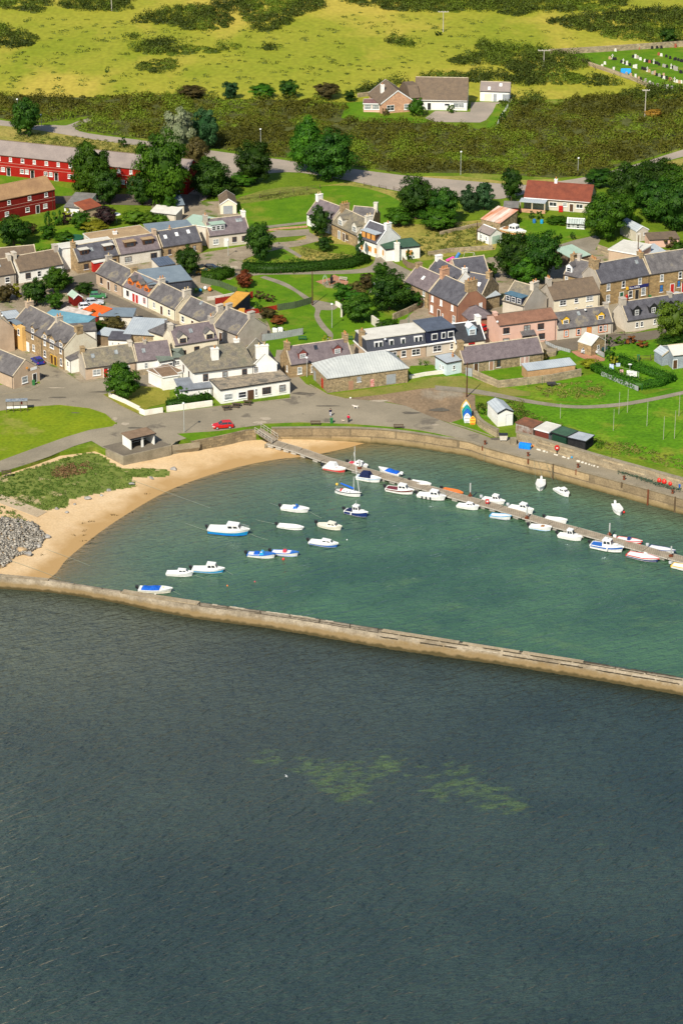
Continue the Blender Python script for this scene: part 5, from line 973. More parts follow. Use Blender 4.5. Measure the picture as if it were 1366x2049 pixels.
H_('shed', 'bright red shed with grey roof left of the red roofed bungalow', 'shed', (1007, 415), (1036, 416), 2.0, 3.2, .5, paint('shed_red', (.42, .03, .025)), R_felt, roof='mono')
t, W, D, h = H_('barn', 'stone barn with rust streaked sheet roof beside the land-bound cabin boat', 'barn', (962, 438), (1000, 447), 2.4, 7.0, 1.4, W_rubble, mat('rust_streaked_roof', (.60, .55, .48), (.48, .15, .05), s=.5, s2=2, stretch=(.9, .12, .12), v2=.15), roof='mono', gutter=None)
t, W, D, h = H_('garage', 'small white garage with pale green door beside the dry grass', 'garage', (955, 461), (980, 471), 2.4, 3.6, 1.1, W_white, R_grey, skew=False, front=[(.3, 1.2, .5, 1.0), (.7, 1.2, .5, 1.0)], verge=M_whitep)
q = MB(); q.box(W + .003, W + .05, .6, 3.0, 0, 2.0); q.build('garage_door', R_green, t)
H_('greenhouse', 'small white framed greenhouse in the garden of the red roofed bungalow', 'greenhouse', (1133, 447), (1169, 449), 1.3, 2.6, .9, M_glassl, mat('greenhouse_glass', (.50, .56, .52), (.38, .44, .40), rough=.15, spec=.8, bump=0, stripes=('X', .6, .35)), verge=M_whitep, front=[(u, .7, .9, 1.0) for u in (.12, .37, .63, .88)])
H_('shed', 'grey boarded gabled shed with one dark window under the big right trees', 'shed', (1272, 463), (1296, 459), 2.7, 7, 1.0, W_pale, R_asb, roof='xgable', front=[(.72, 1.8, .8, .7)], doors=[('f', .2, {'m': M_dirtyw})], verge=M_whitep)
H_('shed', 'long low pink shed with brown roof near the right edge', 'shed', (1298, 480), (1358, 477), 2.0, 4, .35, W_pink, R_brown, roof='mono')
H_('workshop', 'boxy pink harled workshop with white flat roof behind the post office', 'workshop', (1217, 500), (1272, 510), 3.6, 8, .3, W_tan, R_whitef, roof='flat', gutter=M_whitep, sidewm=W_pink)
H_('shed', 'low store with pale corrugated roof behind the post office workshop', 'shed', (1262, 514), (1330, 503), 1.9, 5, .3, W_pale, R_asb, roof='mono')
t, W, D, h = H_('carport', 'open carport with pale green roof above the stone house chimneys', 'carport', (1145, 519), (1180, 510), 2.3, 6.5, .7, W_wood, R_green, roof='mono', gutter=M_blackp)
H_('house', 'old stone house with white arched dormer half hidden by dark trees', 'house', (1127, 549), (1166, 558), 4.6, 6.6, 3.0, W_stone2, R_slate, front=[(.15, 3.6, .8, 1.4, {'gm': M_glassl}), (.72, 3.6, .8, 1.4, {'gm': M_glassl})], chims=[(0, .9, .9, 1.6, W_stone, 1), (.38, 1.2, .8, .8, W_harl, 0)], dorms=[(.2, 1.66, 1.5, .5, 'gable', M_whitep, R_slate, {})])
# --- post office row ---
t, W, D, h = H_('shop', 'tall sandstone post office with navy sign board and slate roof', 'post office', (1199.5, 568), (1299.5, 549.5), 5.4, 7.4, 3.4, W_stone2, R_slate2, front=[(.17, 4.3, .9, 1.6, {}), (.47, 4.3, .9, 1.6, {}), (.80, 4.3, .9, 1.6, {}), (.17, 1.6, 1.0, 1.7, {'gm': M_glassl}), (.62, 1.6, 1.1, 1.7, {}), (.88, 1.7, 1.2, 1.8, {})], doors=[('f', .44, {'m': M_greenp, 'h_': 2.5}), ('f', .75, {'m': M_blackp, 'h_': 2.4, 'fm': M_skew})], chims=[(0, 1.2, 1.2, 2.4, W_stone, 3), (1, .8, .9, 1.4, W_stone, 2)], sky=[(.85, .6)], sidewm=W_harl)
q = MB(); q.box(W * .57, W * .97, -.16, -.003, 2.78, 3.45); sgn = q.build('sign_board', M_navyp, t)
def text_mesh(s, size, m, parent, loc, rot, name='lettering', align='LEFT'):
 c = bpy.data.curves.new('t', 'FONT'); c.body = s; c.size = size; c.extrude = .015; c.align_x = align
 o = bpy.data.objects.new('t', c); COL.objects.link(o); bpy.context.view_layer.update()
 me = bpy.data.meshes.new_from_object(o.evaluated_get(bpy.context.evaluated_depsgraph_get())); bpy.data.objects.remove(o)
 me.materials.clear(); me.materials.append(m); o = bpy.data.objects.new(name, me); COL.objects.link(o); o.parent = parent; o.location = loc; o.rotation_euler = rot; return o
text_mesh('Post Office', .62, M_whitep, sgn, (W * .585, -.18, 2.9), (R(90), 0, 0))
q = MB(); q.box(W * .525, W * .56, -.35, -.003, 2.9, 3.5); q.build('hanging_sign', M_yelp, t)
pb_ = thing('post_box', 'red pillar box fixed to the wall beside the post office window', 'post box', wroot(t, W * .535, -.25, .0), t.rotation_euler[2])
q = MB(); q.lathe([(.16, .5), (.16, .9), (.26, .95), (.28, 1.0), (.28, 1.6), (.22, 1.72), (.05, 1.78)], (0, 0, 0), 12); q.tube((0, 0, 0), (0, 0, .5), .12); q.build('box_body', M_redp, pb_)
q = MB(); q.box(-.17, .17, -.31, -.27, 1.42, 1.48); q.build('slot', M_blackp, pb_)
t, W, D, h = H_('house', 'tall sandstone terrace with bright red door, cut off by the right edge', 'house', (1300, 549.3), (1450, 527), 5.4, 7.4, 3.4, W_stone2, R_slate, front=[(.155, 4.2, .9, 1.6, {'fm': M_whitep}), (.40, 4.2, .9, 1.6, {}), (.155, 1.7, .9, 1.7, {'fm': M_brownp, 'gm': M_bluep}), (.385, 2.2, .8, 1.6, {'gm': M_bluep, 'fm': M_brownp}), (.7, 4.2, .9, 1.6, {})], doors=[('f', .30, {'m': M_redp, 'h_': 2.4}), ('f', .45, {'m': M_redp, 'h_': 2.3})])
q = MB(); q.box(W * .42, W * .6, -1.2, -.003, 2.5, 2.66); q.box(W * .43, W * .43 + .12, -1.1, -.98, 0, 2.49); q.build('porch_canopy', R_brown, t)
H_('cottage', 'pale grey cottage with three dark hooded dormers below the post office', 'cottage', (1253, 642.5), (1400, 620), 2.6, 6.6, 3.2, W_pale, R_slate2, front=[(.14, 1.4, .7, 1.2, {}), (.205, 1.4, .7, 1.2, {}), (.38, 1.5, .6, 1.1, {})], chims=[(0, .9, 1.2, 1.5, W_harl, 0), (.67, .6, .8, 1.2, W_harl, 0)],
dorms=[(.15, 1.92, 1.62, .6, 'gable', M_blackp, R_slate2, {'h': 1.2, 'w': .95, 'mull': 1}), (.375, 1.92, 1.62, .6, 'gable', M_blackp, R_slate2, {'h': 1.2, 'w': .95, 'mull': 1}), (.60, 1.92, 1.62, .6, 'gable', M_blackp, R_slate2, {'h': 1.2, 'w': .95, 'mull': 1})])
# --- right hand gardens ---
t, W, D, h = H_('hut', 'brown stone hut with bright white sheet roof by the small car park', 'hut', (1156, 683.5), (1182, 692), 2.4, 4.6, 1.4, W_stone, R_whitef, skew=False, right=[(.5, 1.5, .7, 1.0)], verge=M_whitep, gutter=None)
H_('shed', 'long timber shed with pale sheet roof along the garden wall', 'shed', (1055, 742), (1150, 730), 2.1, 3.2, .3, mat('tan_boards', (.55, .34, .17), (.42, .26, .13), s=1, stripes=('X', .3, .2)), R_asb, roof='mono', gutter=None)
t, W, D, h = H_('shed', 'grey shed with pale blue ridged roof at the right edge garden', 'shed', (1324, 712), (1348, 708), 2.3, 3.2, .9, mat('grey_blue_boards', (.33, .38, .42), s=1, stripes=('X', .3, .2)), R_asb, roof='xgable')
H_('shed', 'shed with cream roof and brown door cut off by the right edge', 'shed', (1346, 712), (1420, 704), 3.0, 6, 1.2, MC['grey_blue_boards'], R_whitef, roof='gable', doors=[('f', .06, {'m': M_brownp})], skew=False)
# --- distant bungalow ---
t, W, D, h = H_('bungalow', 'large far bungalow wing with long brown roof and white walls', 'bungalow', (829, 199), (934, 201), 2.9, 13.0, 4.6, W_white, R_brown, skew=False, over=.4, front=[(.62, 1.6, 1.5, .8, {'trans': 0}), (.84, 1.5, 3.0, 1.5, {'mull': 1, 'trans': 0})], doors=[('f', .28, {'m': M_blackp})], right=[(.2, 1.5, .8, 1.3)], verge=M_skew, gutter=M_whitep)
t, W, D, h = H_('bungalow', 'pink brick gabled front of the far bungalow with white bargeboards', 'bungalow', (762, 208), (829, 203), 2.8, 12, 3.4, W_brick, R_brown, roof='xgable', front=[(.28, 1.5, 2.2, 1.6, {'mull': 1}), (.80, 1.5, 2.2, 1.6, {'mull': 1})], verge=M_whitep, over=.4, chims=[])
chimney(t, W * .22, 6, 4.2, 6.4, .9, 1.0, W_white, 1)
q = MB(); q.sweep_x([(1.0, 3.5), (4, 6.4), (8, 6.4), (12, 3.5)], W - 1.0, W + 2.0); q.build('valley_roof', R_brown, t)
H_('sunroom', 'white framed glazed sunroom at the left of the far bungalow', 'sunroom', (727, 208), (761, 208.5), 2.3, 4.5, 0, W_pink, mat('mauve_felt', (.24, .13, .12)), roof='flat', gutter=M_whitep, front=[(.25, 1.5, 2.0, 1.4, {'mull': 0, 'gm': M_glassl}), (.72, 1.5, 2.0, 1.4, {'gm': M_glassl})], left=[(.5, 1.5, 2, 1.4)])
t, W, D, h = H_('garage', 'white double garage with grey roof right of the far bungalow', 'garage', (960, 182), (1019, 184), 2.9, 5.0, 2.0, W_white, R_grey, skew=False, sky=[(.3, .1, M_whitep), (.68, .5, M_whitep)], verge=M_skew)
for u in (.15, .45, .76): q = MB(); q.box(W * u, W * u + (2.0 if u != .45 else .9), -.05, -.003, 0, 2.2); q.build('garage_door', M_greyp if u > .2 else W_cream, t)
# ================= VEGETATION =================
L_dark = leafmat('dark_leaves', (.011, .040, .005), (.060, .135, .012)); L_mid = leafmat('mid_leaves', (.020, .070, .005), (.085, .200, .012))
L_bright = leafmat('bright_leaves', (.05, .11, .008), (.15, .26, .02)); L_silver = leafmat('silver_leaves', (.17, .22, .11), (.42, .46, .27)); L_purple = leafmat('purple_leaves', (0.022, 0.014, 0.014), (0.078, 0.042, 0.036))
L_yellow = leafmat('yellow_leaves', (.16, .18, .012), (.38, .38, .03)); L_brown = leafmat('brown_leaves', (.05, .045, .015), (.15, .12, .035)); L_red = leafmat('red_leaves', (.12, .04, .012), (.32, .11, .03)); L_orange = leafmat('orange_leaves', (.25, .14, .02), (.48, .28, .04))
L_pine = leafmat('blue_green_needles', (.015, .05, .015), (.06, .13, .045)); L_gorse = leafmat('gorse_leaves', (.05, .052, .007), (.125, .19, .014), .15, (.098, .098, .012)); L_gorse2 = leafmat('far_gorse_leaves', (.035, .06, .010), (.12, .20, .018), .15, (.07, .105, .016))
L_grass = leafmat('marram_leaves', (.07, .15, .02), (.20, .31, .06), .3); L_grass2 = leafmat('rough_grass_leaves', (.09, .13, .02), (.26, .25, .06)); L_clip = leafmat('hedge_leaves', (0.023, 0.086, 0.007), (0.086, 0.201, 0.016)); L_flower = leafmat('flower_petals', (.35, .04, .02), (.7, .25, .05))
M_bark = mat('bark', (.12, .085, .055), (.07, .05, .035), s=3, s2=9)
TPL = {}
def crown_tpl(shape, size, seed):
 k = (shape, size, seed)
 if k in TPL: return TPL[k]
 rng = np.random.default_rng(seed * 17 + 3)
 rx, z0, z1, nc, nl, lf = {'xl': (6, .6, 11.5, 90, 95, .55), 'l': (4.2, .5, 8.5, 64, 85, .48), 'm': (2.6, .25, 5.6, 40, 75, .36), 's': (1.4, -.1, 2.3, 20, 65, .26), 'hs': (1.2, -.1, 1.6, 18, 50, .22)}[size]
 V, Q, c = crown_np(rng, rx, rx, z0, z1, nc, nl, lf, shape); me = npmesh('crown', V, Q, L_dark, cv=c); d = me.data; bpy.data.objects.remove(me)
 mb = MB(); top = z0 + (z1 - z0) * .55; r = rx * .055 + .04
 mb.tube((0, 0, -.4), (0, 0, top), r, r * .4, 7)
 for q in range(5):
  a = q * 2.4 + seed; zz = z0 + (top - z0) * (.25 + .12 * q); mb.tube((0, 0, max(zz, .15)), (math.cos(a) * rx * .6, math.sin(a) * rx * .6, zz + rx * .4), r * .45, r * .12, 5)
 to = mb.build('trunk', M_bark); td = to.data; bpy.data.objects.remove(to)
 TPL[k] = (d, td, rx * 2 * (1.12), z1); return TPL[k]
MATC = {}
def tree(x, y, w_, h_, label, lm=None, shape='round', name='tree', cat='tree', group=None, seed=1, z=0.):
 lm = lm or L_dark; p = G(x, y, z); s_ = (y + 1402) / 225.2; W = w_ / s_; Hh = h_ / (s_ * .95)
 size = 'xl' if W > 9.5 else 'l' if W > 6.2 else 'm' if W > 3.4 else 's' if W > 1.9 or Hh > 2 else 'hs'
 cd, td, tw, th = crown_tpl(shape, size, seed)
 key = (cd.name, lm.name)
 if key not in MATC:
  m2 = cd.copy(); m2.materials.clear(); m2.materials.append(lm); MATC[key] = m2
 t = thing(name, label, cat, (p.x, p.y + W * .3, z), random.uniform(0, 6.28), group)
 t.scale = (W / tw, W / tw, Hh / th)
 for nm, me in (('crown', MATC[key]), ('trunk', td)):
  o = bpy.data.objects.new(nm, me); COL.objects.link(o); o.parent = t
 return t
T = tree
T(53, 280, 64, 76, 'round dark tree beside the road above the red terrace, leftmost', L_dark, seed=1)
T(180, 405, 86, 112, 'tall green tree in front of the red terrace, left of a darker one', L_mid, 'round', seed=2)
T(214, 412, 66, 68, 'dark lower tree before the red terrace, right of the tall green one', L_dark, seed=3)
T(325, 428, 112, 152, 'very large broad green tree at the right end of the red terrace', L_mid, 'round', seed=4)
T(283, 415, 62, 66, 'lower dark tree left below the very large green tree', L_dark, seed=5)
T(357, 322, 72, 98, 'silvery grey leaved tree beside the upper road', L_silver, 'round', seed=2)
T(411, 305, 56, 82, 'dark green tree right behind the silvery grey one', L_pine, seed=3)
T(395, 350, 52, 68, 'brownish tree between the silvery tree and road junction', L_brown, seed=1)
T(418, 402, 88, 78, 'dark spreading tree above the cream garage', L_dark, seed=5)
T(452, 395, 56, 34, 'low dark bush right of the spreading tree above the garage', L_dark, 'dome', 'bush', 'bush', seed=2)
T(509, 373, 82, 82, 'dark round tree at the road bend above the lawn', L_dark, seed=2)
T(487, 375, 56, 24, 'low bright green bush at the foot of the road bend tree', L_mid, 'dome', 'bush', 'bush', seed=3)
T(617, 352, 86, 108, 'tall pointed green tree, left half of the big pair over the lawn', L_mid, 'cone', seed=1)
T(662, 372, 112, 98, 'massive broad dark tree, right half of the big pair over the lawn', L_dark, 'round', seed=4)
T(832, 446, 84, 84, 'dark bushy tree above the dry grass plot, tallest of its clump', L_dark, seed=3)
T(888, 455, 66, 72, 'dark tree right of the tallest one above the dry grass plot', L_dark, seed=1)
T(797, 458, 58, 36, 'leafy bush at left foot of the clump above the dry grass', L_mid, 'dome', 'bush', 'bush', seed=4)
T(877, 466, 84, 42, 'broad green bush at right foot of the clump above the dry grass', L_mid, 'dome', 'bush', 'bush', seed=2)
T(936, 428, 46, 56, 'spiky dark green tree by the wide pale road, left of two', L_pine, 'cone', seed=2)
T(968, 424, 50, 60, 'spiky dark green tree by the wide pale road, right of two', L_pine, 'cone', seed=3)
T(1023, 408, 44, 72, 'narrow dark tree just left of the red roofed bungalow', L_dark, 'tall', seed=3)
T(1202, 380, 68, 34, 'low dark bush behind right end of the red roofed bungalow', L_dark, 'dome', 'bush', 'bush', seed=3)
T(1214, 488, 96, 92, 'big green tree with bare trunk in front of the grey boarded shed', L_mid, seed=1)
for i, (x, y, w_, h_, l) in enumerate([(1262, 428, 96, 92, 'big dark tree of the right hand wood, behind the bare trunk tree'), (1312, 400, 92, 74, 'dark tree at the top of the right hand wood'), (1355, 412, 80, 74, 'dark tree at the upper right corner of the wood'), (1312, 452, 90, 84, 'dense tree of the right hand wood above the long pink shed'), (1358, 468, 90, 90, 'dense dark tree of the wood at the right edge'), (1246, 462, 60, 66, 'dark tree between grey boarded shed and bare trunk tree')]):
 T(x, y, w_, h_, l, [L_dark, L_dark, L_mid][i % 3], seed=i % 5 + 1, group='trees of the right hand wood')
T(1029, 566, 84, 92, 'dense dark tree behind the court roofs, left of its clump', L_dark, seed=4)
T(1080, 572, 96, 100, 'dense dark tree behind the court roofs, right of its clump', L_dark, seed=2)
T(1050, 576, 70, 60, 'dark tree between the two dense trees behind the court', L_mid, seed=3)
T(978, 560, 34, 32, 'small bush beside the pink gable behind the court', L_mid, 'dome', 'bush', 'bush', seed=2)
T(519, 528, 64, 76, 'dark green tree at the right end of the top cottage row', L_dark, seed=3)
T(376, 558, 56, 60, 'round dark tree beside the slate clad extension', L_dark, seed=4)
T(640, 478, 44, 66, 'dark upright tree in front of the white cottage with black dormers', L_dark, 'tall', seed=2)
T(648, 506, 38, 32, 'dark shrub below the upright tree by the white cottage', L_dark, 'dome', 'bush', 'bush', seed=4)
T(721, 520, 25, 48, 'narrow dark conifer at the corner of the boarded house', L_pine, 'cone', seed=1)
T(819, 521, 16, 20, 'small shrub against the white flat extension', L_mid, 'dome', 'bush', 'bush', seed=1)
T(489, 580, 36, 38, 'small rust red tree on the park lawn', L_red, seed=2)
T(734, 584, 32, 36, 'small light leaved tree right of the red brick memorial', L_brown, seed=3)
T(764, 566, 34, 38, 'small open tree beside the lane and parked car', L_mid, seed=1)
T(713, 604, 40, 38, 'olive green shrub behind the clipped hedges', L_brown, 'round', 'bush', 'bush', seed=5)
T(779, 630, 92, 78, 'large spreading dark tree left of the yellow sandstone house', L_dark, 'dome', seed=2)
T(824, 618, 52, 30, 'dark shrub mass right of the large spreading tree', L_dark, 'dome', 'bush', 'bush', seed=3)
T(686, 606, 44, 36, 'round clipped bright green bush nearest the memorial', L_clip, 'dome', 'bush', 'bush', seed=1)
T(712, 615, 46, 30, 'clipped green bush between two rounder ones in the park', L_clip, 'dome', 'bush', 'bush', seed=4)
T(716, 650, 68, 52, 'large dome clipped green bush beside the whitish park wall', L_clip, 'dome', 'bush', 'bush', seed=2)
T(775, 672, 44, 32, 'mixed garden shrub at the lower right of the park', L_mid, 'dome', 'bush', 'bush', seed=3)
T(758, 676, 32, 18, 'grey leaved low shrub at the lower right of the park', L_silver, 'dome', 'bush', 'bush', seed=1)
T(654, 688, 22, 14, 'low yellowish shrub behind a clay chimney pot by the path end', L_yellow, 'dome', 'bush', 'bush', seed=1)
T(244, 804, 74, 70, 'bushy green tree at the corner of the pub garden wall', L_mid, 'round', seed=5)
T(1345, 694, 76, 84, 'rounded yellow green tree at the right edge by the pale grey cottage', L_bright, seed=3)
T(1342, 706, 60, 26, 'dark low bush under the rounded yellow green tree', L_dark, 'dome', 'bush', 'bush', seed=3)
T(1220, 724, 24, 30, 'clipped dark ball topiary in the allotment garden', L_clip, 'round', 'bush', 'topiary', seed=4)
T(1228, 732, 20, 22, 'yellow leaved bush beside the ball topiary', L_yellow, 'dome', 'bush', 'bush', seed=2)
T(1085, 725, 24, 28, 'straggly shrub at right end of the long low stone cottage', L_brown, 'tall', 'bush', 'bush', seed=2)
for x, y, w_, h_, l, m, sh in [(26, 497, 74, 56, 'wide dark bush filling the garden at the left edge', L_dark, 'dome'), (97, 456, 18, 36, 'narrow dark cypress, left of two beside the dark red terrace', L_clip, 'tall'), (116, 454, 24, 38, 'broader dark cypress, right of two beside the dark red terrace', L_clip, 'tall'),
 (133, 452, 22, 26, 'purple brown shrub between cypresses and round green tree', L_purple, 'dome'), (162, 464, 42, 40, 'round bright tree in the top left gardens', L_mid, 'round'), (211, 456, 50, 42, 'dark purple leaved tree in the top left gardens', L_purple, 'round'),
 (140, 436, 26, 16, 'yellow green bush beside the grey garage roof', L_yellow, 'dome'), (190, 470, 56, 22, 'yellow green shrubs above the white flat roof', L_yellow, 'dome'), (268, 452, 50, 28, 'bright green hedge bush, left of three behind the brown felt roof', L_bright, 'dome'), (296, 452, 44, 24, 'bright green hedge bush, middle of three behind the brown felt roof', L_bright, 'dome'), (320, 453, 36, 20, 'bright green hedge bush, right of three behind the brown felt roof', L_bright, 'dome'),
 (95, 482, 36, 28, 'small green bush left of the trampoline', L_mid, 'dome'), (128, 486, 44, 18, 'low hedge bush in front of the trampoline', L_mid, 'dome'), (60, 470, 30, 20, 'low bush at the foot of the dark red terrace', L_brown, 'dome'), (245, 300 - 3, 20, 20, 'small dark bush on the dry bank above the red terrace', L_dark, 'dome'), (338, 434, 38, 44, 'small tree in front of the white prefab with dark windows', L_mid, 'round'),
 (72, 616, 56, 50, 'dark bush mass in the gardens behind the left terrace, left part', L_dark, 'dome'), (108, 592, 56, 50, 'dark bush mass in the gardens behind the left terrace, upper right part', L_mid, 'dome'), (110, 622, 40, 34, 'green bush beside the little red shed', L_mid, 'dome'), (33, 598, 26, 30, 'bright yellow green cone shaped conifer in the left garden', L_yellow, 'cone'),
 (10, 608, 44, 34, 'reddish brown bush at the left edge above the terrace chimneys', L_brown, 'dome'), (168, 592, 42, 24, 'dark leafy bush left of the silver car', L_dark, 'dome'), (180, 650, 38, 26, 'brownish bush in front of the orange roofed shed', L_brown, 'dome'), (228, 662, 50, 26, 'ragged bush right of the cream garage', L_brown, 'dome'), (196, 662, 44, 14, 'low green hedge bush behind the sheet roofed shed', L_mid, 'dome'), (128, 556 + 20, 40, 20, 'green bush at the bend of the dark street', L_mid, 'dome'),
 (833, 236, 38, 38, 'round tree in front of the pink brick bungalow gable', L_mid, 'round'), (901, 228, 18, 20, 'small clipped bush before the white bungalow wing', L_mid, 'round'), (771, 232, 18, 16, 'thin pale shrub at the pink brick wall', L_brown, 'dome'), (1004, 247, 18, 24, 'small dark bush on the bungalow garden fence', L_dark, 'round'), (700, 205, 26, 22, 'dark bush at the left corner of the bungalow lawn', L_dark, 'dome'),
 (460, 202, 36, 36, 'blue green pine on the field edge, left of the far pair', L_pine, 'round'), (577, 200, 42, 38, 'dark pine on the field edge, right of the far pair', L_dark, 'round'), (525, 200, 56, 26, 'low green bush between the two far pines', L_mid, 'dome'), (652, 202, 56, 30, 'ragged bush on the field edge right of the dark pine', L_brown, 'dome'), (382, 200, 60, 22, 'low brown bush on the field edge left of the blue green pine', L_brown, 'dome'), (1337, 92, 36, 34, 'dark tree at the cemetery wall', L_dark, 'round'),
 (1307, 240, 34, 20, 'orange brown dead bush in the scrub by the pole', L_orange, 'dome'), (876, 72, 18, 9, 'small dark bush below the far telegraph pole', L_dark, 'dome'), (214, 146, 12, 8, 'tiny dark bush on the far field', L_dark, 'dome'),
 (788, 448 - 10, 20, 16, 'small bush on the grass bank left of the dark clump', L_mid, 'dome'), (990, 462, 20, 16, 'scrubby bush by the garage with green door', L_mid, 'dome'), (1033, 446, 16, 22, 'bright green upright bush before the bungalow porch', L_bright, 'tall'), (1078, 440, 14, 18, 'small conifer before the red roofed bungalow', L_mid, 'tall'), (1062, 438, 14, 14, 'low shrub below the bungalow porch', L_dark, 'dome'), (1116, 452, 48, 14, 'low hedge in the garden of the red roofed bungalow', L_mid, 'dome'), (1145, 480, 14, 14, 'dark shrub on the lower edge of the bungalow lawn, right', L_dark, 'dome'), (1118, 479, 14, 12, 'dark shrub on the lower edge of the bungalow lawn, left', L_dark, 'dome'),
 (1340, 498, 26, 22, 'reddish garden shrub in front of the long pink shed', L_brown, 'dome'), (1356, 512, 34, 26, 'green shrub at the right edge behind the sandstone terrace', L_mid, 'dome'),
 (493, 605, 16, 24, 'bright small conifer between the red fences', L_bright, 'cone'), (520, 600, 24, 16, 'rusty shrub beside the upper red fence', L_brown, 'dome'), (540, 606, 24, 14, 'grey brown shrub above the lower red fence', L_brown, 'dome'), (517, 626, 20, 24, 'green shrub in the garden below the red fence', L_mid, 'dome'), (535, 640, 36, 20, 'brown heathery shrub by the grey garden fence', L_brown, 'dome'), (556, 652, 34, 18, 'red leaved shrub above the grey garden fence', L_red, 'dome'), (553, 664, 20, 12, 'dark shrub beside the white garden bags', L_dark, 'dome'),
 (1215, 690, 20, 16, 'dark shrub at the allotment corner by the grey fence', L_dark, 'dome'), (1262, 690, 26, 16, 'reddish shrub in the allotment garden', L_red, 'dome'), (1240, 692, 26, 14, 'green shrub in the allotment garden', L_bright, 'dome'), (1285, 696, 28, 12, 'rust coloured shrub right of the allotment beds', L_red, 'dome'), (1180, 738, 46, 12, 'yellow green low hedge by the red paved patio', L_yellow, 'dome'), (840, 731, 8, 10, 'tiny topiary ball, left of two in the front garden', L_clip, 'round'), (851, 733, 8, 10, 'tiny topiary ball, right of two in the front garden', L_clip, 'round'), (796, 724, 10, 14, 'small shrub at the end of the metal roofed store', L_mid, 'dome'), (364, 806 - 4, 34, 26, 'leafy pub garden shrub beside the white annexe', L_mid, 'dome')]:
 isb = sh == 'dome' or w_ < 20
 T(x, y, w_, h_, l, m, sh, 'bush' if isb else 'tree', 'bush' if isb else 'tree', seed=int(x) % 5 + 1)
# --- hedges ---
def hedge(pts, w_, h_, label, lm=None, z=0., lf=.34, dens=17, name='hedge'):
 rng = np.random.default_rng(len(label)); P = [G(x, y, z) for x, y in pts]; Ps = []; Ns = []
 for a, b in zip(P, P[1:]):
  d = (b - a); L = d.length; d.normalize(); n_ = Vector((-d.y, d.x, 0)); m = int(L * (2 * h_ + w_) * dens)
  t = rng.random(m); s_ = rng.random(m) * (2 * h_ + w_)
  for i in range(m):
   c = a + d * (t[i] * L); bump = 1 + .09 * math.sin(c.x * 1.3 + c.y) + .09 * math.sin(c.x * .53 + 1) + rng.normal(0, .09)
   if s_[i] < h_: o, q, nn = -w_ / 2, s_[i], -n_
   elif s_[i] < h_ + w_: o, q, nn = s_[i] - h_ - w_ / 2, h_, Vector((0, 0, 1))
   else: o, q, nn = w_ / 2, s_[i] - h_ - w_, n_
   c = c + n_ * o * bump; Ps.append((c.x, c.y, z + q * bump)); Ns.append(tuple(nn))
 V, Q = leaf_quads(np.array(Ps), np.array(Ns), lf, rng); mb = MB(); ribbon(mb, P, h_ * .82 + .1, w_ * .78, -.1); cV = np.array(mb.v); cQ = np.array(mb.f) + len(V)
 cv = np.concatenate([np.clip(rng.normal(.45, .22, len(Q)), 0, 1), np.full(len(cQ), .25)]); o = npmesh(name, np.concatenate([V, cV]), np.concatenate([Q, cQ]), lm or L_clip, cv=cv); tag(o, label, 'hedge')
 return o
hedge([(486, 541), (540, 544), (620, 540), (700, 533), (733, 522)], 3.6, 2.0, 'long dark hedge between park lawn and cottage lane', L_dark)
hedge([(404, 561), (430, 560), (460, 550)], 4.0, 2.2, 'short thick hedge beside the round dark tree and parked cars', L_clip)
hedge([(336, 816), (380, 808), (421, 800)], 2.2, 1.6, 'leafy dark hedge behind the white pub garden wall', L_dark)
hedge([(1186, 740), (1230, 760), (1276, 778), (1318, 772), (1342, 762)], 2.0, 1.7, 'clipped green hedge round the drying green', L_clip)
hedge([(1232, 722), (1280, 742), (1345, 765)], 2.4, 1.5, 'broad clipped hedge between allotment and lawn at the right', L_clip)
hedge([(955, 552), (985, 560)], 1.2, 1.2, 'short hedge under the trees by the stone steps', L_mid)
hedge([(0, 528), (60, 520), (110, 508)], 2.2, 1.4, 'loose garden hedge behind the brown roofed white cottage', L_mid)
# --- scrub and far field bushes ---
MAIN = [(-120, 190), (0, 192), (150, 195), (260, 193), (370, 187), (440, 199), (560, 199), (640, 203), (690, 215), (682, 236), (730, 246), (870, 246), (985, 262), (1005, 250), (1024, 210), (1060, 208), (1120, 212), (1150, 196), (1235, 190), (1300, 205), (1366, 190), (1500, 190), (1500, 254), (1366, 294), (1300, 315), (1240, 331), (1180, 350), (1110, 356), (1000, 348), (920, 346), (800, 345), (716, 334), (600, 318), (545, 313), (430, 296), (350, 288), (300, 278), (230, 270), (140, 256), (160, 246), (178, 232), (150, 236), (85, 246), (0, 236), (-120, 226)]
S('scrubland', MAIN, .036, M_scrubfloor)
scrub('gorse_scrub', 'dense brownish green gorse scrub between far field and pale road', 'scrub', L_gorse, [(MAIN, 11)], dens=.30, r0=1.0, r1=2.3, h0=1.0, h1=2.3, n_lf=70, leaf=.46, smooth=0)
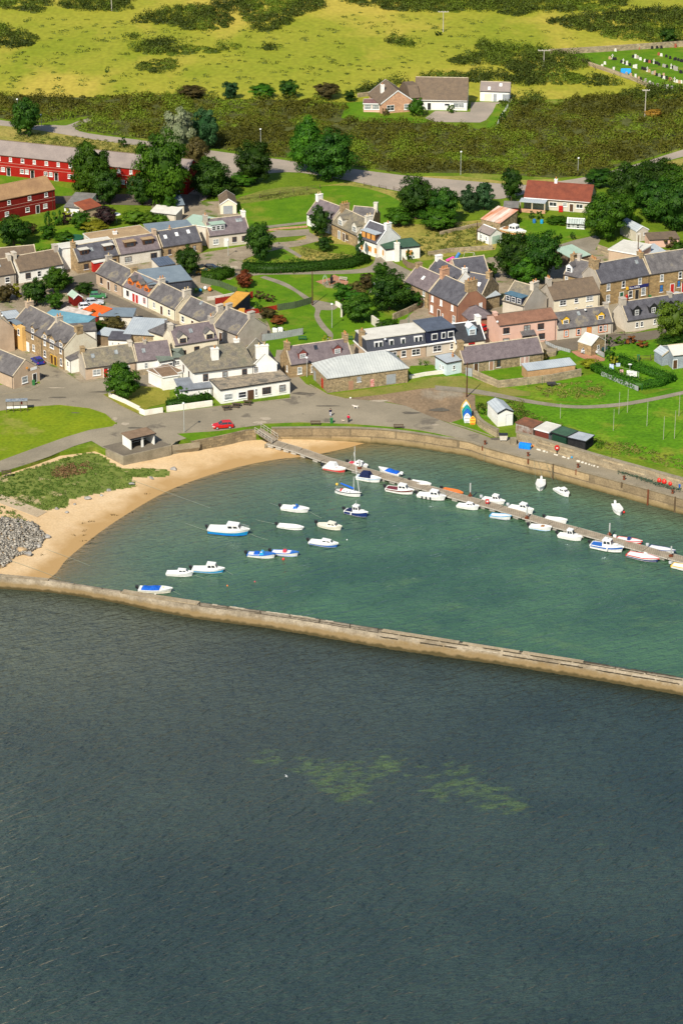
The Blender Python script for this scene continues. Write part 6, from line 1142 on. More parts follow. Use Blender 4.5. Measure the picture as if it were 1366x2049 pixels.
AR = [([(430, 5), (480, 0), (620, -4), (650, 14), (600, 30), (560, 58), (500, 62), (490, 38), (440, 18)], 21), ([(-40, -6), (60, -8), (105, 6), (70, 26), (20, 22), (-40, 10)], 23), ([(130, -4), (180, -12), (250, -4), (272, 12), (240, 22), (170, 22), (128, 14)], 24), ([(268, 44), (310, 30), (370, 14), (430, 18), (466, 42), (440, 58), (380, 60), (320, 50)], 25),
 ([(-60, 52), (0, 54), (40, 64), (78, 82), (30, 98), (-60, 98)], 26), ([(268, 134), (290, 124), (320, 119), (347, 132), (320, 147), (280, 138)], 28), ([(683, 2), (760, -8), (900, -8), (1000, -10), (1240, -4), (1230, 18), (1150, 24), (1060, 26), (1030, 34), (980, 22), (880, 26), (820, 24), (740, 14)], 29),
 ([(1095, 44), (1160, 34), (1230, 24), (1320, 22), (1420, 20), (1420, 88), (1340, 84), (1260, 82), (1200, 70), (1140, 56)], 30), ([(898, 124), (940, 108), (965, 84), (985, 92), (1040, 96), (1096, 102), (1170, 118), (1170, 136), (1130, 142), (1168, 158), (1150, 170), (1060, 168), (1020, 154), (1000, 134), (940, 134)], 31),
 ([(1170, 166), (1195, 156), (1238, 164), (1225, 174), (1185, 174)], 32), ([(712, 186), (760, 168), (830, 158), (870, 146), (935, 146), (1010, 152), (1080, 166), (1070, 172), (1000, 166), (940, 166), (830, 160), (780, 176), (735, 188)], 33), ([(256, 96), (300, 88), (350, 92), (400, 94), (438, 104), (380, 110), (300, 108)], 34), ([(440, 90), (480, 92), (460, 100), (436, 98)], 35), ([(520, 94), (560, 92), (540, 102)], 36), ([(245, 74), (280, 70), (270, 79)], 37), ([(1240, 192), (1300, 176), (1366, 178), (1366, 196), (1300, 202)], 38), ([(775, 82), (800, 76), (835, 92), (800, 92)], 39), ([(300, 82), (345, 78), (340, 92), (300, 90)], 40), ([(1000, 200), (1080, 196), (1060, 212), (1010, 214)], 41)]
scrub('gorse_thicket', 'dark green gorse thickets scattered over the far yellow field', 'thicket', L_gorse2, AR, dens=.36, r0=1.0, r1=2.4, h0=1.0, h1=2.5, n_lf=64, leaf=.5)
scrub('field_tussocks', 'low green tussocks and rush patches across the far yellow field', 'grass', leafmat('tussock_leaves', (.07, .12, .02), (.20, .26, .05)), [([(-40, 30), (300, 40), (683, 60), (683, 100), (400, 116), (-40, 108)], 51), ([(683, 20), (1000, 40), (1180, 80), (900, 110), (683, 60)], 52), ([(-40, 110), (900, 110), (700, 190), (-40, 180)], 53)], dens=.03, r0=.7, r1=1.8, h0=.06, h1=.2, n_lf=24, leaf=.55, smooth=0)
# --- coarse grass on the dune, banks and meadow ---
scrub('dune_grass', 'coarse green dune grass between promenade path and sand', 'grass', L_grass, [(DUNE, 61), ([(-60, 1002), (0, 1006), (30, 1016), (58, 1034), (30, 1036), (-60, 1020)], 62)], dens=1.9, r0=.25, r1=.6, h0=.08, h1=.36, n_lf=24, leaf=.22, onbed=True, z=-.6, smooth=0)
scrub('dead_bracken', 'brown dead growth in the dune grass', 'bracken', leafmat('dead_leaves', (.16, .09, .04), (.38, .25, .11)), [([(100, 938), (140, 922), (178, 914), (182, 928), (150, 945), (115, 950)], 63)], dens=2.4, r0=.3, r1=.7, h0=.3, h1=.7, n_lf=22, leaf=.26, onbed=True, z=-.3, smooth=0)
scrub('rough_grass', 'long dry grass on the banks and unmown plots', 'grass', L_grass2, [([(40, 262), (180, 278), (300, 290), (352, 302), (350, 318), (240, 312), (100, 296), (20, 276)], 71), ([(860, 460), (960, 446), (985, 480), (930, 500), (850, 515), (830, 490)], 72), ([(600, 496), (690, 505), (700, 518), (610, 520)], 73), ([(1040, 800), (1060, 826), (1120, 850), (1130, 862), (1040, 845), (985, 815), (960, 812)], 74), ([(1080, 868), (1210, 902), (1366, 940), (1366, 915), (1260, 890), (1180, 872)], 75), ([(1070, 775), (1180, 762), (1230, 780), (1190, 800), (1090, 795)], 76), ([(950, 805), (1000, 804), (1060, 830), (1030, 850), (975, 835)], 77), ([(470, 402), (560, 386), (640, 386), (560, 399)], 78)], dens=.8, r0=.4, r1=1.0, h0=.25, h1=.7, n_lf=20, leaf=.32, smooth=0)
scrub('bank_plants', 'dark green weeds growing behind the white boathouse', 'weeds', L_mid, [([(1030, 826), (1060, 822), (1078, 838), (1060, 846), (1030, 842)], 81), ([(955, 812), (985, 808), (975, 830), (952, 832)], 82), ([(1186, 886), (1215, 880), (1200, 900), (1186, 900)], 83)], dens=1.0, r0=.4, r1=.9, h0=.4, h1=.9, n_lf=22, leaf=.28, smooth=0)
# ================= WALLS, FENCES, POLES =================
W_old = mat('old_wall', (.38, .32, .22), (.26, .21, .14), s=.6, s2=4, bump=.4, v2=.2, rows=(.9, .35, .8)); W_whw = mat('white_wall', (.78, .75, .66), (.66, .60, .50), s=.6, s2=4, v2=.08)
wallrun('garden_wall', [(219, 794), (250, 807), (280, 822)], .9, .3, W_whw, 'low white wall running down beside the bushy pub garden tree', 'wall')
wallrun('garden_wall', [(280, 827), (290, 831), (326, 825.5)], 1.1, .35, W_whw, 'low white wall at the front corner of the pub garden', 'wall')
wallrun('garden_wall', [(334, 824), (380, 818), (425, 812)], 1.2, .35, W_whw, 'low white wall in front of the pub hedge', 'wall')
wallrun('harbour_wall', [(950, 838), (958, 852), (974, 864), (995, 875)], 1.6, .6, W_old, 'short curved stone wall between grass and white boathouse', 'wall', cope=M_conc, smooth=3)
wallrun('harbour_wall', [(1034, 884), (1061, 891), (1130, 911), (1204, 933), (1290, 957), (1366, 978), (1440, 1000)], 2.0, .8, W_old, 'long stone parapet wall along the back of the quay', 'wall', cope=M_conc)
wallrun('garden_wall', [(946, 754), (968, 764), (996.6, 776), (1050, 770), (1100, 764), (1161, 752)], 1.6, .4, W_old, 'stone wall round the garden of the long low cottage', 'wall')
wallrun('gate', [(931, 751), (944, 754)], 1.8, .1, M_greyp, 'grey boarded gate beside the pale blue hut', 'gate')
wallrun('cemetery_wall', [(1096, 110), (1200, 104), (1319, 96), (1500, 84)], 1.7, .5, W_old, 'straight stone wall along the far side of the cemetery', 'wall')
wallrun('cemetery_wall', [(1177, 131), (1230, 149), (1270, 163), (1311, 181)], 1.1, .5, W_old, 'stone wall along the near side of the cemetery', 'wall')
wallrun('garden_wall', [(1195, 504), (1217, 512), (1240, 524)], 1.8, .4, W_old, 'stone yard wall beside the pink harled workshop', 'wall')
wallrun('garden_wall', [(672, 611), (682, 617)], 1.0, .4, W_whw, 'short wall below the clipped round park bush', 'wall')
wallrun('garden_wall', [(683, 635), (684, 622), (706, 617)], 1.6, .4, M_dirtyw, 'whitish wall beside the large dome clipped bush', 'wall')
wallrun('garden_wall', [(744, 648), (758, 658), (771, 668)], 2.0, .4, M_dirtyw, 'pale harled wall right of the large dome clipped bush', 'wall')
wallrun('garden_wall', [(786, 640), (815, 628), (845, 612)], 1.4, .4, W_old, 'stone wall at foot of the yellow sandstone house', 'wall')
wallrun('garden_wall', [(818, 758), (850, 752), (895, 746)], .8, .3, W_whw, 'low white wall in front of the small front garden', 'wall')
wallrun('garden_wall', [(532, 463), (560, 459), (615, 455)], .45, .25, W_brick, 'low red brick wall beside the lane at the lawn foot', 'wall')
wallrun('garden_wall', [(880, 470), (940, 456), (960, 452)], .8, .5, W_old, 'old dyke along the top of the dry grass plot', 'wall')
wallrun('garden_wall', [(856, 512), (900, 505), (985, 499)], 1.0, .5, W_old, 'old dyke along the bottom of the dry grass plot', 'wall')
wallrun('garden_wall', [(715, 195), (770, 188), (790, 186)], 1.2, .4, W_old, 'pale wall behind the far bungalow', 'wall')
wallrun('garden_wall', [(0, 690), (14, 690), (22, 684)], 1.2, .3, W_old, 'low wall at the left edge by the grey garage', 'wall')
wallrun('garden_wall', [(275, 752), (318, 745)], 1.2, .3, W_old, 'low grey wall in front of the white walled cottage', 'wall')
wallrun('garden_wall', [(268, 655), (284, 652), (284, 645)], 1.0, .3, W_old, 'broken stone wall at the end of the cream garage', 'wall')
wallrun('garden_wall', [(415, 601), (440, 598), (480, 590)], .8, .3, M_dirtyw, 'low pale wall behind the lean-to workshop', 'wall')
wallrun('garden_wall', [(1086, 716), (1110, 712), (1112, 705)], 1.0, .4, W_old, 'low wall at the car park end of the stone cottage', 'wall')
def fence(pts, h, label, m, z=0., step=2.2):
 P = [G(x, y, z) for x, y in pts]; t = thing('fence', label, 'fence', tuple(P[0])); o0 = Vector(P[0]); Q = [p - o0 for p in P]
 mb = MB(); ribbon(mb, Q, h * .9, .06, .05); mb.build('fence_panel', m, t)
 for a, b in zip(Q, Q[1:]):
  n = max(1, int((b - a).length / step))
  for k in range(n + (b is Q[-1])):
   c = a + (b - a) * k / n; q = MB(); q.cbox((c.x, c.y + .07, -.2), .12, .12, h + .3); q.build('post', M_bark, t)
 return t
def wirefence(pts, h, label, m=None, z=0., step=3.):
 m = m or M_bark; P = [G(x, y, z) for x, y in pts]; t = thing('fence', label, 'fence', tuple(P[0])); o0 = Vector(P[0]); Q = [p - o0 for p in P]
 mb = MB()
 for f in (.45, .9): mb.path([q + Vector((0, 0, h * f)) for q in Q], .035, 4)
 mb.build('rails', m, t)
 for a, b in zip(Q, Q[1:]):
  n = max(1, int((b - a).length / step))
  for k in range(n + (b is Q[-1])):
   c = a + (b - a) * k / n; q = MB(); q.cbox((c.x, c.y, -.2), .13, .13, h + .2); q.build('post', m, t)
 return t
F_red = mat('red_fence', (.36, .035, .02), (.26, .025, .016), s=.8, stripes=('X', .3, .2)); F_green = mat('green_fence', (.10, .14, .07), (.07, .10, .05), s=.8, stripes=('X', .4, .25)); F_grey = mat('grey_fence', (.36, .38, .38), (.28, .30, .30), s=.8, stripes=('X', .4, .2))
fence([(431, 610), (470, 604), (506, 596)], 1.7, 'upper red boarded garden fence near the rust red tree', F_red)
fence([(478, 632), (520, 626), (554, 620)], 1.2, 'lower red boarded garden fence meeting the green one', F_red)
fence([(556, 622), (590, 617), (625, 607)], 1.7, 'dull green fence ending at the tall brown pole', F_green)
fence([(402, 566), (440, 574), (474, 588)], 1.6, 'dark green mesh fence beside the play things', F_green)
fence([(524, 683), (560, 678), (606, 670)], 1.7, 'grey boarded fence below the garden bags', F_grey)
fence([(1168, 699), (1190, 707), (1208, 716)], 1.2, 'pale grey fence on the patio behind the white roofed hut', F_grey)
fence([(1090, 688), (1110, 698), (1140, 706)], .8, 'low white rail fence at the end of the small car park', F_grey)
fence([(1202, 752), (1240, 768), (1276, 783)], 1.1, 'weathered pale fence along the drying green hedge', F_grey)
wirefence([(1276, 724), (1300, 722), (1326, 712)], 1.4, 'timber rail fence beside the grey ridged shed', M_bark, step=1.5)
wirefence([(1214, 677), (1248, 671)], 1.0, 'wooden rail fence at the bend by the allotment', M_bark)
wirefence([(462, 403), (520, 397), (560, 390), (640, 377)], 1.1, 'thin dark wire fence across the top of the lawn')
wirefence([(990, 262), (1000, 240), (1022, 205)], 1.1, 'white railed fence right of the far bungalow lawn', M_whitep)
wirefence([(728, 372), (742, 376)], .9, 'small dark hoop rail beside the wide pale road, left of three', M_bark)
wirefence([(758, 376), (772, 380)], .9, 'small dark hoop rail beside the wide pale road, middle of three', M_bark)
wirefence([(787, 380), (799, 383)], .9, 'small dark hoop rail beside the wide pale road, right of three', M_bark)
wirefence([(1150, 122), (1180, 130), (1190, 140)], 1.2, 'dark post fence at the near corner of the cemetery', M_bark)
fence([(1156, 522), (1190, 528), (1200, 532)], 1.5, 'brown boarded fence below the open carport', W_wood)
fence([(805, 556 - 30), (815, 536), (830, 540)], 1.6, 'brown boarded fence between boarded house and court', W_wood)
def pole(x, y, h, label, m, r=.09, lamp=None, arm=None, name='pole', cat='pole', group=None, z=0.):
 p = G(x, y, z); t = thing(name, label, cat, tuple(p), 0, group); mb = MB(); mb.tube((0, 0, -.3), (0, 0, h), r, r * .65, 8); mb.build('post', m, t)
 if lamp:
  q = MB(); q.tube((0, 0, h - .1), (.0, -.5, h + .12), .05); q.build('bracket', m, t)
  q = MB(); q.lathe([(.05, 0), (.24, .05), (.28, .16), (.2, .3), (.04, .34)], (0, -.7, h), 10, 1, 1.5); q.build('lamp_head', lamp, t)
 if arm:
  q = MB(); q.box(-arm / 2, arm / 2, -.09, .09, h - .35, h - .15); q.build('crossarm', m, t)
  for k in (-.45, -.15, .15, .45): q = MB(); q.lathe([(.06, 0), (.09, .08), (.04, .2)], (k * arm, 0, h - .148), 6); q.build('insulator', M_whitep, t)
 return t
M_lamp = paint('lamp_shell', (.75, .77, .75)); M_galv = mat('galvanised', (.42, .44, .42), s=1, rough=.5); M_polew = mat('grey_timber', (.45, .42, .36), (.34, .31, .26), s=2, s2=8); M_poleb = mat('brown_pole', (.10, .05, .03), s=2)
for x, y, h, l in [(38, 252, 7.5, 'street lamp showing behind the round dark tree at the left'), (522, 306, 6.5, 'street lamp standing in front of the scrub above the road bend'), (921, 350, 6.2, 'street lamp on the verge above the wide pale road'), (1155, 352, 4.8, 'street lamp beside the road behind the red roofed bungalow'), (9, 683, 6.0, 'street lamp in front of the bare tan gable'), (369, 866, 6.4, 'street lamp on the grass beside the harbour road left of the red car'), (614, 754, 4.4, 'street lamp before the sandstone cottage with red brown dormers'),
  (770, 722, 5.0, 'street lamp before the grey mansard house'), (993, 690, 5.4, 'street lamp before the pink house gable'), (1168, 664, 5.2, 'street lamp before the orange trimmed cottage'), (84, 258, 4.0, 'short lamp right of the round dark tree'), (457, 512, 4.0, 'street lamp before the cottage with green topped dormer'), (664, 656, 5.6, 'thin white lamp post in the middle of the park lawn')]:
 pole(x, y, h, l, M_galv, .08, M_lamp, name='street_lamp', cat='street lamp', group='street lamps about the village')
for x, y, h, a, l in [(886, 64, 6.5, 3.2, 'grey telegraph pole with crossarm on the far field, farther one'), (1087, 133, 5.0, 3.6, 'telegraph pole with crossarm at the corner of the cemetery wall'), (1289, 236, 8.0, 2.0, 'tall pale pole standing in the scrub below the cemetery'), (224, 22, 5.0, 1.2, 'small pole among far thickets at the top left')]:
 pole(x, y, h, l, M_polew, .16, arm=a, name='telegraph_pole', cat='pole')
pole(933, 795, 7.6, 'tall dark pole rising behind the stacked dinghies', M_poleb, .16); pole(625, 611, 8.0, 'tall brown pole at the meeting of the park paths', M_poleb, .15); pole(817, 660, 3.6, 'green painted post by the lane behind the mansard houses', paint('pole_green', (.08, .2, .13)), .1)
pole(953, 488, 5.6, 'dark pole left of the garage with green door', M_poleb, .12); pole(1274, 530, 7.2, 'dark pole behind the post office roof', M_poleb, .14); pole(1245, 560, 1.6, 'short vent pipe beside post office chimney', M_galv, .08); pole(1209, 706, 6.0, 'grey wooden pole beside the white roofed hut', M_polew, .11); pole(1222, 26 + 911, 3.6, 'thin post with small white sign on the quay road', M_poleb, .07, name='sign_post', cat='sign post')
for x, y, h, l in [(1237, 829, 4.8, 'first from the left beyond the track'), (1254, 826, 5.2, 'second from the left beyond the track'), (1226, 862, 4.6, 'nearest to the huts below the track'), (1293, 853, 5.4, 'in the middle of the meadow'), (1348, 878, 6.0, 'tallest near the right edge'), (1326, 880, 5.0, 'left of the tallest near the right edge'), (1357, 833, 5.0, 'at the right edge by the track'), (1120, 838, 3.4, 'behind the rusty hut'), (1055, 775, 2.0, 'short, below the stone garden wall, left'), (1084, 770, 2.0, 'short, below the stone garden wall, right'), (1283, 782, 1.6, 'short, at the hedge corner')]:
 pole(x, y, h, 'bare wooden net drying pole, ' + l, M_polew if h > 3 else M_greenp, .05, name='drying_pole', cat='pole', group='drying poles on the meadow')
# --- boathouse and huts on the quay ---
t, W, D, h = H_('boathouse', 'small white boathouse with pale grey roof above the quay', 'boathouse', (995.3, 827), (1026, 823.5), 2.9, 6.0, .75, W_white, R_asb, roof='xgable', verge=M_blackp, left=[])
q = MB(); q.box(W * .52, W * .54, -.05, -.003, 0, 2.4); q.box(W * .97, W * .99, -.05, -.003, 0, 2.4); q.box(W * .54, W * .97, -.05, -.003, 2.34, 2.4); q.build('door_frame', M_greyp, t)
q = MB(); q.box(W * .54, W * .97, -.04, -.003, .05, 2.33); q.build('door', M_whitep, t)
H_('hut', 'rusty brown corrugated hut with tan end board, leftmost of the quay huts', 'hut', (1031, 846), (1066, 856), 2.1, 3.2, .1, mat('rust_sheets', (.20, .085, .05), (.38, .36, .33), s=.9, s2=3, stripes=('X', .35, .35)), mat('rust_flat_roof', (.24, .10, .055), (.14, .07, .045), s=.7), roof='mono', gutter=None)
H_('hut', 'maroon hut with flat white roof, second of the quay huts', 'hut', (1070, 859), (1097, 866), 2.3, 4.2, 0, paint('maroon_paint', (.16, .04, .03)), R_whitef, roof='flat', gutter=M_whitep, sidewm=M_greyp)
H_('hut', 'dark green hut with dark green roof, third of the quay huts', 'hut', (1104, 866), (1132, 874.5), 2.2, 3.6, 0, paint('dark_green_boards', (.015, .05, .03)), R_dkgreen, roof='flat', gutter=M_blackp)
H_('hut', 'black tarred hut with pale grey roof, rightmost of the quay huts', 'hut', (1135, 876), (1170.4, 884), 2.0, 3.5, 0, mat('black_tar_boards', (.035, .035, .038), (.02, .02, .022), s=1, stripes=('X', .3, .4)), mat('hut_grey_roof', (.40, .43, .46), (.30, .33, .36), s=.5), roof='flat', gutter=M_blackp)
# --- white shelter ---
t = thing('shelter', 'white open fronted seafront shelter with flat brown roof', 'shelter', tuple(G(262, 901)), 0)
a = G(262, 901); b = G(310, 890); d = (b - a).xy; t.rotation_euler[2] = math.atan2(d.y, d.x); W = d.length; D = 3.4
q = MB(); q.box(0, .2, 0, D, 0, 2.3); q.box(W - .2, W, 0, D, 0, 2.3); q.box(.2, W - .2, D - .2, D, 0, 2.3); q.box(W * .46, W * .46 + .45, .1, .3, 0, 2.3); q.build('wall', W_white, t)
q = MB(); q.box(-.2, W + .2, -.25, D + .2, 2.302, 2.5); q.build('roof', MC['brown_grit_roof'], t); q = MB(); q.box(-.24, W + .24, -.3, -.252, 2.28, 2.52); q.box(W + .202, W + .25, -.25, D + .2, 2.28, 2.52); q.build('fascia', M_blackp, t)
q = MB(); q.box(.5, W - .5, D - .8, D - .3, .42, .5); q.box(.5, W - .5, D - .35, D - .3, .7, .95); q.build('bench', M_bark, t)
# ================= PONTOON =================
M_deck = mat('pontoon_deck', (.36, .30, .22), (.25, .21, .155), s=.7, s2=5, v2=.15, stripes=('X', .35, .2)); M_float = mat('pontoon_float', (.34, .32, .28), s=1)
PON = smooth_px([(538, 884), (570, 893), (600, 902), (650, 920), (700, 934), (760, 951), (800, 962), (850, 976), (900, 990), (960, 1006), (1000, 1017), (1050, 1033), (1100, 1048), (1150, 1061), (1218, 1080), (1290, 1100), (1341, 1114), (1400, 1130), (1500, 1158)], 1)
pt = thing('pontoon', 'long grey boarded pontoon walkway running out across the harbour', 'pontoon', (0, 0, 0))
PP = []
for x, y in PON:
 p = G(x, y, WZ + .55); zb = bedz(p.x, p.y); PP.append(G(x, y, max(WZ + .55, zb + .55)))
for i, (a, b) in enumerate(zip(PP, PP[1:])):
 d = b - a; L = d.length; e = d.normalized() * .05; W_ = 2.5
 mb = MB(); ribbon(mb, [a + e, b - e], .12, W_, 0); mb.build('deck_section', M_deck, pt)
 mb = MB()
 for o in (-W_ / 2 + .02, W_ / 2 - .02): ribbon(mb, offs([a + e, b - e], o), .2, .1, -.07)
 mb.build('edge_beam', M_polew, pt)
 n = max(2, int(L / 3.2))
 for k in range(n):
  c = a + d * ((k + .5) / n); mb = MB(); mb.cbox((c.x, c.y, c.z - .62), 1.2, W_ - .3, .54, math.atan2(d.y, d.x)); mb.build('float', M_float if i > 2 else M_polew, pt)
for x, yb, yt, l in [(719, 944, 921, 'grey steel mooring pile by the navy canopied boat'), (940, 999, 966, 'pale steel mooring pile right of the orange dinghy'), (1053, 1044, 1013, 'mooring pile with collar below the white cabin boat'), (1218, 1077, 1046, 'pale mooring pile above the dark blue hulled boat'), (1341, 1120, 1092, 'mooring pile with collar near the right edge')]:
 p = G(x, yb, WZ); h = (yb - yt) / ((yb + 1402) / 225.2 * .93); t = thing('mooring_pile', l, 'pile', tuple(p)); mb = MB(); mb.tube((0, 0, -3), (0, 0, h * .45), .16, n=10); mb.build('pile_foot', M_rust, t)
 mb = MB(); mb.tube((0, 0, h * .45), (0, 0, h), .155, n=10); mb.build('pile_shaft', M_galv, t); mb = MB(); mb.lathe([(.25, .7), (.42, .7), (.42, .9), (.25, .9)], n=10); mb.build('collar', M_rust, t)
# gangway from the quay down to the pontoon
g0 = G(516, 861, .12); g1 = PP[0] + Vector((1.2, -.3, .2)); t = thing('gangway', 'sloping railed gangway from the quay down to the pontoon', 'gangway', tuple(g0)); d = g1 - g0
mb = MB(); ribbon(mb, [Vector((0, 0, 0)), d], .1, 2.6, 0); mb.build('deck', M_deck, t)
for o in (-1.25, 1.25):
 A_ = offs([Vector((0, 0, 0)), d], o); mb = MB()
 for k in range(6): c = A_[0] + (A_[1] - A_[0]) * k / 5; mb.tube(c, c + Vector((0, 0, 1.1)), .045, n=6)
 mb.path([A_[0] + Vector((0, 0, 1.1)), A_[1] + Vector((0, 0, 1.1))], .05); mb.path([A_[0] + Vector((0, 0, .6)), A_[1] + Vector((0, 0, .6))], .04); mb.build('railing', M_polew, t)
mb = MB(); mb.cbox((PP[0].x - .6, PP[0].y - 1.2, PP[0].z - 1.6), .5, .5, 1.5); tag(mb.build('support_post', M_conc), 'short concrete post under the shore end of the pontoon', 'post')
# ================= BOATS =================
B_white = paint('gelcoat_white', (.80, .80, .77), .3); B_cream = paint('gelcoat_cream', (.76, .72, .60), .3); B_blue = paint('hull_blue', (.02, .13, .48), .3); B_sky = paint('hull_sky_blue', (.02, .32, .62), .3); B_navy = paint('hull_navy', (.015, .035, .16), .3)
B_red = paint('hull_red', (.62, .03, .02), .3); B_maroon = paint('hull_maroon', (.16, .015, .015), .3); B_black = paint('motor_black', (.018, .018, .02), .35); B_orange = paint('boat_orange', (.75, .20, .03), .4); B_grey = paint('boat_grey', (.42, .44, .45)); B_pale = paint('pale_blue_hull', (.50, .62, .74), .3)
B_teal = paint('boat_teal', (.02, .33, .30)); B_yel = paint('boat_yellow', (.82, .50, .05)); C_blue = mat('blue_canvas', (.015, .12, .55), (.012, .09, .42), s=2, rough=.9); C_navy = mat('navy_canvas', (.018, .028, .085), s=2, rough=.9); B_wood = mat('varnished_wood', (.35, .17, .06), s=2, rough=.4); B_floor = paint('boat_floor', (.55, .55, .50)); B_pink = paint('red_seat', (.62, .05, .08))
def hull_sec(t, L, Bm, F0, F1, round_stern):
 wd = Bm / 2 * (min(1, (.80 + .45 * t)) if t < .45 else max(0, 1 - ((t - .45) / .55) ** 2.3))
 if round_stern and t < .25: wd *= .35 + .65 * math.sin(t / .25 * math.pi / 2)
 return wd, F0 + (F1 - F0) * t ** 1.8
def boat(x0, y0, x1, y1, label, style, hm, tm=None, Bm=None, deckm=None, motor=True, cab=None, cov=None, cat='boat', F0=.55, F1=1.0, floorm=None, stripe=None, z=WZ, rs=False, extras=(), name=None, canw=.86, pitch=0., heel=0., group=None):
 """stern pixel, bow pixel (waterline), built bow towards +x"""
 a = G(x0, y0, z); b = G(x1, y1, z); d = (b - a).xy; L = d.length; Bm = Bm or max(1.7, L * .36); tm = tm or hm; deckm = deckm or B_white
 t = thing(name or 'motor_boat', label, cat, (a.x, a.y, z), math.atan2(d.y, d.x), group); t.rotation_euler[0] = heel
 N_ = 12; mb = MB(); ms = [tm, hm, M_brownp]; rows = []
 for i in range(N_ + 1):
  u = i / N_; wd, f = hull_sec(u, L, Bm, F0, F1, rs); x = L * u; k = -.35 + .35 * max(0, (u - .7) / .3) ** 2; xr = x - (1 - 0) * 0
  rake = .10 * L * max(0, (u - .6) / .4) ** 2
  rows.append([(x - rake, 0, k), (x - rake * .7, -wd * .72, -.08 + .1 * u), (x - rake * .4, -wd * .93, f * .6), (x, -wd, f)])
 V = []
 for r in rows: V += r + [(p[0], -p[1], p[2]) for p in r[:0:-1]]
 fs = []; m = []
 for i in range(N_):
  for j in range(6):
   q = i * 7; aa = q + j; bb = q + (j + 1); mb_ = 7
   fs.append((aa, aa + 7, bb + 7, bb)[::-1]); m.append(0 if j in (2, 3) else 1)
 fs.append((0, 1, 2, 3, 4, 5, 6)); m.append(0)
 hb = MB(); hb.add(V, fs); hb.m = m; hb.build('hull', [tm, hm], t)
 # gunwale rim, floor and foredeck
 Pp = [(L * i / N_,) + hull_sec(i / N_, L, Bm, F0, F1, rs) for i in range(N_ + 1)]
 rim = MB(); iw = .10
 for sg in (-1, 1):
  vs = []
  for x, wd, f in Pp: vs += [(x, sg * (wd + .03), f - .06), (x, sg * (wd + .03), f + .035), (x - .02, sg * max(wd - iw, 0), f + .035), (x - .02, sg * max(wd - iw, 0), f - .25)]
  rim.add(vs, [(4 * i + k, 4 * i + k + 1, 4 * i + k + 5, 4 * i + k + 4) for i in range(N_) for k in range(3)])
 x0_, w0, f0 = Pp[0]; rim.box(-.05, .12, -w0, w0, f0 - .3, f0 + .02); rim.build('gunwale', stripe or deckm, t)
 fl = MB(); vs = []
 zf = .12
 for x, wd, f in Pp[:-1]: vs += [(x, -max(wd - .08, .02), zf), (x, max(wd - .08, .02), zf)]
 fl.add(vs, [(2 * i, 2 * i + 2, 2 * i + 3, 2 * i + 1) for i in range(N_ - 1)]); fl.build('floor', floorm or B_floor, t)
 dk0 = {'open': .84, 'dinghy': .9, 'cuddy': .48, 'cabin': .66, 'wheel': .62, 'sail': .3, 'sport': .50, 'cover': .5}.get(style, .7)
 dk = MB(); vs = []; us = [dk0 + (1 - dk0) * i / 6 for i in range(7)]
 for u in us:
  wd, f = hull_sec(u, L, Bm, F0, F1, rs); wd = max(wd - .06, .01); vs += [(L * u, -wd, f + .03), (L * u, 0, f + .09), (L * u, wd, f + .03)]
 dk.add(vs, [(3 * i + k, 3 * i + 3 + k, 3 * i + 4 + k, 3 * i + 1 + k) for i in range(6) for k in range(2)])
 wd, f = hull_sec(dk0, L, Bm, F0, F1, rs); dk.add([(L * dk0, -wd + .1, zf), (L * dk0, wd - .1, zf), (L * dk0, wd - .06, f + .03), (L * dk0, 0, f + .09), (L * dk0, -wd + .06, f + .03)], [(0, 1, 2, 3, 4)])
 dk.build('foredeck', deckm, t)
 fz = lambda u: hull_sec(u, L, Bm, F0, F1, rs)[1]
 cm = cab or B_white
 def cabin(u0, u1, w_, h_, rk0=.05, rk1=.3, win=True, roofm=None):
  z0 = fz(u0) - .05; X0, X1 = L * u0, L * u1; wf = w_ * .72; c = MB()
  q = [(X0, -w_ / 2, z0), (X1, -wf / 2, z0 + .12), (X1, wf / 2, z0 + .12), (X0, w_ / 2, z0)]
  tp = [(X0 + rk0 * h_, -w_ * .42, z0 + h_), (X1 - rk1 * h_ - .1, -wf * .42, z0 + h_ * .97), (X1 - rk1 * h_ - .1, wf * .42, z0 + h_ * .97), (X0 + rk0 * h_, w_ * .42, z0 + h_)]
  mid = (X0 + X1) / 2 + .1
  c.add(q + tp, [(4, 5, 6, 7), (0, 1, 5, 4), (1, 2, 6, 5), (2, 3, 7, 6), (3, 0, 4, 7)]); o = c.build('cabin', cm, t, bevel=.05)
  r = MB(); r.prism([(p[0] + (.06 if i in (1, 2) else -.1), p[1] * 1.08) for i, p in enumerate(tp)], z0 + h_ + .004, z0 + h_ + .07); r.build('cabin_roof', roofm or cm, o)
  if win:
   def quad(p, q_, r_, s__, a0, a1, b0, b1, off):
    L_ = lambda A, B, k: Vector(A) + (Vector(B) - Vector(A)) * k
    def P_(u, v): return L_(L_(p, q_, u), L_(s__, r_, u), v)
    pts = [P_(a0, b0), P_(a1, b0), P_(a1, b1), P_(a0, b1)]; n = (pts[1] - pts[0]).cross(pts[3] - pts[0]).normalized() * off
    g = MB(); g.add([x + n for x in pts] + [x + n * .2 for x in pts], [(0, 1, 2, 3), (0, 4, 5, 1), (1, 5, 6, 2), (2, 6, 7, 3), (3, 7, 4, 0)]); g.build('window', M_glass, o)
   quad(q[0], q[1], tp[1], tp[0], .12, .46, .45, .88, .02); quad(q[0], q[1], tp[1], tp[0], .54, .88, .45, .88, .02)
   quad(q[2], q[3], tp[3], tp[2], .12, .46, .45, .88, .02); quad(q[2], q[3], tp[3], tp[2], .54, .88, .45, .88, .02)
   quad(q[1], q[2], tp[2], tp[1], .08, .47, .4, .88, .02); quad(q[1], q[2], tp[2], tp[1], .53, .92, .4, .88, .02)
  return o
 cw_ = Bm * canw
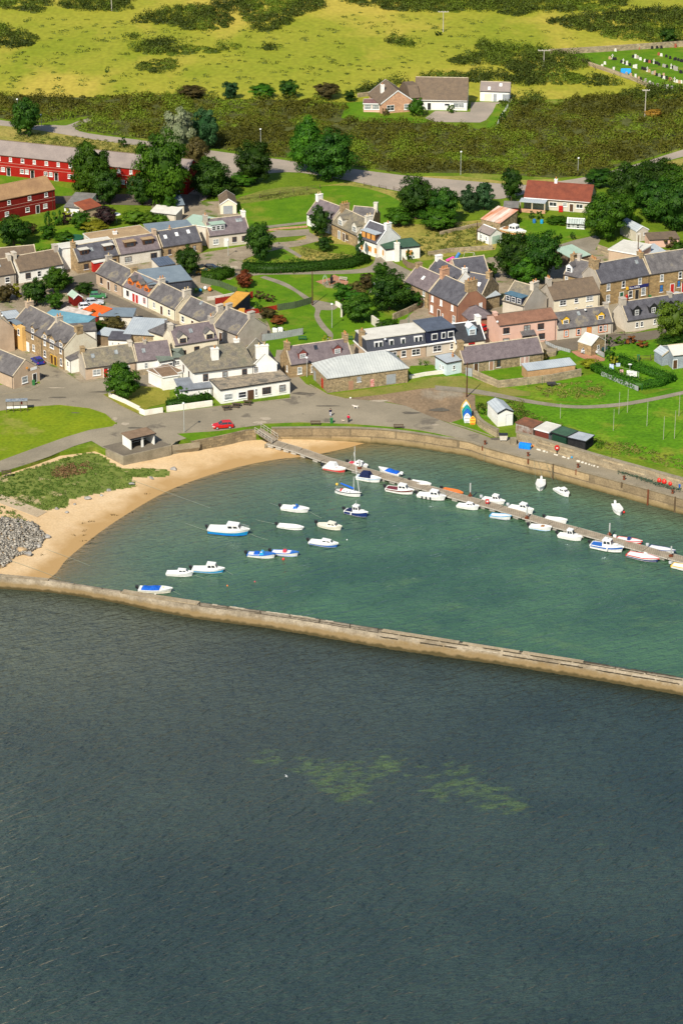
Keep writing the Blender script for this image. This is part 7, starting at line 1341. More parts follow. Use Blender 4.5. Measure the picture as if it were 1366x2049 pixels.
 if style == 'cabin': cabin(.46, .80, cw_, 1.0, .0, .45, roofm=cov)
 elif style == 'wheel': cabin(.38, .66, cw_, 1.25, .0, .2, roofm=cov); c2 = MB(); c2.box(L * .66, L * .8, -Bm * .26, Bm * .26, fz(.7) + .05, fz(.7) + .32); c2.build('coachroof', cm, t, bevel=.06)
 elif style == 'cuddy': cabin(.44, .84, cw_, .62, .0, .9)
 elif style == 'sport':
  c2 = MB(); z0 = fz(.5); c2.add([(L * .44, -cw_ / 2, z0), (L * .60, -cw_ * .4, z0 + .05), (L * .60, cw_ * .4, z0 + .05), (L * .44, cw_ / 2, z0), (L * .46, -cw_ * .42, z0 + .45), (L * .54, -cw_ * .34, z0 + .5), (L * .54, cw_ * .34, z0 + .5), (L * .46, cw_ * .42, z0 + .45)], [(0, 1, 5, 4), (1, 2, 6, 5), (2, 3, 7, 6)]); c2.build('windscreen', cov or M_glass, t)
 elif style == 'canopy':
  z0 = fz(.3); c2 = MB(); c2.sweep_y([(L * .12, z0), (L * .2, z0 + .95), (L * .5, z0 + 1.05), (L * .62, z0 + .15), (L * .62, z0)], -cw_ / 2, cw_ / 2); c2.build('canopy', cov or C_navy, t, bevel=.12)
  c3 = MB(); c3.add([(L * .58, -cw_ * .46, z0 + .1), (L * .9, 0, fz(.9) + .1), (L * .58, cw_ * .46, z0 + .1), (L * .6, 0, z0 + .55)], [(0, 1, 3), (1, 2, 3)]); c3.build('coachroof', cm, t)
 elif style == 'cover':
  c2 = MB(); vs = []; us2 = [.08 + .55 * i / 7 for i in range(8)]
  for i, u in enumerate(us2):
   wd, f = hull_sec(u, L, Bm, F0, F1, rs); hh = .3 + .16 * math.sin(i * 1.7) if 0 < i < 7 else .1
   vs += [(L * u, -wd * .98, f + .05), (L * u, -wd * .3, f + hh), (L * u, wd * .3, f + hh), (L * u, wd * .98, f + .05)]
  c2.add(vs, [(4 * i + k, 4 * i + 4 + k, 4 * i + 5 + k, 4 * i + 1 + k) for i in range(7) for k in range(3)]); c2.build('canvas_cover', cov or C_blue, t)
 elif style in ('open', 'dinghy'):
  for u in ((.28, .55) if style == 'open' else (.2, .45, .7)):
   wd, f = hull_sec(u, L, Bm, F0, F1, rs); q = MB(); q.box(L * u, L * u + .3, -wd + .1, wd - .1, f - .2, f - .15); q.build('seat', cov or B_wood, t)
 elif style == 'console':
  q = MB(); q.box(L * .42, L * .54, -.35, .35, zf, fz(.5) + .45); q.build('console', cov or B_white, t, bevel=.05)
  q = MB(); wd, f = hull_sec(.2, L, Bm, F0, F1, rs); q.box(L * .2, L * .28, -wd + .15, wd - .15, zf, f - .05); q.build('seat', B_pink, t)
 elif style == 'sail':
  c2 = MB(); z0 = fz(.4); c2.add([(L * .28, -Bm * .3, z0), (L * .72, -Bm * .2, z0 + .05), (L * .72, Bm * .2, z0 + .05), (L * .28, Bm * .3, z0), (L * .3, -Bm * .25, z0 + .38), (L * .68, -Bm * .16, z0 + .3), (L * .68, Bm * .16, z0 + .3), (L * .3, Bm * .25, z0 + .38)], [(4, 5, 6, 7), (0, 1, 5, 4), (1, 2, 6, 5), (2, 3, 7, 6), (3, 0, 4, 7)]); c_ = c2.build('coachroof', cm, t, bevel=.04)
  for k in range(3): q = MB(); q.box(L * (.34 + .11 * k), L * (.34 + .11 * k) + .35, -Bm * .27 + .02 * k, -Bm * .25 + .02 * k + .03, z0 + .12, z0 + .24); q.build('porthole', M_glass, c_)
 if motor:
  mm = motor if not isinstance(motor, bool) else B_black; q = MB()
  q.add([(-.55, -.16, .45), (-.1, -.17, .5), (-.1, .17, .5), (-.55, .16, .45), (-.62, -.13, .92), (-.12, -.14, .98), (-.12, .14, .98), (-.62, .13, .92)], [(0, 3, 2, 1), (4, 5, 6, 7), (0, 1, 5, 4), (1, 2, 6, 5), (2, 3, 7, 6), (3, 0, 4, 7)])
  for i in range(len(q.v)): q.v[i] = (q.v[i][0] * 1.15, q.v[i][1] * 1.3, q.v[i][2] * 1.08 + F0 - .55)
  mo = q.build('outboard_motor', mm, t, bevel=.05); q = MB(); q.box(-.42, -.22, -.08, .08, -.4, F0 - .08); q.build('motor_leg', B_black, mo)
 for e in extras:
  k = e[0]
  if k == 'fender':
   for u in e[1]:
    wd, f = hull_sec(u, L, Bm, F0, F1, rs); q = MB(); q.lathe([(.04, 0), (.13, .08), (.13, .45), (.04, .52)], (L * u, -wd - .14, f - .55), 8); q.build('fender', e[2], t)
  elif k == 'mast':
   q = MB(); q.tube((L * e[1], 0, .2), (L * e[1] + e[3], 0, e[2]), .06, .035, 6); q.build('mast', e[4], t)
  elif k == 'rail':
   q = MB(); u0, u1 = e[1]; pts = []
   for sg in (-1, 1):
    P_ = []
    for i in range(6):
     u = u0 + (u1 - u0) * i / 5; wd, f = hull_sec(u, L, Bm, F0, F1, rs); P_.append((L * u, sg * max(wd - .06, 0), f + .5)); q.tube((L * u, sg * max(wd - .06, 0), f), P_[-1], .018, n=4)
    q.path(P_, .02, 4)
   q.build('rail', M_galv, t)
  elif k == 'box':
   q = MB(); u, wy, s1, s2, s3, m_ = e[1:7]; q.cbox((L * u, wy, zf + .01 if len(e) < 8 else e[7]), s1, s2, s3); q.build(e[8] if len(e) > 8 else 'box', m_, t, bevel=.03)
  elif k == 'ball':
   q = MB(); u, wy, zz, r, m_ = e[1:6]; q.lathe([(.02, -r), (r * .7, -r * .7), (r, 0), (r * .7, r * .7), (.02, r)], (L * u, wy, zz), 10); q.build('buoy', m_, t, smooth=True)
 return t, L
bt = boat
# loose on moorings
bt(279, 1182, 346, 1186, 'white motor boat with blue canvas cover nearest the breakwater', 'cover', B_cream, B_white, extras=[('ball', .72, 0, 1.0, .12, B_yel)])
bt(334, 1150, 388, 1153, 'small all white cuddy boat moored off the breakwater', 'cuddy', B_white, motor=False, canw=.62)
bt(386, 1142, 450, 1146, 'white cabin boat with turquoise bottom beside the all white cuddy', 'cabin', B_sky, B_white, F0=.6)
bt(418, 1064, 500, 1071, 'largest moored boat, bright blue hull with white cabin', 'cabin', B_sky, B_white, F0=.95, F1=1.35, floorm=B_blue, extras=[('box', .15, 0, .5, 1.2, .8, B_white), ('rail', (.75, .97))])
bt(496, 1112, 552, 1117, 'white boat with bright blue deck, left of the two touching boats', 'sport', B_white, B_white, deckm=B_blue, stripe=B_blue, cov=B_sky, extras=[('box', .32, 0, .9, 1.1, .35, C_blue, .55, 'locker'), ('box', .08, 0, .4, .9, .4, B_white)])
bt(544, 1108, 598, 1114, 'blue decked boat with red seats, right of the two touching boats', 'console', B_white, B_white, deckm=B_blue, stripe=B_blue, cov=B_pink, floorm=B_blue)
bt(564, 1019, 619, 1026, 'white boat with pale blue windscreen and black outboard', 'sport', B_white, cov=B_blue, F0=.65, F1=.95, extras=[('box', .42, 0, .7, 1.0, .75, B_white, .3, 'console')])
bt(557, 1054, 608, 1061, 'flat white square bowed open boat with dark blue seats', 'open', B_white, cov=B_navy, floorm=B_white, F0=.45, F1=.7)
bt(636, 1052, 684, 1062, 'small cream boat with rounded cuddy cabin', 'cuddy', B_cream, deckm=B_cream, cab=B_cream, rs=True)
bt(620, 1087, 677, 1096, 'white speedboat with blue stripe and large black outboard', 'cuddy', B_blue, B_white, canw=.6)
bt(691, 1026, 736, 1036, 'navy hulled fishing boat with white wheelhouse and grey tonneau', 'wheel', B_navy, B_navy, deckm=B_white, F0=.7, F1=1.2, extras=[('box', .25, 0, 1.6, 1.4, .14, C_navy, .75, 'tonneau'), ('fender', (.35,), B_white), ('mast', .45, 3.0, .1, M_galv)])
t, L = bt(671, 985, 723, 995, 'white two masted sailing boat with blue sail cover', 'sail', B_white, B_white, stripe=B_black, Bm=1.9, motor=False, F0=.65, F1=.95, name='sailing_boat', cat='sailing boat', rs=True, extras=[('mast', .93, 9.0, -1.25, M_whitep), ('mast', .70, 4.0, 0, M_whitep), ('rail', (.0, .25)), ('ball', .03, .3, 1.6, .28, B_yel), ('box', .24, 0, .5, .8, .3, B_red, .6, 'hatch')])
q = MB(); q.tube((L * .2, 0, 2.1), (L * .70, 0, 1.5), .13, .2, 8); q.build('furled_sail', C_blue, t); q = MB(); q.tube((L * .99, 0, 1.0), (L * .93 - 1.25, 0, 8.9), .012, n=4); q.tube((0, 0, .7), (L * .93 - 1.25, 0, 8.9), .012, n=4); q.build('stay', M_galv, t)
# along the pontoon
bt(648, 938, 692, 946, 'white cabin boat with bright red bottom at the shoreward end of the pontoon', 'canopy', B_red, B_white, cov=B_white, F0=.6, extras=[('box', .62, 0, .3, 1.0, .2, B_red, .75, 'hatch')])
t, L = bt(698, 930, 736, 939, 'small white yacht with red cockpit on far side of the pontoon', 'cuddy', B_white, extras=[('box', .15, 0, .8, .9, .2, B_pink, .55, 'cushion'), ('mast', .3, 4.2, 0, M_whitep)])
bt(714, 958, 762, 966, 'pale blue and white cruiser under a navy canopy', 'canopy', B_white, B_pale, cov=C_navy, F0=.75, F1=1.05, motor=False)
bt(800, 953, 757, 943, 'white boat half covered with bright blue canvas behind the pontoon', 'cover', B_white, cov=C_blue, motor=B_white)
bt(773, 981, 828, 990, 'maroon hulled boat with white wheelhouse', 'cabin', B_white, B_maroon, F0=.7, F1=1.1, stripe=B_white)
bt(822, 967, 862, 977, 'small white open boat with red seats behind the pontoon', 'open', B_white, cov=B_pink)
bt(836, 993, 892, 1002, 'white fishing boat with arched windscreen cabin, right of the maroon boat', 'cabin', B_white, cab=B_white, F0=.65, F1=1.1, extras=[('fender', (.2, .35, .5), B_black), ('rail', (.75, .96))])
bt(886, 982, 926, 991, 'orange inflatable dinghy tied behind the pontoon', 'open', B_orange, B_orange, deckm=B_orange, stripe=B_orange, cov=B_white, F0=.45, F1=.6, floorm=B_grey, name='inflatable_dinghy', cat='dinghy')
bt(915, 1014, 958, 1021, 'plain white cuddy boat left of the blue trimmed rowing boat', 'cuddy', B_white, motor=False, canw=.66)
bt(966, 1001, 1010, 1010, 'white cabin boat with grey screens beside the red locker', 'cabin', B_white, F0=.55, F1=.9, motor=B_grey)
bt(1019, 1019, 1067, 1030, 'larger white motor boat with long cabin on far side of pontoon', 'cabin', B_white, F0=.75, F1=1.2, motor=B_grey)
bt(981, 1034, 1022, 1041, 'white rowing boat with bright blue trim and seats', 'open', B_white, cov=C_blue, stripe=B_sky, floorm=B_navy, motor=False)
bt(1060, 1056, 1103, 1063, 'white and pale blue open boat carrying a brown crate', 'open', B_white, floorm=B_sky, cov=B_white, extras=[('box', .58, 0, .6, .6, .5, B_wood, .4, 'crate')])
bt(1091, 1040, 1134, 1049, 'narrow white open boat with brown seats behind the pontoon', 'open', B_white, cov=B_wood, Bm=1.5)
bt(1117, 1074, 1164, 1083, 'white motor boat with rounded hard top and dark screens', 'wheel', B_white, F0=.65, F1=1.0, canw=.8)
bt(1182, 1094, 1247, 1106, 'large white boat with deep blue hull and long wheelhouse', 'wheel', B_white, B_blue, F0=.8, F1=1.25, canw=.85, extras=[('rail', (.7, .97)), ('mast', .5, 3.4, 0, M_galv), ('fender', (.55,), B_white)])
bt(1233, 1081, 1284, 1092, 'red and white open boat with blue drum aboard', 'console', B_red, B_white, cov=B_navy, stripe=B_red, motor=B_white)
bt(1255, 1112, 1318, 1126, 'white runabout with red trim and big raked windscreen', 'sport', B_navy, B_white, stripe=B_red, cov=B_white, motor=False, F0=.6, F1=.9)
bt(1298, 1098, 1350, 1111, 'white open boat with navy rubbing strake at right end of pontoon', 'open', B_white, stripe=B_navy, cov=C_blue, motor=B_grey)
bt(1344, 1134, 1398, 1146, 'white boat with yellow stripe cut off by the right edge', 'open', B_white, stripe=B_yel, cov=B_wood, motor=B_grey)
# off the quay
bt(1082, 964, 1079, 985, 'white open boat pointing down from the quay, left of the small cabin boat', 'open', B_white, cov=M_brownp, motor=B_white, Bm=1.9)
bt(1111, 981, 1138, 996, 'small white cabin boat moored by lines to the quay', 'cuddy', B_white, motor=False, Bm=1.7)
bt(1230, 1013, 1240, 1034, 'white open boat with red buoy at its bow, alone off the quay', 'open', B_white, cov=B_wood, motor=B_white, Bm=1.9, extras=[('ball', .72, .95, .3, .25, B_red)])
# dinghies leaning by the dark pole
def upright(x, y, L, Bm, label, hm, fm, z0=.0, lean=-.25, ins=None):
 p = G(x, y, z0); t = thing('dinghy', label, 'dinghy', tuple(p), 0, 'dinghies stored beside the dark pole'); t.scale = (1.2,) * 3; t.rotation_euler = (lean, 0, math.pi / 2 * 0)
 N_ = 12; q = MB(); o = []; vs = []
 for i in range(N_ + 1):
  u = i / N_; wd = Bm / 2 * (.72 + .6 * u if u < .45 else 1 * max(.0, 1 - ((u - .45) / .55) ** 2.4)); zz = u * L
  vs += [(-wd, 0, zz), (-wd * .8, .28, zz), (0, .42, zz), (wd * .8, .28, zz), (wd, 0, zz)]
 q.add(vs, [(5 * i + k, 5 * i + k + 1, 5 * i + k + 6, 5 * i + k + 5) for i in range(N_) for k in range(4)]); q.build('hull', hm, t)
 q = MB(); n = N_ + 1; q.add([(v[0] * .86, -.02, L * .04 + v[2] * .92) for i, v in enumerate(vs) if i % 5 in (0, 4)], [(2 * i, 2 * i + 1, 2 * i + 3, 2 * i + 2) for i in range(N_)]); q.build('inner_hull', fm, t)
 q = MB()
 for sx in (0, 4): q.path([Vector(vs[5 * i + sx]) for i in range(N_ + 1)], .07, 6)
 q.build('gunwale', hm, t)
 for u in (.25, .55): q = MB(); q.box(-Bm * .4, Bm * .4, -.1, -.03, L * u, L * u + .22); q.build('seat', ins or hm, t)
upright(931, 836, 3.4, 1.55, 'yellow edged white dinghy standing behind the others', B_yel, B_white, lean=.15)
upright(933, 840, 2.7, 1.5, 'teal dinghy stacked in the middle', B_teal, B_teal, lean=.0)
upright(934, 843, 2.2, 1.3, 'dark blue dinghy behind the small white one', B_blue, B_blue, lean=-.1)
upright(934, 847, 1.7, 1.0, 'small white and grey dinghy at the front of the stack', B_white, B_grey, lean=-.15)
upright(945, 850, 1.5, .9, 'yellow kayak leaning on the curved stone wall', B_yel, B_orange, lean=-.1)
# moorings: buoys and lines
for x, y, r, m, l in [(567, 1119, .28, B_red, 'red mooring buoy below the two touching blue boats'), (455, 1172, .16, B_orange, 'small orange buoy right of the breakwater boats'), (510, 1164, .14, B_pink, 'tiny pink buoy in the middle of the harbour'), (311, 1190, .2, B_white, 'white buoy beside the blue covered boat'), (694, 1080, .12, B_white, 'tiny white float right of the speedboat')]:
 p = G(x, y, WZ + .05); q = MB(); q.lathe([(.02, -r), (r * .7, -r * .7), (r, 0), (r * .7, r * .7), (.3 * r, r), (.2 * r, r * 1.3)], (0, 0, 0), 12); tag(q.build('mooring_buoy', m, loc=tuple(p), smooth=True), l, 'buoy')
M_rope = paint('pale_rope', (.30, .34, .26)); M_rope2 = paint('green_rope', (.10, .17, .13))
def rope(a, b, sag, label, m=None, r=.022):
 P_ = [a + (b - a) * k / 8 - Vector((0, 0, sag * 4 * (k / 8) * (1 - k / 8))) for k in range(9)]; q = MB(); q.path(P_, r, 4); tag(q.build('mooring_rope', m or M_rope), label, 'rope', 'mooring ropes in the harbour')
W2 = lambda x, y, h=.06: G(x, y, WZ + h)
rope(W2(500, 1068, 1.0), W2(536, 1080), .1, 'pale rope from bow of the largest blue boat')
rope(W2(370, 1046), W2(418, 1062, .9), .1, 'faint rope from stern of the largest blue boat'); rope(W2(512, 1040), W2(557, 1049, .5), .05, 'pale rope from the flat white open boat')
rope(W2(617, 1022, .8), W2(643, 1036), .1, 'rope from bow of the boat with pale blue windscreen'); rope(W2(540, 1006), W2(563, 1014, .6), .05, 'rope behind the boat with pale blue windscreen')
rope(W2(388, 1150, .8), W2(408, 1157), .05, 'rope from bow of the all white cuddy'); rope(W2(450, 1140, .9), W2(466, 1150), .05, 'rope from bow of the turquoise bottomed boat'); rope(W2(346, 1182, .8), W2(362, 1190), .05, 'rope from bow of the blue covered boat')
rope(GB(90, 1098), W2(180, 1132), -.1, 'pale shore line across the sand near the boulders'); rope(GB(20, 1122) + Vector((0, 0, .1)), W2(122, 1158), -.1, 'pale shore line from the rubble to the breakwater'); rope(GB(262, 960), W2(420, 1016), -.05, 'long shore line across the upper beach')
for x, y, hx, hy, l in [(1068, 922, 1072, 968, 'green line from quay to the left open boat'), (1076, 924, 1090, 966, 'second line from quay to the left open boat'), (1092, 926, 1113, 978, 'green line from quay to the small cabin boat'), (1100, 928, 1120, 976, 'second line from quay to the small cabin boat'), (970, 897, 967, 925, 'line hanging down the quay left of the ladder')]:
 rope(G(x, y, .05), W2(hx, hy, .5), .4, l, M_rope2, .02)
p0, p1 = G(1168, 946, -.1), G(1292, 981, -.6); rope(p0 + Vector((0, -.25, 0)), p1 + Vector((0, -.25, 0)), 1.6, 'heavy rope drooping along the quay face', M_bark, .05)
# ================= QUAY AND PROMENADE THINGS =================
def bench(x, y, label, L=1.8, m=None, table=False, rz=0., group=None):
 m = m or M_bark; t = thing('picnic_table' if table else 'bench', label, 'picnic table' if table else 'bench', tuple(G(x, y)), rz, group)
 q = MB()
 for k in range(3): q.box(-L / 2, L / 2, -.22 + .15 * k, -.1 + .15 * k, .43, .48)
 q.build('seat', m, t)
 if table:
  q = MB(); [q.box(-L / 2, L / 2, .45 + .15 * k, .58 + .15 * k, .73, .78) for k in range(5)]; q.build('table_top', m, t); q = MB(); [q.box(-L / 2, L / 2, 1.45 + .15 * k, 1.57 + .15 * k, .43, .48) for k in range(2)]; q.build('seat', m, t)
  for s_ in (-.6, .6): q = MB(); q.tube((s_, -.2, 0), (s_, .7, .75), .06, n=4); q.tube((s_, 1.6, 0), (s_, .9, .75), .06, n=4); q.tube((s_, -.15, .4), (s_, 1.6, .4), .05, n=4); q.build('leg', m, t)
 else:
  q = MB(); q.box(-L / 2, L / 2, .2, .25, .62, .74); q.box(-L / 2, L / 2, .2, .25, .8, .92); q.build('backrest', m, t)
  for s_ in (-1, 1):
   for yy in (-.18, .2): q = MB(); q.box(s_ * (L / 2 - .15) - .05, s_ * (L / 2 - .15) + .05, yy - .04, yy + .04, -.02, .43 if yy < 0 else .9); q.build('leg', m, t)
bench(631, 851, 'brown bench on the grass verge left of the green bin', 2.0); bench(797, 858, 'brown bench on the grass verge right of the person in red', 2.0); bench(14, 950, 'dark memorial bench at the left edge beside the path', 1.9, rz=.2)
bench(455, 822, 'dark picnic table outside the pub, leftmost', 1.8, table=True, rz=.25, group='picnic tables outside the pub'); bench(471, 817, 'dark picnic table outside the pub, middle one', 1.8, table=True, rz=-.2, group='picnic tables outside the pub'); bench(494, 812, 'dark picnic table outside the pub, nearest the door', 1.8, table=True, rz=-.2, group='picnic tables outside the pub')
bench(605, 681, 'green park bench at the lower end of the park', 1.8, M_greenp); bench(698, 681, 'green bench behind the sandstone cottage chimney', 1.6, M_greenp); bench(686, 562, 'pale stone bench right of the memorial planter', 1.9, M_polew, rz=-.3); bench(745, 588, 'grey garden bench between small trees', 1.8, M_polew)
def bin_(x, y, label, m, h=1.05, w_=.58):
 t = thing('wheelie_bin', label, 'bin', tuple(G(x, y))); q = MB(); q.add([(-w_ * .4, -w_ * .45, .08), (w_ * .4, -w_ * .45, .08), (w_ * .4, w_ * .4, .08), (-w_ * .4, w_ * .4, .08), (-w_ / 2, -w_ * .6, h * .88), (w_ / 2, -w_ * .6, h * .88), (w_ / 2, w_ * .6, h * .95), (-w_ / 2, w_ * .6, h * .95)], [(0, 3, 2, 1), (4, 5, 6, 7), (0, 1, 5, 4), (1, 2, 6, 5), (2, 3, 7, 6), (3, 0, 4, 7)]); q.build('bin_body', m, t)
 q = MB(); q.box(-w_ * .54, w_ * .54, -w_ * .66, w_ * .66, h * .955, h * 1.02); q.build('lid', m, t)
 for s_ in (-1, 1): q = MB(); q.tube((s_ * w_ * .45, w_ * .5, .1), (s_ * w_ * .55, w_ * .5, .1), .1, n=8); q.build('wheel', M_blackp, t)
G_ = paint('bin_green', (.03, .17, .05)); bin_(663, 847, 'green wheelie bin on the harbour verge near the walker', G_); bin_(68, 771, 'green bin at the corner cottage beside the street', G_); bin_(1299, 600, 'green bin outside the post office', G_); bin_(872, 632, 'dark green bin at the red brown house wall', G_); bin_(1359, 977, 'blue drum bin at the right end of the quay', paint('drum_blue', (.02, .12, .50)), .9); bin_(1276, 720, 'small green compost bin in the allotment', G_); bin_(1300, 764, 'green tub in the drying green', G_, .5)
t = thing('skip_bin', 'white wheeled skip bin with black lid at the end of the curved wall', 'bin', tuple(G(1006, 882))); q = MB(); q.add([(-.65, -.4, .25), (.65, -.4, .25), (.65, .4, .25), (-.65, .4, .25), (-.85, -.55, 1.25), (.85, -.55, 1.25), (.85, .55, 1.35), (-.85, .55, 1.35)], [(0, 3, 2, 1), (4, 5, 6, 7), (0, 1, 5, 4), (1, 2, 6, 5), (2, 3, 7, 6), (3, 0, 4, 7)]); q.build('bin_body', M_dirtyw, t)
q = MB(); q.box(-.9, .9, -.6, .6, 1.352, 1.45); q.build('lid', M_blackp, t)
for s_ in (-.5, .5): q = MB(); q.tube((s_, -.35, .12), (s_ + .1, -.35, .12), .13, n=10); q.build('wheel', M_blackp, t)
q = MB(); q.cbox((0, 0, 0), 1.1, 1.1, 1.35, .2); tag(q.build('concrete_block', M_conc, loc=tuple(G(1026, 889)), bevel=.06), 'weathered concrete block beside the white skip bin', 'block')
t = thing('covered_boat', 'bright blue tarpaulin covered dinghy on the quay', 'tarpaulin', tuple(G(1050, 897)), -.35); q = MB(); q.sweep_x([(-.65, 0), (-.6, .85), (-.3, 1.15), (.3, 1.15), (.6, .85), (.65, 0)], -1.2, 1.2); q.build('tarpaulin', mat('bright_blue_tarp', (.01, .22, .72), (.01, .16, .58), s=1.5, bump=.5), t, bevel=.15); q = MB(); q.cbox((1.22, 0, .55), .12, .3, .3); q.build('tie', B_yel, t)
t = thing('lifebuoy_stand', 'red lifebuoy housing on a post at the quay wall', 'lifebuoy', tuple(G(1113, 910))); q = MB(); q.tube((0, 0, 0), (0, 0, 1.0), .07); q.build('post', M_blackp, t); q = MB(); q.lathe([(.45, -.14), (.5, -.05), (.5, .05), (.45, .14)], (0, 0, 0), 14);
for i, v in enumerate(q.v): q.v[i] = (v[0], v[2], v[1] * 1.15 + 1.5)
q.build('housing', M_redp, t); q = MB(); q.box(-.18, .18, -.17, -.151, 1.4, 1.6); q.build('notice', M_whitep, t)
t = thing('lifebuoy_stand', 'red lifebuoy locker standing on the pontoon', 'lifebuoy', tuple(G(974, 1010, WZ + .67))); q = MB(); q.box(-.35, .35, -.12, .12, .25, 1.15); q.build('housing', M_redp, t, bevel=.06); q = MB(); q.tube((0, 0, 0), (0, 0, .26), .05); q.build('post', M_galv, t); q = MB(); q.box(-.15, .15, -.135, -.121, .6, .9); q.build('notice', M_whitep, t)
# fishing gear
def buoyball(x, y, r, m, label, group='net floats heaped by the quay parapet', nm='float'):
 q = MB(); q.lathe([(.02, 0), (r * .7, r * .3), (r, r), (r * .7, r * 1.7), (.12 * r, r * 2), (.1 * r, r * 2.2)], (0, 0, 0), 12); tag(q.build(nm, m, loc=tuple(G(x, y, .05)), smooth=True), label, 'buoy', group)
for i, (x, y, r, m, l) in enumerate([(1318, 966, .5, B_red, 'large red float, left of the heap'), (1328, 969, .55, B_red, 'large red float, middle of the heap'), (1340, 972, .45, B_red, 'red float at right of the heap'), (1335, 964, .4, B_orange, 'orange float behind the red ones'), (1356, 963, .35, B_yel, 'yellow float on the parapet side'), (1258, 948, .3, B_orange, 'orange float at the left end of the nets'), (1272, 949, .28, B_white, 'white float among the nets'), (1275, 946, .3, B_sky, 'pale blue float among the nets'), (1152, 918, .2, B_orange, 'small orange float by the whitish wall foot'), (1143, 917, .22, B_sky, 'small blue float by the whitish wall foot'), (1066, 894, .22, B_orange, 'small orange float beside the blue tarpaulin')]): buoyball(x, y, r, m, l)
t = thing('net_pile', 'long heap of green nets and rope at the parapet foot', 'nets', tuple(G(1300, 963))); rng = np.random.default_rng(9); P = [G(x, y, .05) - t.location for x, y in [(1240, 945), (1258, 949), (1280, 957), (1305, 966), (1330, 974), (1362, 982)]]
V, Q = leaf_quads(np.concatenate([np.array([tuple(a + (b - a) * u) for u in rng.random(160)]) + rng.normal(0, (.5, .35, .0), (160, 3)) + np.array([0, 0, 1]) * rng.random(160)[:, None] * .35 for a, b in zip(P, P[1:])]), np.tile((0, 0, 1.), (800, 1)), .34, rng); npmesh('net', V, Q, leafmat('net_twine', (.02, .10, .075), (.20, .24, .16)), cv=rng.random(len(Q)), parent=t)
for i in range(14):
 u = i / 13; x = 1030 + 112 * u; y = 886 + 37 * u; p = G(x, y + 4.0, .03)
for i in range(26):
 u = random.random(); x = 1072 + 130 * u; y = 899 + 38 * u; q = MB(); s_ = random.uniform(.15, .32); q.lathe([(s_, 0), (s_ * 1.1, s_ * .5), (s_ * .5, s_ * .9)], (0, 0, 0), 5); tag(q.build('loose_stone', M_dirtyw, loc=tuple(G(x, y, .05))), 'pale loose stone lying along the foot of the quay parapet', 'stone', 'loose stones along the parapet foot')
q = MB(); q.tube((-1.4, 0, .2), (1.2, .1, .2), .16, n=8); tag(q.build('log', M_bark, loc=tuple(G(1048, 874)), bevel=.0), 'dark log lying in front of the rusty hut', 'log')
# bus shelter
t = thing('bus_shelter', 'glass sided bus shelter with dark frame at the left road edge', 'bus shelter', tuple(G(14, 826)), .12); W_, D_, H2 = 4.2, 1.3, 2.3; q = MB()
for x in (0, W_ / 3, 2 * W_ / 3, W_):
 for y in (0, D_): q.box(x - .05, x + .05, y - .05, y + .05, 0, H2)
q.box(-.05, W_ + .05, -.05, .05, H2 + .002, H2 + .1); q.box(-.05, W_ + .05, D_ - .05, D_ + .05, H2 + .002, H2 + .1); q.build('frame', M_bark, t)
q = MB(); q.box(.06, W_ - .06, -.02, .02, .9, 1.35); q.build('rail_panel', M_whitep, t); q = MB(); q.box(-.1, W_ + .1, -.12, D_ + .12, H2 + .105, H2 + .16); q.build('roof', M_glassl, t)
q = MB(); q.box(W_ * .7, W_ * .78, D_ - .1, D_ - .06, 1.2, 2.1); q.build('timetable', M_redp, t)
# memorial
t = thing('memorial', 'stone planter with flowers and dark statue on red paving in the park', 'memorial', tuple(G(665, 571))); q = MB(); q.lathe([(2.1, 0), (2.1, .5), (1.75, .5), (1.75, .3)], n=8); q.build('planter', M_conc, t)
V, Q, c = crown_np(np.random.default_rng(5), 1.6, 1.6, .3, .75, 14, 30, .2); npmesh('flowers', V, Q, L_flower, cv=c, parent=t); V, Q, c = crown_np(np.random.default_rng(6), 1.7, 1.7, .25, .6, 14, 30, .2); npmesh('foliage', V, Q, L_mid, cv=c, parent=t)
q = MB(); q.lathe([(.32, .4), (.30, .9), (.36, 1.2), (.42, 1.65), (.38, 1.95), (.14, 2.1), (.2, 2.25), (.2, 2.42), (.08, 2.55)], (-.2, .2, 0), 10, .9, .6); q.build('statue', mat('dark_bronze', (.02, .02, .022), rough=.5), t, smooth=True)
q = MB(); q.lathe([(.02, 0), (.04, .6), (.5, .62), (.02, .9)], (0, 0, 0), 5);
t = thing('steel_arch', 'pale green latticed rose arch left of the memorial', 'arch', tuple(G(650, 569))); q = MB()
for s_ in (-.5, .5): q.path([Vector((s_ * math.cos(a) * 1.0, s_, 1.5 * math.sin(a) + .6)) for a in [k * math.pi / 8 for k in range(9)]], .05, 4); q.tube((s_, s_, 0), (s_, s_, .7), .05); q.tube((-s_, s_, 0), (-s_, s_, .7), .05)
q.build('frame', R_green, t)
t = thing('trampoline', 'round trampoline with dark green safety pad on the garden lawn', 'trampoline', tuple(G(150, 482))); q = MB(); q.lathe([(1.6, .85), (1.6, .9), (.01, .9)], n=20); q.build('mat', mat('trampoline_mat', (.03, .09, .10)), t); q = MB(); q.lathe([(1.6, .8), (2.2, .8), (2.2, .95), (1.6, .95)], n=20); q.build('pad', M_greenp, t)
for k in range(6): a = k * math.pi / 3; q = MB(); q.tube((2 * math.cos(a), 2 * math.sin(a), 0), (2 * math.cos(a), 2 * math.sin(a), .8), .04); q.build('leg', M_galv, t)
t = thing('garden_parasol', 'white parasol standing right of the purple leaved tree', 'parasol', tuple(G(234, 447))); q = MB(); q.tube((0, 0, 0), (0, 0, 2.6), .04); q.build('pole', M_galv, t); q = MB(); q.lathe([(1.1, 2.3), (1.1, 2.34), (.1, 2.8)], n=8); q.build('canopy', M_whitep, t)
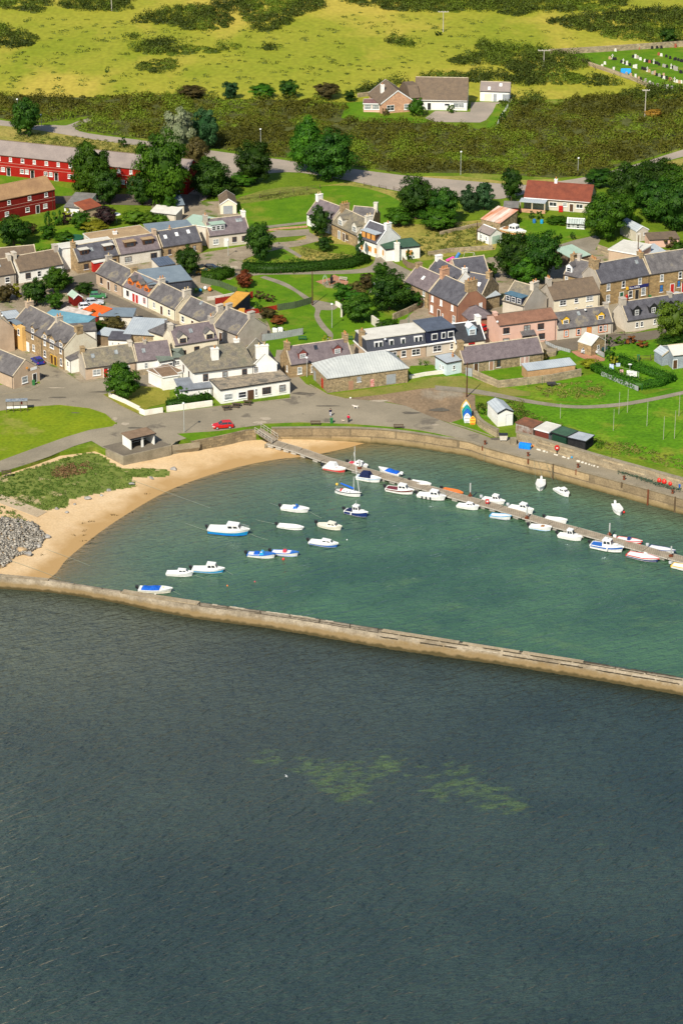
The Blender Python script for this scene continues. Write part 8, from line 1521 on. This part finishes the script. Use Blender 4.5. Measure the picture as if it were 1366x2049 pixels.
# washing line
t = thing('washing_line', 'white sheets and towels drying on a garden line', 'washing', tuple(G(1245, 748))); o0 = t.location; q = MB(); A_, B_ = G(1218, 745) - o0, G(1276, 762) - o0
for c in (A_, B_): q.tube(c, c + Vector((0, 0, 2.0)), .05)
q.tube(A_ + Vector((0, 0, 1.95)), B_ + Vector((0, 0, 1.95)), .015, n=4); q.build('poles', M_galv, t)
for x, y, w_, h_, m, zt in [(1222, 746, .9, 1.1, mat('blue_white_cloth', (.25, .42, .75), (.75, .77, .8), s=3), 1.95), (1235, 744, .9, .8, mat('pale_blue_cloth', (.55, .65, .80)), 1.95), (1242, 757, .7, 1.6, mat('pink_cloth', (.75, .45, .45)), 1.95), (1256, 758, .8, 1.2, M_whitep, 1.9), (1262, 759, .8, 1.25, M_whitep, 1.9), (1269, 760, .8, 1.2, M_whitep, 1.9)]:
 c = G(x, y) - o0; q = MB(); n = 6; vs = []
 for k in range(n + 1): u = k / n - .5; vs += [(c.x + u * w_, c.y + .05 * math.sin(k * 2.1), zt), (c.x + u * w_ * .96, c.y + .09 * math.sin(k * 1.7), zt - h_)]
 q.add(vs, [(2 * k, 2 * k + 1, 2 * k + 3, 2 * k + 2) for k in range(n)]); ob = q.build('laundry', m, t); so = ob.modifiers.new('s', 'SOLIDIFY'); so.thickness = .02
t = thing('satellite_dish', 'white dish standing on the lawn right of the washing', 'dish', tuple(G(1259, 741))); q = MB(); q.tube((0, 0, 0), (0, 0, 1.0), .04); q.build('post', M_galv, t); q = MB(); q.lathe([(.02, 1.3), (.3, 1.25), (.42, 1.35), (.40, 1.38), (.02, 1.35)], (0, 0, 0), 12); q.build('reflector', M_whitep, t)
for x, y, m, l in [(550, 665, M_whitep, 'white builders bag, left of two behind the grey fence'), (561, 664, M_whitep, 'white builders bag, right of two behind the grey fence')]: q = MB(); q.cbox((0, 0, 0), 1.1, 1.0, 1.0, .2); tag(q.build('builders_bag', m, loc=tuple(G(x, y)), bevel=.2), l, 'bag')
for x, y, r, m, l in [(392, 582, .35, paint('lime_plastic', (.35, .6, .03)), 'lime green ball toy behind the cottages'), (401, 584, .4, B_sky, 'blue plastic toy behind the cottages'), (420, 583, .5, B_orange, 'orange play tub behind the cottages'), (411, 580, .45, B_white, 'pale play slide block behind the cottages')]: buoyball(x, y, r, m, l, None, 'garden_toy')
for x, y, m, l in [(1068, 446, M_bluep, 'blue drum in front of the bungalow porch'), (1083, 447, B_sky, 'pale blue tub by the bungalow path'), (1012, 440, M_blackp, 'black barrel left of the row beside the red shed'), (1024, 442, M_blackp, 'black barrel right of the row beside the red shed'), (1036, 444, M_blackp, 'black barrel nearest the bungalow porch')]: q = MB(); q.lathe([(.38, 0), (.42, .45), (.38, .95)], n=12); tag(q.build('barrel', m, loc=tuple(G(x, y))), l, 'barrel')
t = thing('garden_chair', 'bright red covered garden seat before the bungalow wall', 'garden seat', tuple(G(1121, 424))); q = MB(); q.box(-.5, .5, -.4, .4, 0, .5); q.box(-.5, .5, .2, .4, .5, 1.5); q.build('cover', M_redp, t, bevel=.08)
# cabin boat on land
t, L = bt(1004, 462, 1052, 474, 'old white cabin boat laid up on land beside the barn', 'wheel', M_tanw, B_cream, z=.9, Bm=2.6, F0=.9, F1=1.5, motor=False, name='cabin_boat', canw=.95, extras=[('box', .18, 0, 1.2, 1.6, .3, B_wood, .9, 'locker')])
for u in (.2, .7): q = MB(); q.cbox((L * u, 0, -.95), .4, 1.4, .75); q.build('cradle', M_bark, t)
t = thing('covered_boat', 'black tarpaulin covered heap right of the laid up cabin boat', 'tarpaulin', tuple(G(1066, 484))); q = MB(); q.lathe([(1.5, 0), (1.3, .7), (.7, 1.2), (.05, 1.35)], (0, 0, 0), 9, 1.1, .8); q.build('tarpaulin', M_blackp, t)
t = thing('trailer', 'black garden trailer parked on the rough grass', 'trailer', tuple(G(1102, 772)), .1); q = MB(); q.box(-.9, .9, -.5, .5, .4, .75); q.build('trailer_body', M_dkmetal, t); q = MB(); q.tube((.9, 0, .45), (1.9, 0, .35), .05); q.build('drawbar', M_galv, t)
for s_ in (-.62, .52): q = MB(); q.tube((0, s_, .3), (0, s_ + .12, .3), .3, n=12); q.build('wheel', M_blackp, t)
t = thing('play_frame', 'pink and blue play tunnel and swing behind the court roofs', 'playset', tuple(G(905, 527))); q = MB(); q.tube((-1.5, 0, .6), (.3, .6, 1.3), .35, n=10); q.build('tunnel', paint('play_pink', (.7, .05, .3)), t); q = MB(); q.tube((.5, .4, .6), (1.6, 1.2, 2.2), .4, n=10); q.build('slide', M_bluep, t); q = MB(); q.tube((4.2, 0, 0), (5, 0, 2.6), .06); q.tube((5.6, 0, 0), (5, 0, 2.6), .06); q.tube((5, 0, 2.6), (2.8, .6, 2.6), .06); q.tube((2.2, .4, 0), (2.8, .6, 2.6), .06); q.build('swing_frame', M_polew, t)
H_('conservatory', 'low glass roofed lean-to between cottage street and round tree', 'conservatory', (318, 533), (350, 528), 1.6, 4.2, .5, M_dirtyw, mat('dark_roof_glass', (.12, .15, .20), rough=.2, spec=.8, stripes=('X', .6, .3)), roof='mono')
# ================= CARS =================
def car(x, y, rz, label, m, L=4.1, hatch=True, name='parked_car'):
 p = G(x, y, .07); t = thing(name, label, 'car', tuple(p), rz); W_ = 1.68
 lo = [(-L / 2, .45), (-L / 2 + .05, .82), (-L / 2 + .35, .9), (-L * .16, .94), (L * .22, .95), (L / 2 - .25, .78), (L / 2, .6), (L / 2, .3), (-L / 2, .28)]
 q = MB(); vs = []; n = len(lo)
 for yy, k in ((-W_ / 2, .0), (-W_ / 2 + .08, 1.), (W_ / 2 - .08, 1.), (W_ / 2, 0.)):
  for a, b in lo: vs.append((a * (.985 if k == 0 else 1), yy, b - (.05 if k == 0 and b > .7 else 0)))
 fs = [(r * n + i, r * n + (i + 1) % n, (r + 1) * n + (i + 1) % n, (r + 1) * n + i) for r in range(3) for i in range(n)] + [tuple(range(n))[::-1], tuple(range(3 * n, 4 * n))]
 q.add(vs, fs); q.build('body', m, t, bevel=.04)
 b0, b1, t0, t1 = -L / 2 + .15, L * .22, (-L / 2 + .55), L * .02
 q = MB(); q.add([(b0, -.74, .88), (b1, -.74, .9), (b1, .74, .9), (b0, .74, .88), (t0, -.6, 1.38), (t1, -.6, 1.42), (t1, .6, 1.42), (t0, .6, 1.38)], [(0, 1, 5, 4), (1, 2, 6, 5), (2, 3, 7, 6), (3, 0, 4, 7)]); q.build('windows', M_glass, t)
 q = MB(); q.add([(t0 - .06, -.62, 1.38), (t1 + .05, -.62, 1.41), (t1 + .05, .62, 1.41), (t0 - .06, .62, 1.38), (t0, -.56, 1.46), (t1 - .05, -.56, 1.48), (t1 - .05, .56, 1.48), (t0, .56, 1.46)], [(4, 5, 6, 7), (0, 1, 5, 4), (1, 2, 6, 5), (2, 3, 7, 6), (3, 0, 4, 7), (0, 3, 2, 1)])
 for s_ in (-1, 1):
  for k in (0, .36, 1):
   a = Vector((b0 + (b1 - b0) * k, s_ * .75, .89)); b = Vector((t0 + (t1 - t0) * k, s_ * .61, 1.4)); q.tube(a, b, .045, n=4)
 q.build('roof', m, t)
 for sx in (-L * .31, L * .31):
  for s_ in (-1, 1):
   c = MB(); c.tube((sx, s_ * (W_ / 2 - .16), .31), (sx, s_ * (W_ / 2 + .01), .31), .31, n=14); wh = c.build('wheel', M_blackp, t); c = MB(); c.tube((sx, s_ * (W_ / 2 + .012), .31), (sx, s_ * (W_ / 2 + .03), .31), .19, n=10); c.build('rim', M_galv, wh)
 for s_ in (-1, 1):
  c = MB(); c.box(L / 2 - .08, L / 2 + .015, s_ * .62 - .17, s_ * .62 + .17, .55, .7); c.build('headlight', M_lamp, t); c = MB(); c.box(-L / 2 - .015, -L / 2 + .08, s_ * .68 - .12, s_ * .68 + .12, .6, .8); c.build('tail_light', M_redp, t)
 c = MB(); c.box(L / 2 - .02, L / 2 + .03, -.26, .26, .38, .5); c.build('number_plate', M_whitep, t)
 return t
ck = dict(rough=.25, spec=.6, v=.03)
car(446, 856, R(192), 'bright red hatchback parked on the harbour road', paint('car_red', (.55, .012, .015), **ck)); car(189, 609, R(8), 'silver hatchback in the yard beside the orange roofed shed', paint('car_silver', (.52, .55, .58), **ck), 4.2)
car(175, 618, R(10), 'white car partly hidden in front of the silver hatchback', paint('car_white', (.72, .74, .78), **ck), 4.0); car(76, 726, R(118), 'dark blue car parked on the left street', paint('car_blue', (.015, .03, .26), **ck), 3.9); car(196, 602 - 6, R(5), 'green car half hidden behind the silver hatchback', paint('car_green', (.05, .22, .08), **ck), 3.8)
car(425, 541, R(-8), 'black car parked right of the round tree behind the middle row', paint('car_black', (.015, .018, .022), **ck)); car(409, 548, R(-8), 'yellow car parked between round tree and hedge', paint('car_yellow', (.62, .42, .08), **ck), 3.8); car(763, 569, R(5), 'white car behind the small open tree in the lane', MC['car_white'], 4.0); car(1355, 596, R(60), 'silver car at the right edge near the sandstone terrace', MC['car_silver'], 4.0); car(1200, 702, R(-5), 'dark green car beside the white roofed hut', paint('car_dark', (.02, .05, .05), **ck), 3.8); car(1178, 706, R(-5), 'pale car nearly hidden before the white roofed hut', MC['car_silver'], 3.6); car(968, 661, R(40), 'bright red car between white chimney and pink gable', MC['car_red'], 3.9)
# ================= CEMETERY =================
def stone_mesh(k):
 q = MB()
 if k == 0: q.sweep_y([(-.4, 0), (.4, 0), (.4, .85), (.2, 1.02), (-.2, 1.02), (-.4, .85)], -.09, .09); q.box(-.5, .5, -.25, .25, -.05, .12)
 elif k == 1: q.box(-.35, .35, -.1, .1, 0, 1.3); q.box(-.45, .45, -.25, .25, -.05, .15); q.box(-.42, .42, -.13, .13, 1.302, 1.4)
 else: q.box(-.3, .3, -.3, .3, 0, .3); q.box(-.12, .12, -.1, .1, .302, 1.7); q.box(-.36, .36, -.1, .1, 1.1, 1.3)
 o = q.build('headstone', W_white); me = o.data; bpy.data.objects.remove(o); return me
SM = [stone_mesh(k) for k in range(3)]; SC = {'w': mat('pale_granite', (.68, .66, .60), s=2), 'k': mat('black_granite', (.03, .028, .03), s=2, rough=.3), 'r': mat('red_granite', (.36, .10, .06), s=2), 'g': mat('grey_granite', (.36, .34, .30), s=2), 't': mat('sandstone_grave', (.50, .33, .20), s=2)}
ST = []
z5 = lambda x, y: (1200 + x / 8.229, 80 + y / 8.229)
for s_ in ['250,185,w0', '360,160,r1', '522,155,k0', '632,155,r0', '850,145,k0', '932,140,k0', '1005,140,k0', '1145,120,r0', '1235,125,r1', '155,315,t0', '200,310,w2', '215,330,k0', '250,330,k0', '540,290,k0', '578,300,w1', '605,300,t0', '620,305,g0', '660,330,w0', '347,375,k0', '378,385,w2', '410,400,k0', '437,410,w1', '485,425,k0', '555,455,w0', '588,465,w1', '735,360,w0', '760,365,k0', '785,370,k0', '810,375,r0', '830,375,k0', '880,390,w2', '910,395,k0', '940,400,k0', '968,420,k0', '1040,440,g0', '1070,450,g0', '1095,455,k0', '960,250,r0', '1003,265,w0', '1085,285,k0', '1148,310,k0', '1220,335,k0', '1240,330,k0', '1285,345,k0', '1330,360,k0', '1350,365,k0', '1165,470,w2', '1185,470,k0', '1215,485,g1', '1235,500,g1', '1260,505,g1', '1315,540,k0', '1335,550,k0', '690,485,k0', '725,495,k0', '750,500,k0', '772,520,w2', '805,530,t0', '860,560,g0', '895,570,t1', '925,590,k0', '970,600,g0', '1015,625,k0', '1040,610,t1', '1048,640,w0', '1080,640,k0', '1095,640,k0', '1145,660,r0', '1165,670,t0', '1220,690,w2', '1258,700,w0', '1300,710,t0', '1330,710,w0', '220,510,w1', '580,625,w1', '632,650,t0', '665,660,k0', '745,680,g0', '815,720,w0', '860,745,g0', '940,760,g0', '1045,785,w0', '1100,800,w1', '1175,800,g0', '30,445,w0', '75,400,w0', '430,570,g0', '500,590,t0']:
 a, b, k = s_.split(','); X, Y = z5(float(a), float(b)); ST.append((X, Y, k))
CN = {'w': 'white', 'k': 'black', 'r': 'reddish', 'g': 'grey', 't': 'tan'}; CS = {'0': 'short headstone', '1': 'tall slab headstone', '2': 'tall cross shaped headstone'}; MS = {}
for X, Y, k in ST:
 kk = k[0] + k[1]
 if kk not in MS: m2 = SM[int(k[1])].copy(); m2.materials.clear(); m2.materials.append(SC[k[0]]); MS[kk] = m2
 o = bpy.data.objects.new('headstone', MS[kk]); COL.objects.link(o); o.location = G(X, Y, .03); o.scale = (.85,) * 3; o.rotation_euler = (0, 0, random.uniform(-.5, .1)); cn = CN[k[0]] + ' ' + CS[k[1]]
 tag(o, 'one of the ' + cn + 's standing in the cemetery rows', 'headstone', cn + 's in the cemetery')
t = thing('tent', 'bright blue covered gravedigger tent by the cemetery wall', 'tent', tuple(G(1251, 147, .03))); q = MB(); q.sweep_x([(-1.0, 0), (-.85, 1.0), (0, 1.6), (.85, 1.0), (1.0, 0)], -1.5, 1.5); q.build('canopy', mat('tent_blue', (.03, .32, .80)), t, bevel=.3)
# ================= ROCKS ON THE BEACH =================
M_rock = mat('grey_rock', (.36, .345, .32), (.20, .19, .175), s=1.2, s2=6, bump=.6, v2=.2); M_rock2 = mat('sandy_rock', (.50, .36, .20), (.36, .25, .14), s=1, bump=.5)
def rock_np(rng, c, s, n=7):
 e = rng.normal(size=(n * 2, 3)); e /= np.linalg.norm(e, axis=1)[:, None]; return c + e * s * rng.uniform(.7, 1.1, (n * 2, 1)) * np.array([1, .8, .6])
import bmesh
def rock(x, y, s, label, m=M_rock, seed=1):
 rng = np.random.default_rng(seed); bm = bmesh.new(); [bm.verts.new(v) for v in rock_np(rng, np.zeros(3), s, 9)]; bmesh.ops.convex_hull(bm, input=bm.verts); me = bpy.data.meshes.new('boulder')
 for v in [v for v in bm.verts if not v.link_faces]: bm.verts.remove(v)
 bm.to_mesh(me); bm.free(); me.materials.append(m); o = bpy.data.objects.new('boulder', me); COL.objects.link(o); p = GB(x, y); o.location = (p.x, p.y, p.z + s * .25); tag(o, label, 'rock'); b = o.modifiers.new('b', 'BEVEL'); b.width = .05 * s; return o
for i, (x, y, s, l, m) in enumerate([(176, 999, .75, 'grey boulder on the sand left of a smaller pair', M_rock), (203, 992, .42, 'small pale boulder between two larger ones', M_rock), (219, 982, .7, 'grey boulder nearest the dune grass tip', M_rock), (264, 970, .7, 'grey boulder at the head of the long shore line', M_rock), (306, 958, .75, 'flat grey boulder alone on the upper sand', M_rock), (150, 1010, .42, 'small white boulder by the dune edge', M_rock), (114, 1019, .7, 'wide grey boulder at the foot of the path', M_rock), (134, 1026, .5, 'low flat boulder below the path end', M_rock), (348, 940, .8, 'flat stone at the right below the concrete ramp', M_rock),
  (94, 1076, .85, 'large pale block at the corner of the rubble bank', M_rock), (76, 1095, .8, 'grey block below the largest pale block', M_rock), (57, 1112, .95, 'big grey block nearest the breakwater root', M_rock), (43, 1104, 1.1, 'sandy coloured boulder inside the rubble bank', M_rock2), (398, 899, .7, 'low stone at the foot of the sea wall', M_rock2)]): rock(x, y, s, l, m, i + 3)
def rubble():
 rng = np.random.default_rng(77); poly = [G(x, y, -1.2) for x, y in [(-60, 1034), (30, 1036), (70, 1042), (92, 1062), (84, 1078), (70, 1090), (30, 1104), (20, 1118), (0, 1130), (-60, 1140)]]
 xs_ = [p.x for p in poly]; ys_ = [p.y for p in poly]; X = rng.uniform(min(xs_), max(xs_), 4600); Y = rng.uniform(min(ys_), max(ys_), 4600); k = inside(X, Y, poly); X, Y = X[k], Y[k]; Z = bed(X, Y)
 cube = np.array([(-1, -1, -1), (1, -1, -1), (1, 1, -1), (-1, 1, -1), (-1, -1, 1), (1, -1, 1), (1, 1, 1), (-1, 1, 1)]) * .5; F_ = np.array([(0, 3, 2, 1), (4, 5, 6, 7), (0, 1, 5, 4), (1, 2, 6, 5), (2, 3, 7, 6), (3, 0, 4, 7)])
 n = len(X); V = []
 for i in range(n):
  s = rng.uniform(.18, .5); a = rng.uniform(0, 6.28); c = cube * (1 + rng.normal(0, .16, (8, 3))) * np.array([s, s * .7, s * .6]); ti = rng.uniform(-.6, .6); ca, sa = math.cos(a), math.sin(a); ct, st_ = math.cos(ti), math.sin(ti)
  c = c @ np.array([[1, 0, 0], [0, ct, st_], [0, -st_, ct]]) @ np.array([[ca, sa, 0], [-sa, ca, 0], [0, 0, 1]]); V.append(c + np.array([X[i], Y[i], Z[i] + .1 + .35 * rng.random()]))
 FF = (F_[None] + 8 * np.arange(n)[:, None, None]).reshape(-1, 4); o = npmesh('rubble_bank', np.concatenate(V), FF, leafmat('rubble_stone_grey', (.12, .108, .09), (.34, .31, .265), 0), cv=np.repeat(rng.random(n), 6)); tag(o, 'bank of loose grey rubble stones at the root of the breakwater', 'rubble', kind='stuff')
rubble()
def weed():
 rng = np.random.default_rng(5); q = []
 for x, y in [(168, 1047), (178, 1044), (184, 1043), (224, 1030), (232, 1031), (168, 1062), (168, 1071), (168, 1082), (180, 1087), (186, 1078), (148, 1071), (264, 1026), (300, 1027), (86, 1110), (215, 1066), (292, 988)]:
  p = GB(x, y); q.append(np.array([p.x, p.y, p.z + .03]) + rng.normal(0, (.25, .2, .02), (14, 3)))
 P = np.concatenate(q); V, Q = leaf_quads(P, np.tile((0, 0, 1.), (len(P), 1)), .22, rng); tag(npmesh('seaweed', V, Q, L_brown, cv=rng.random(len(Q)) * .3), 'dark scraps of seaweed along the wet sand', 'seaweed', kind='stuff')
weed()
# path down to the beach, laid on the slope
Pw = [GB(x, y) for x, y in [(-40, 984), (0, 998), (40, 1013), (85, 1030)]]; mb = MB(); ribbon(mb, [p + Vector((0, 0, 0)) for p in Pw], .10, 3.0, -.02); tag(mb.build('beach_path', mat('sandy_path', (.46, .37, .25), (.37, .29, .19), s=.4)), kind='structure')
# ================= PEOPLE, DOGS, GULL =================
def skinfig(name, V, E, Rd, m, parent, loc=(0, 0, 0), lv=2):
 me = bpy.data.meshes.new(name); me.from_pydata(V, E, []); o = bpy.data.objects.new(name, me); COL.objects.link(o)
 o.modifiers.new('k', 'SKIN'); sv = me.skin_vertices[0].data
 for i, r in enumerate(Rd): sv[i].radius = r if isinstance(r, tuple) else (r, r)
 sv[0].use_root = True; s_ = o.modifiers.new('s', 'SUBSURF'); s_.levels = s_.render_levels = lv; bpy.context.view_layer.update()
 m2 = bpy.data.meshes.new_from_object(o.evaluated_get(bpy.context.evaluated_depsgraph_get())); bpy.data.objects.remove(o); m2.materials.clear(); m2.materials.append(m); m2.polygons.foreach_set('use_smooth', [True] * len(m2.polygons))
 o = bpy.data.objects.new(name, m2); COL.objects.link(o); o.parent = parent; o.location = loc; return o
M_skin = mat('skin', (.55, .32, .22), s=3, bump=0); M_hair = mat('dark_hair', (.03, .02, .015), s=5)
def person(x, y, rz, label, jm, tm_, hairm, bag=None, z=.05, stride=.22):
 t = thing('person', label, 'person', tuple(G(x, y, z)), rz); s = stride
 V = [(0, 0, .92), (0, 0, 1.12), (0, 0, 1.36), (0, 0, 1.47), (.01, 0, 1.56), (.02, 0, 1.68), (0, .09, .88), (s * .7, .09, .5), (s * .4, .09, .09), (s * .4 + .14, .1, .04), (0, -.09, .88), (-s * .3, -.09, .5), (-s, -.09, .1), (-s + .13, -.1, .04),
  (0, .19, 1.38), (-.08, .24, 1.12), (.06, .25, .90), (.1, .25, .82), (0, -.19, 1.38), (.06, -.24, 1.12), (.18, -.24, .92), (.23, -.23, .85)]
 E = [(0, 1), (1, 2), (2, 3), (3, 4), (4, 5), (0, 6), (6, 7), (7, 8), (8, 9), (0, 10), (10, 11), (11, 12), (12, 13), (2, 14), (14, 15), (15, 16), (16, 17), (2, 18), (18, 19), (19, 20), (20, 21)]
 Rd = [(.13, .16), (.12, .15), (.12, .18), .06, (.085, .075), (.09, .08), .09, .06, .045, .04, .09, .06, .045, .04, .06, .045, .035, .03, .06, .045, .035, .03]
 b = skinfig('body', V, E, Rd, M_skin, t)
 skinfig('jacket', [(0, 0, .84), (0, 0, 1.12), (0, 0, 1.40), (0, .20, 1.39), (-.08, .25, 1.12), (.04, .26, .94), (0, -.20, 1.39), (.06, -.25, 1.12), (.16, -.25, .96)], [(0, 1), (1, 2), (2, 3), (3, 4), (4, 5), (2, 6), (6, 7), (7, 8)], [(.16, .20), (.15, .19), (.13, .19), .085, .07, .06, .085, .07, .06], jm, t)
 skinfig('trousers', [(0, 0, .9), (0, .09, .86), (s * .7, .09, .5), (s * .4, .09, .1), (0, -.09, .86), (-s * .3, -.09, .5), (-s, -.09, .11)], [(0, 1), (1, 2), (2, 3), (0, 4), (4, 5), (5, 6)], [(.14, .17), .11, .085, .07, .11, .085, .07], tm_, t)
 q = MB(); q.lathe([(.07, -.06), (.105, .0), (.11, .06), (.07, .12), (.01, .14)], (-.01, 0, 1.67), 10, 1.1, 1); q.build('hair', hairm, t, smooth=True)
 for s_ in (-1, 1):
  c = (.14, s_ * .1, .0) if False else None
  q = MB(); fx = s * .4 if s_ > 0 else -s; q.box(fx - .06, fx + .2, s_ * .095 - .05, s_ * .095 + .05, 0, .1); q.build('shoe', M_blackp, t, bevel=.03)
 return t
person(661, 833, R(100), 'person in dark navy jacket and pale trousers walking on the harbour road', mat('navy_jacket', (.015, .018, .05), s=3), mat('pale_trousers', (.55, .55, .62), s=3), M_hair)
person(697, 845, R(60), 'person in long red coat and dark trousers standing by the verge with a small dog', mat('red_coat', (.62, .012, .06), s=3), mat('dark_trousers', (.02, .02, .03), s=3), M_hair, stride=.08)
def dog(x, y, rz, label, m, sc_=1.):
 t = thing('dog', label, 'dog', tuple(G(x, y, .05)), rz); t.scale = (sc_,) * 3
 V = [(.0, 0, .42), (.2, 0, .44), (.34, 0, .44), (.46, 0, .58), (.56, 0, .62), (.70, 0, .59), (-.2, 0, .44), (-.32, 0, .52), (-.46, 0, .62), (.3, .08, .4), (.28, .08, .22), (.30, .08, .03), (.3, -.08, .4), (.33, -.08, .22), (.36, -.08, .03), (-.2, .09, .4), (-.13, .09, .26), (-.25, .09, .15), (-.23, .09, .03), (-.2, -.09, .4), (-.16, -.09, .26), (-.29, -.09, .15), (-.28, -.09, .03)]
 E = [(0, 1), (1, 2), (2, 3), (3, 4), (4, 5), (0, 6), (6, 7), (7, 8), (2, 9), (9, 10), (10, 11), (2, 12), (12, 13), (13, 14), (6, 15), (15, 16), (16, 17), (17, 18), (6, 19), (19, 20), (20, 21), (21, 22)]
 Rd = [(.11, .12), (.13, .13), (.12, .12), .075, .08, .045, (.11, .11), .035, .02, .055, .035, .03, .055, .035, .03, .07, .045, .03, .03, .07, .045, .03, .03]
 skinfig('body', V, E, Rd, m, t)
 for s_ in (-1, 1): q = MB(); q.add([(.5, s_ * .06, .68), (.56, s_ * .09, .66), (.52, s_ * .1, .56), (.54, s_ * .06, .67)], [(0, 1, 2), (0, 2, 3), (1, 3, 2)]); q.build('ear', M_bark, t)
dog(712, 818, R(170), 'large white dog walking on the road behind the person in red', mat('white_fur', (.75, .68, .60), s=5), 1.25); dog(687, 844, R(185), 'small white and tan dog beside the person in red', mat('cream_fur', (.72, .58, .45), s=5), .7)
t = thing('gull', 'white gull flying low over the dark outer sea', 'gull', tuple(G(573, 1553, WZ + 4)), .4); t.scale = (.75,) * 3
q = MB(); q.lathe([(.01, -.3), (.07, -.15), (.09, 0), (.06, .16), (.02, .26)], n=8)
for i, v in enumerate(q.v): q.v[i] = (v[2], v[1], v[0])
q.build('body', B_white, t, smooth=True)
for s_ in (-1, 1): q = MB(); q.add([(.08, s_ * .06, .02), (-.08, s_ * .06, .02), (-.12, s_ * .4, .14), (.06, s_ * .38, .14), (-.14, s_ * .75, .06), (-.1, s_ * .78, .07)], [(0, 1, 2, 3), (3, 2, 4, 5)]); q.build('wing', B_grey, t)
q = MB(); q.lathe([(.16, 0), (.22, .12), (.12, .24)], n=8); tag(q.build('painted_stone', M_whitep, loc=tuple(G(701, 797, .05))), 'white painted stone at the edge of the bare ground', 'stone')
for x, y, l in [(558, 489, 'small wooden bollard at the lane corner'), (562, 548, 'low dark post beside the park path, leftmost'), (588, 549, 'low dark post beside the park path, second')]: pole(x, y, .8, l, M_bark, .09, name='bollard', cat='bollard')
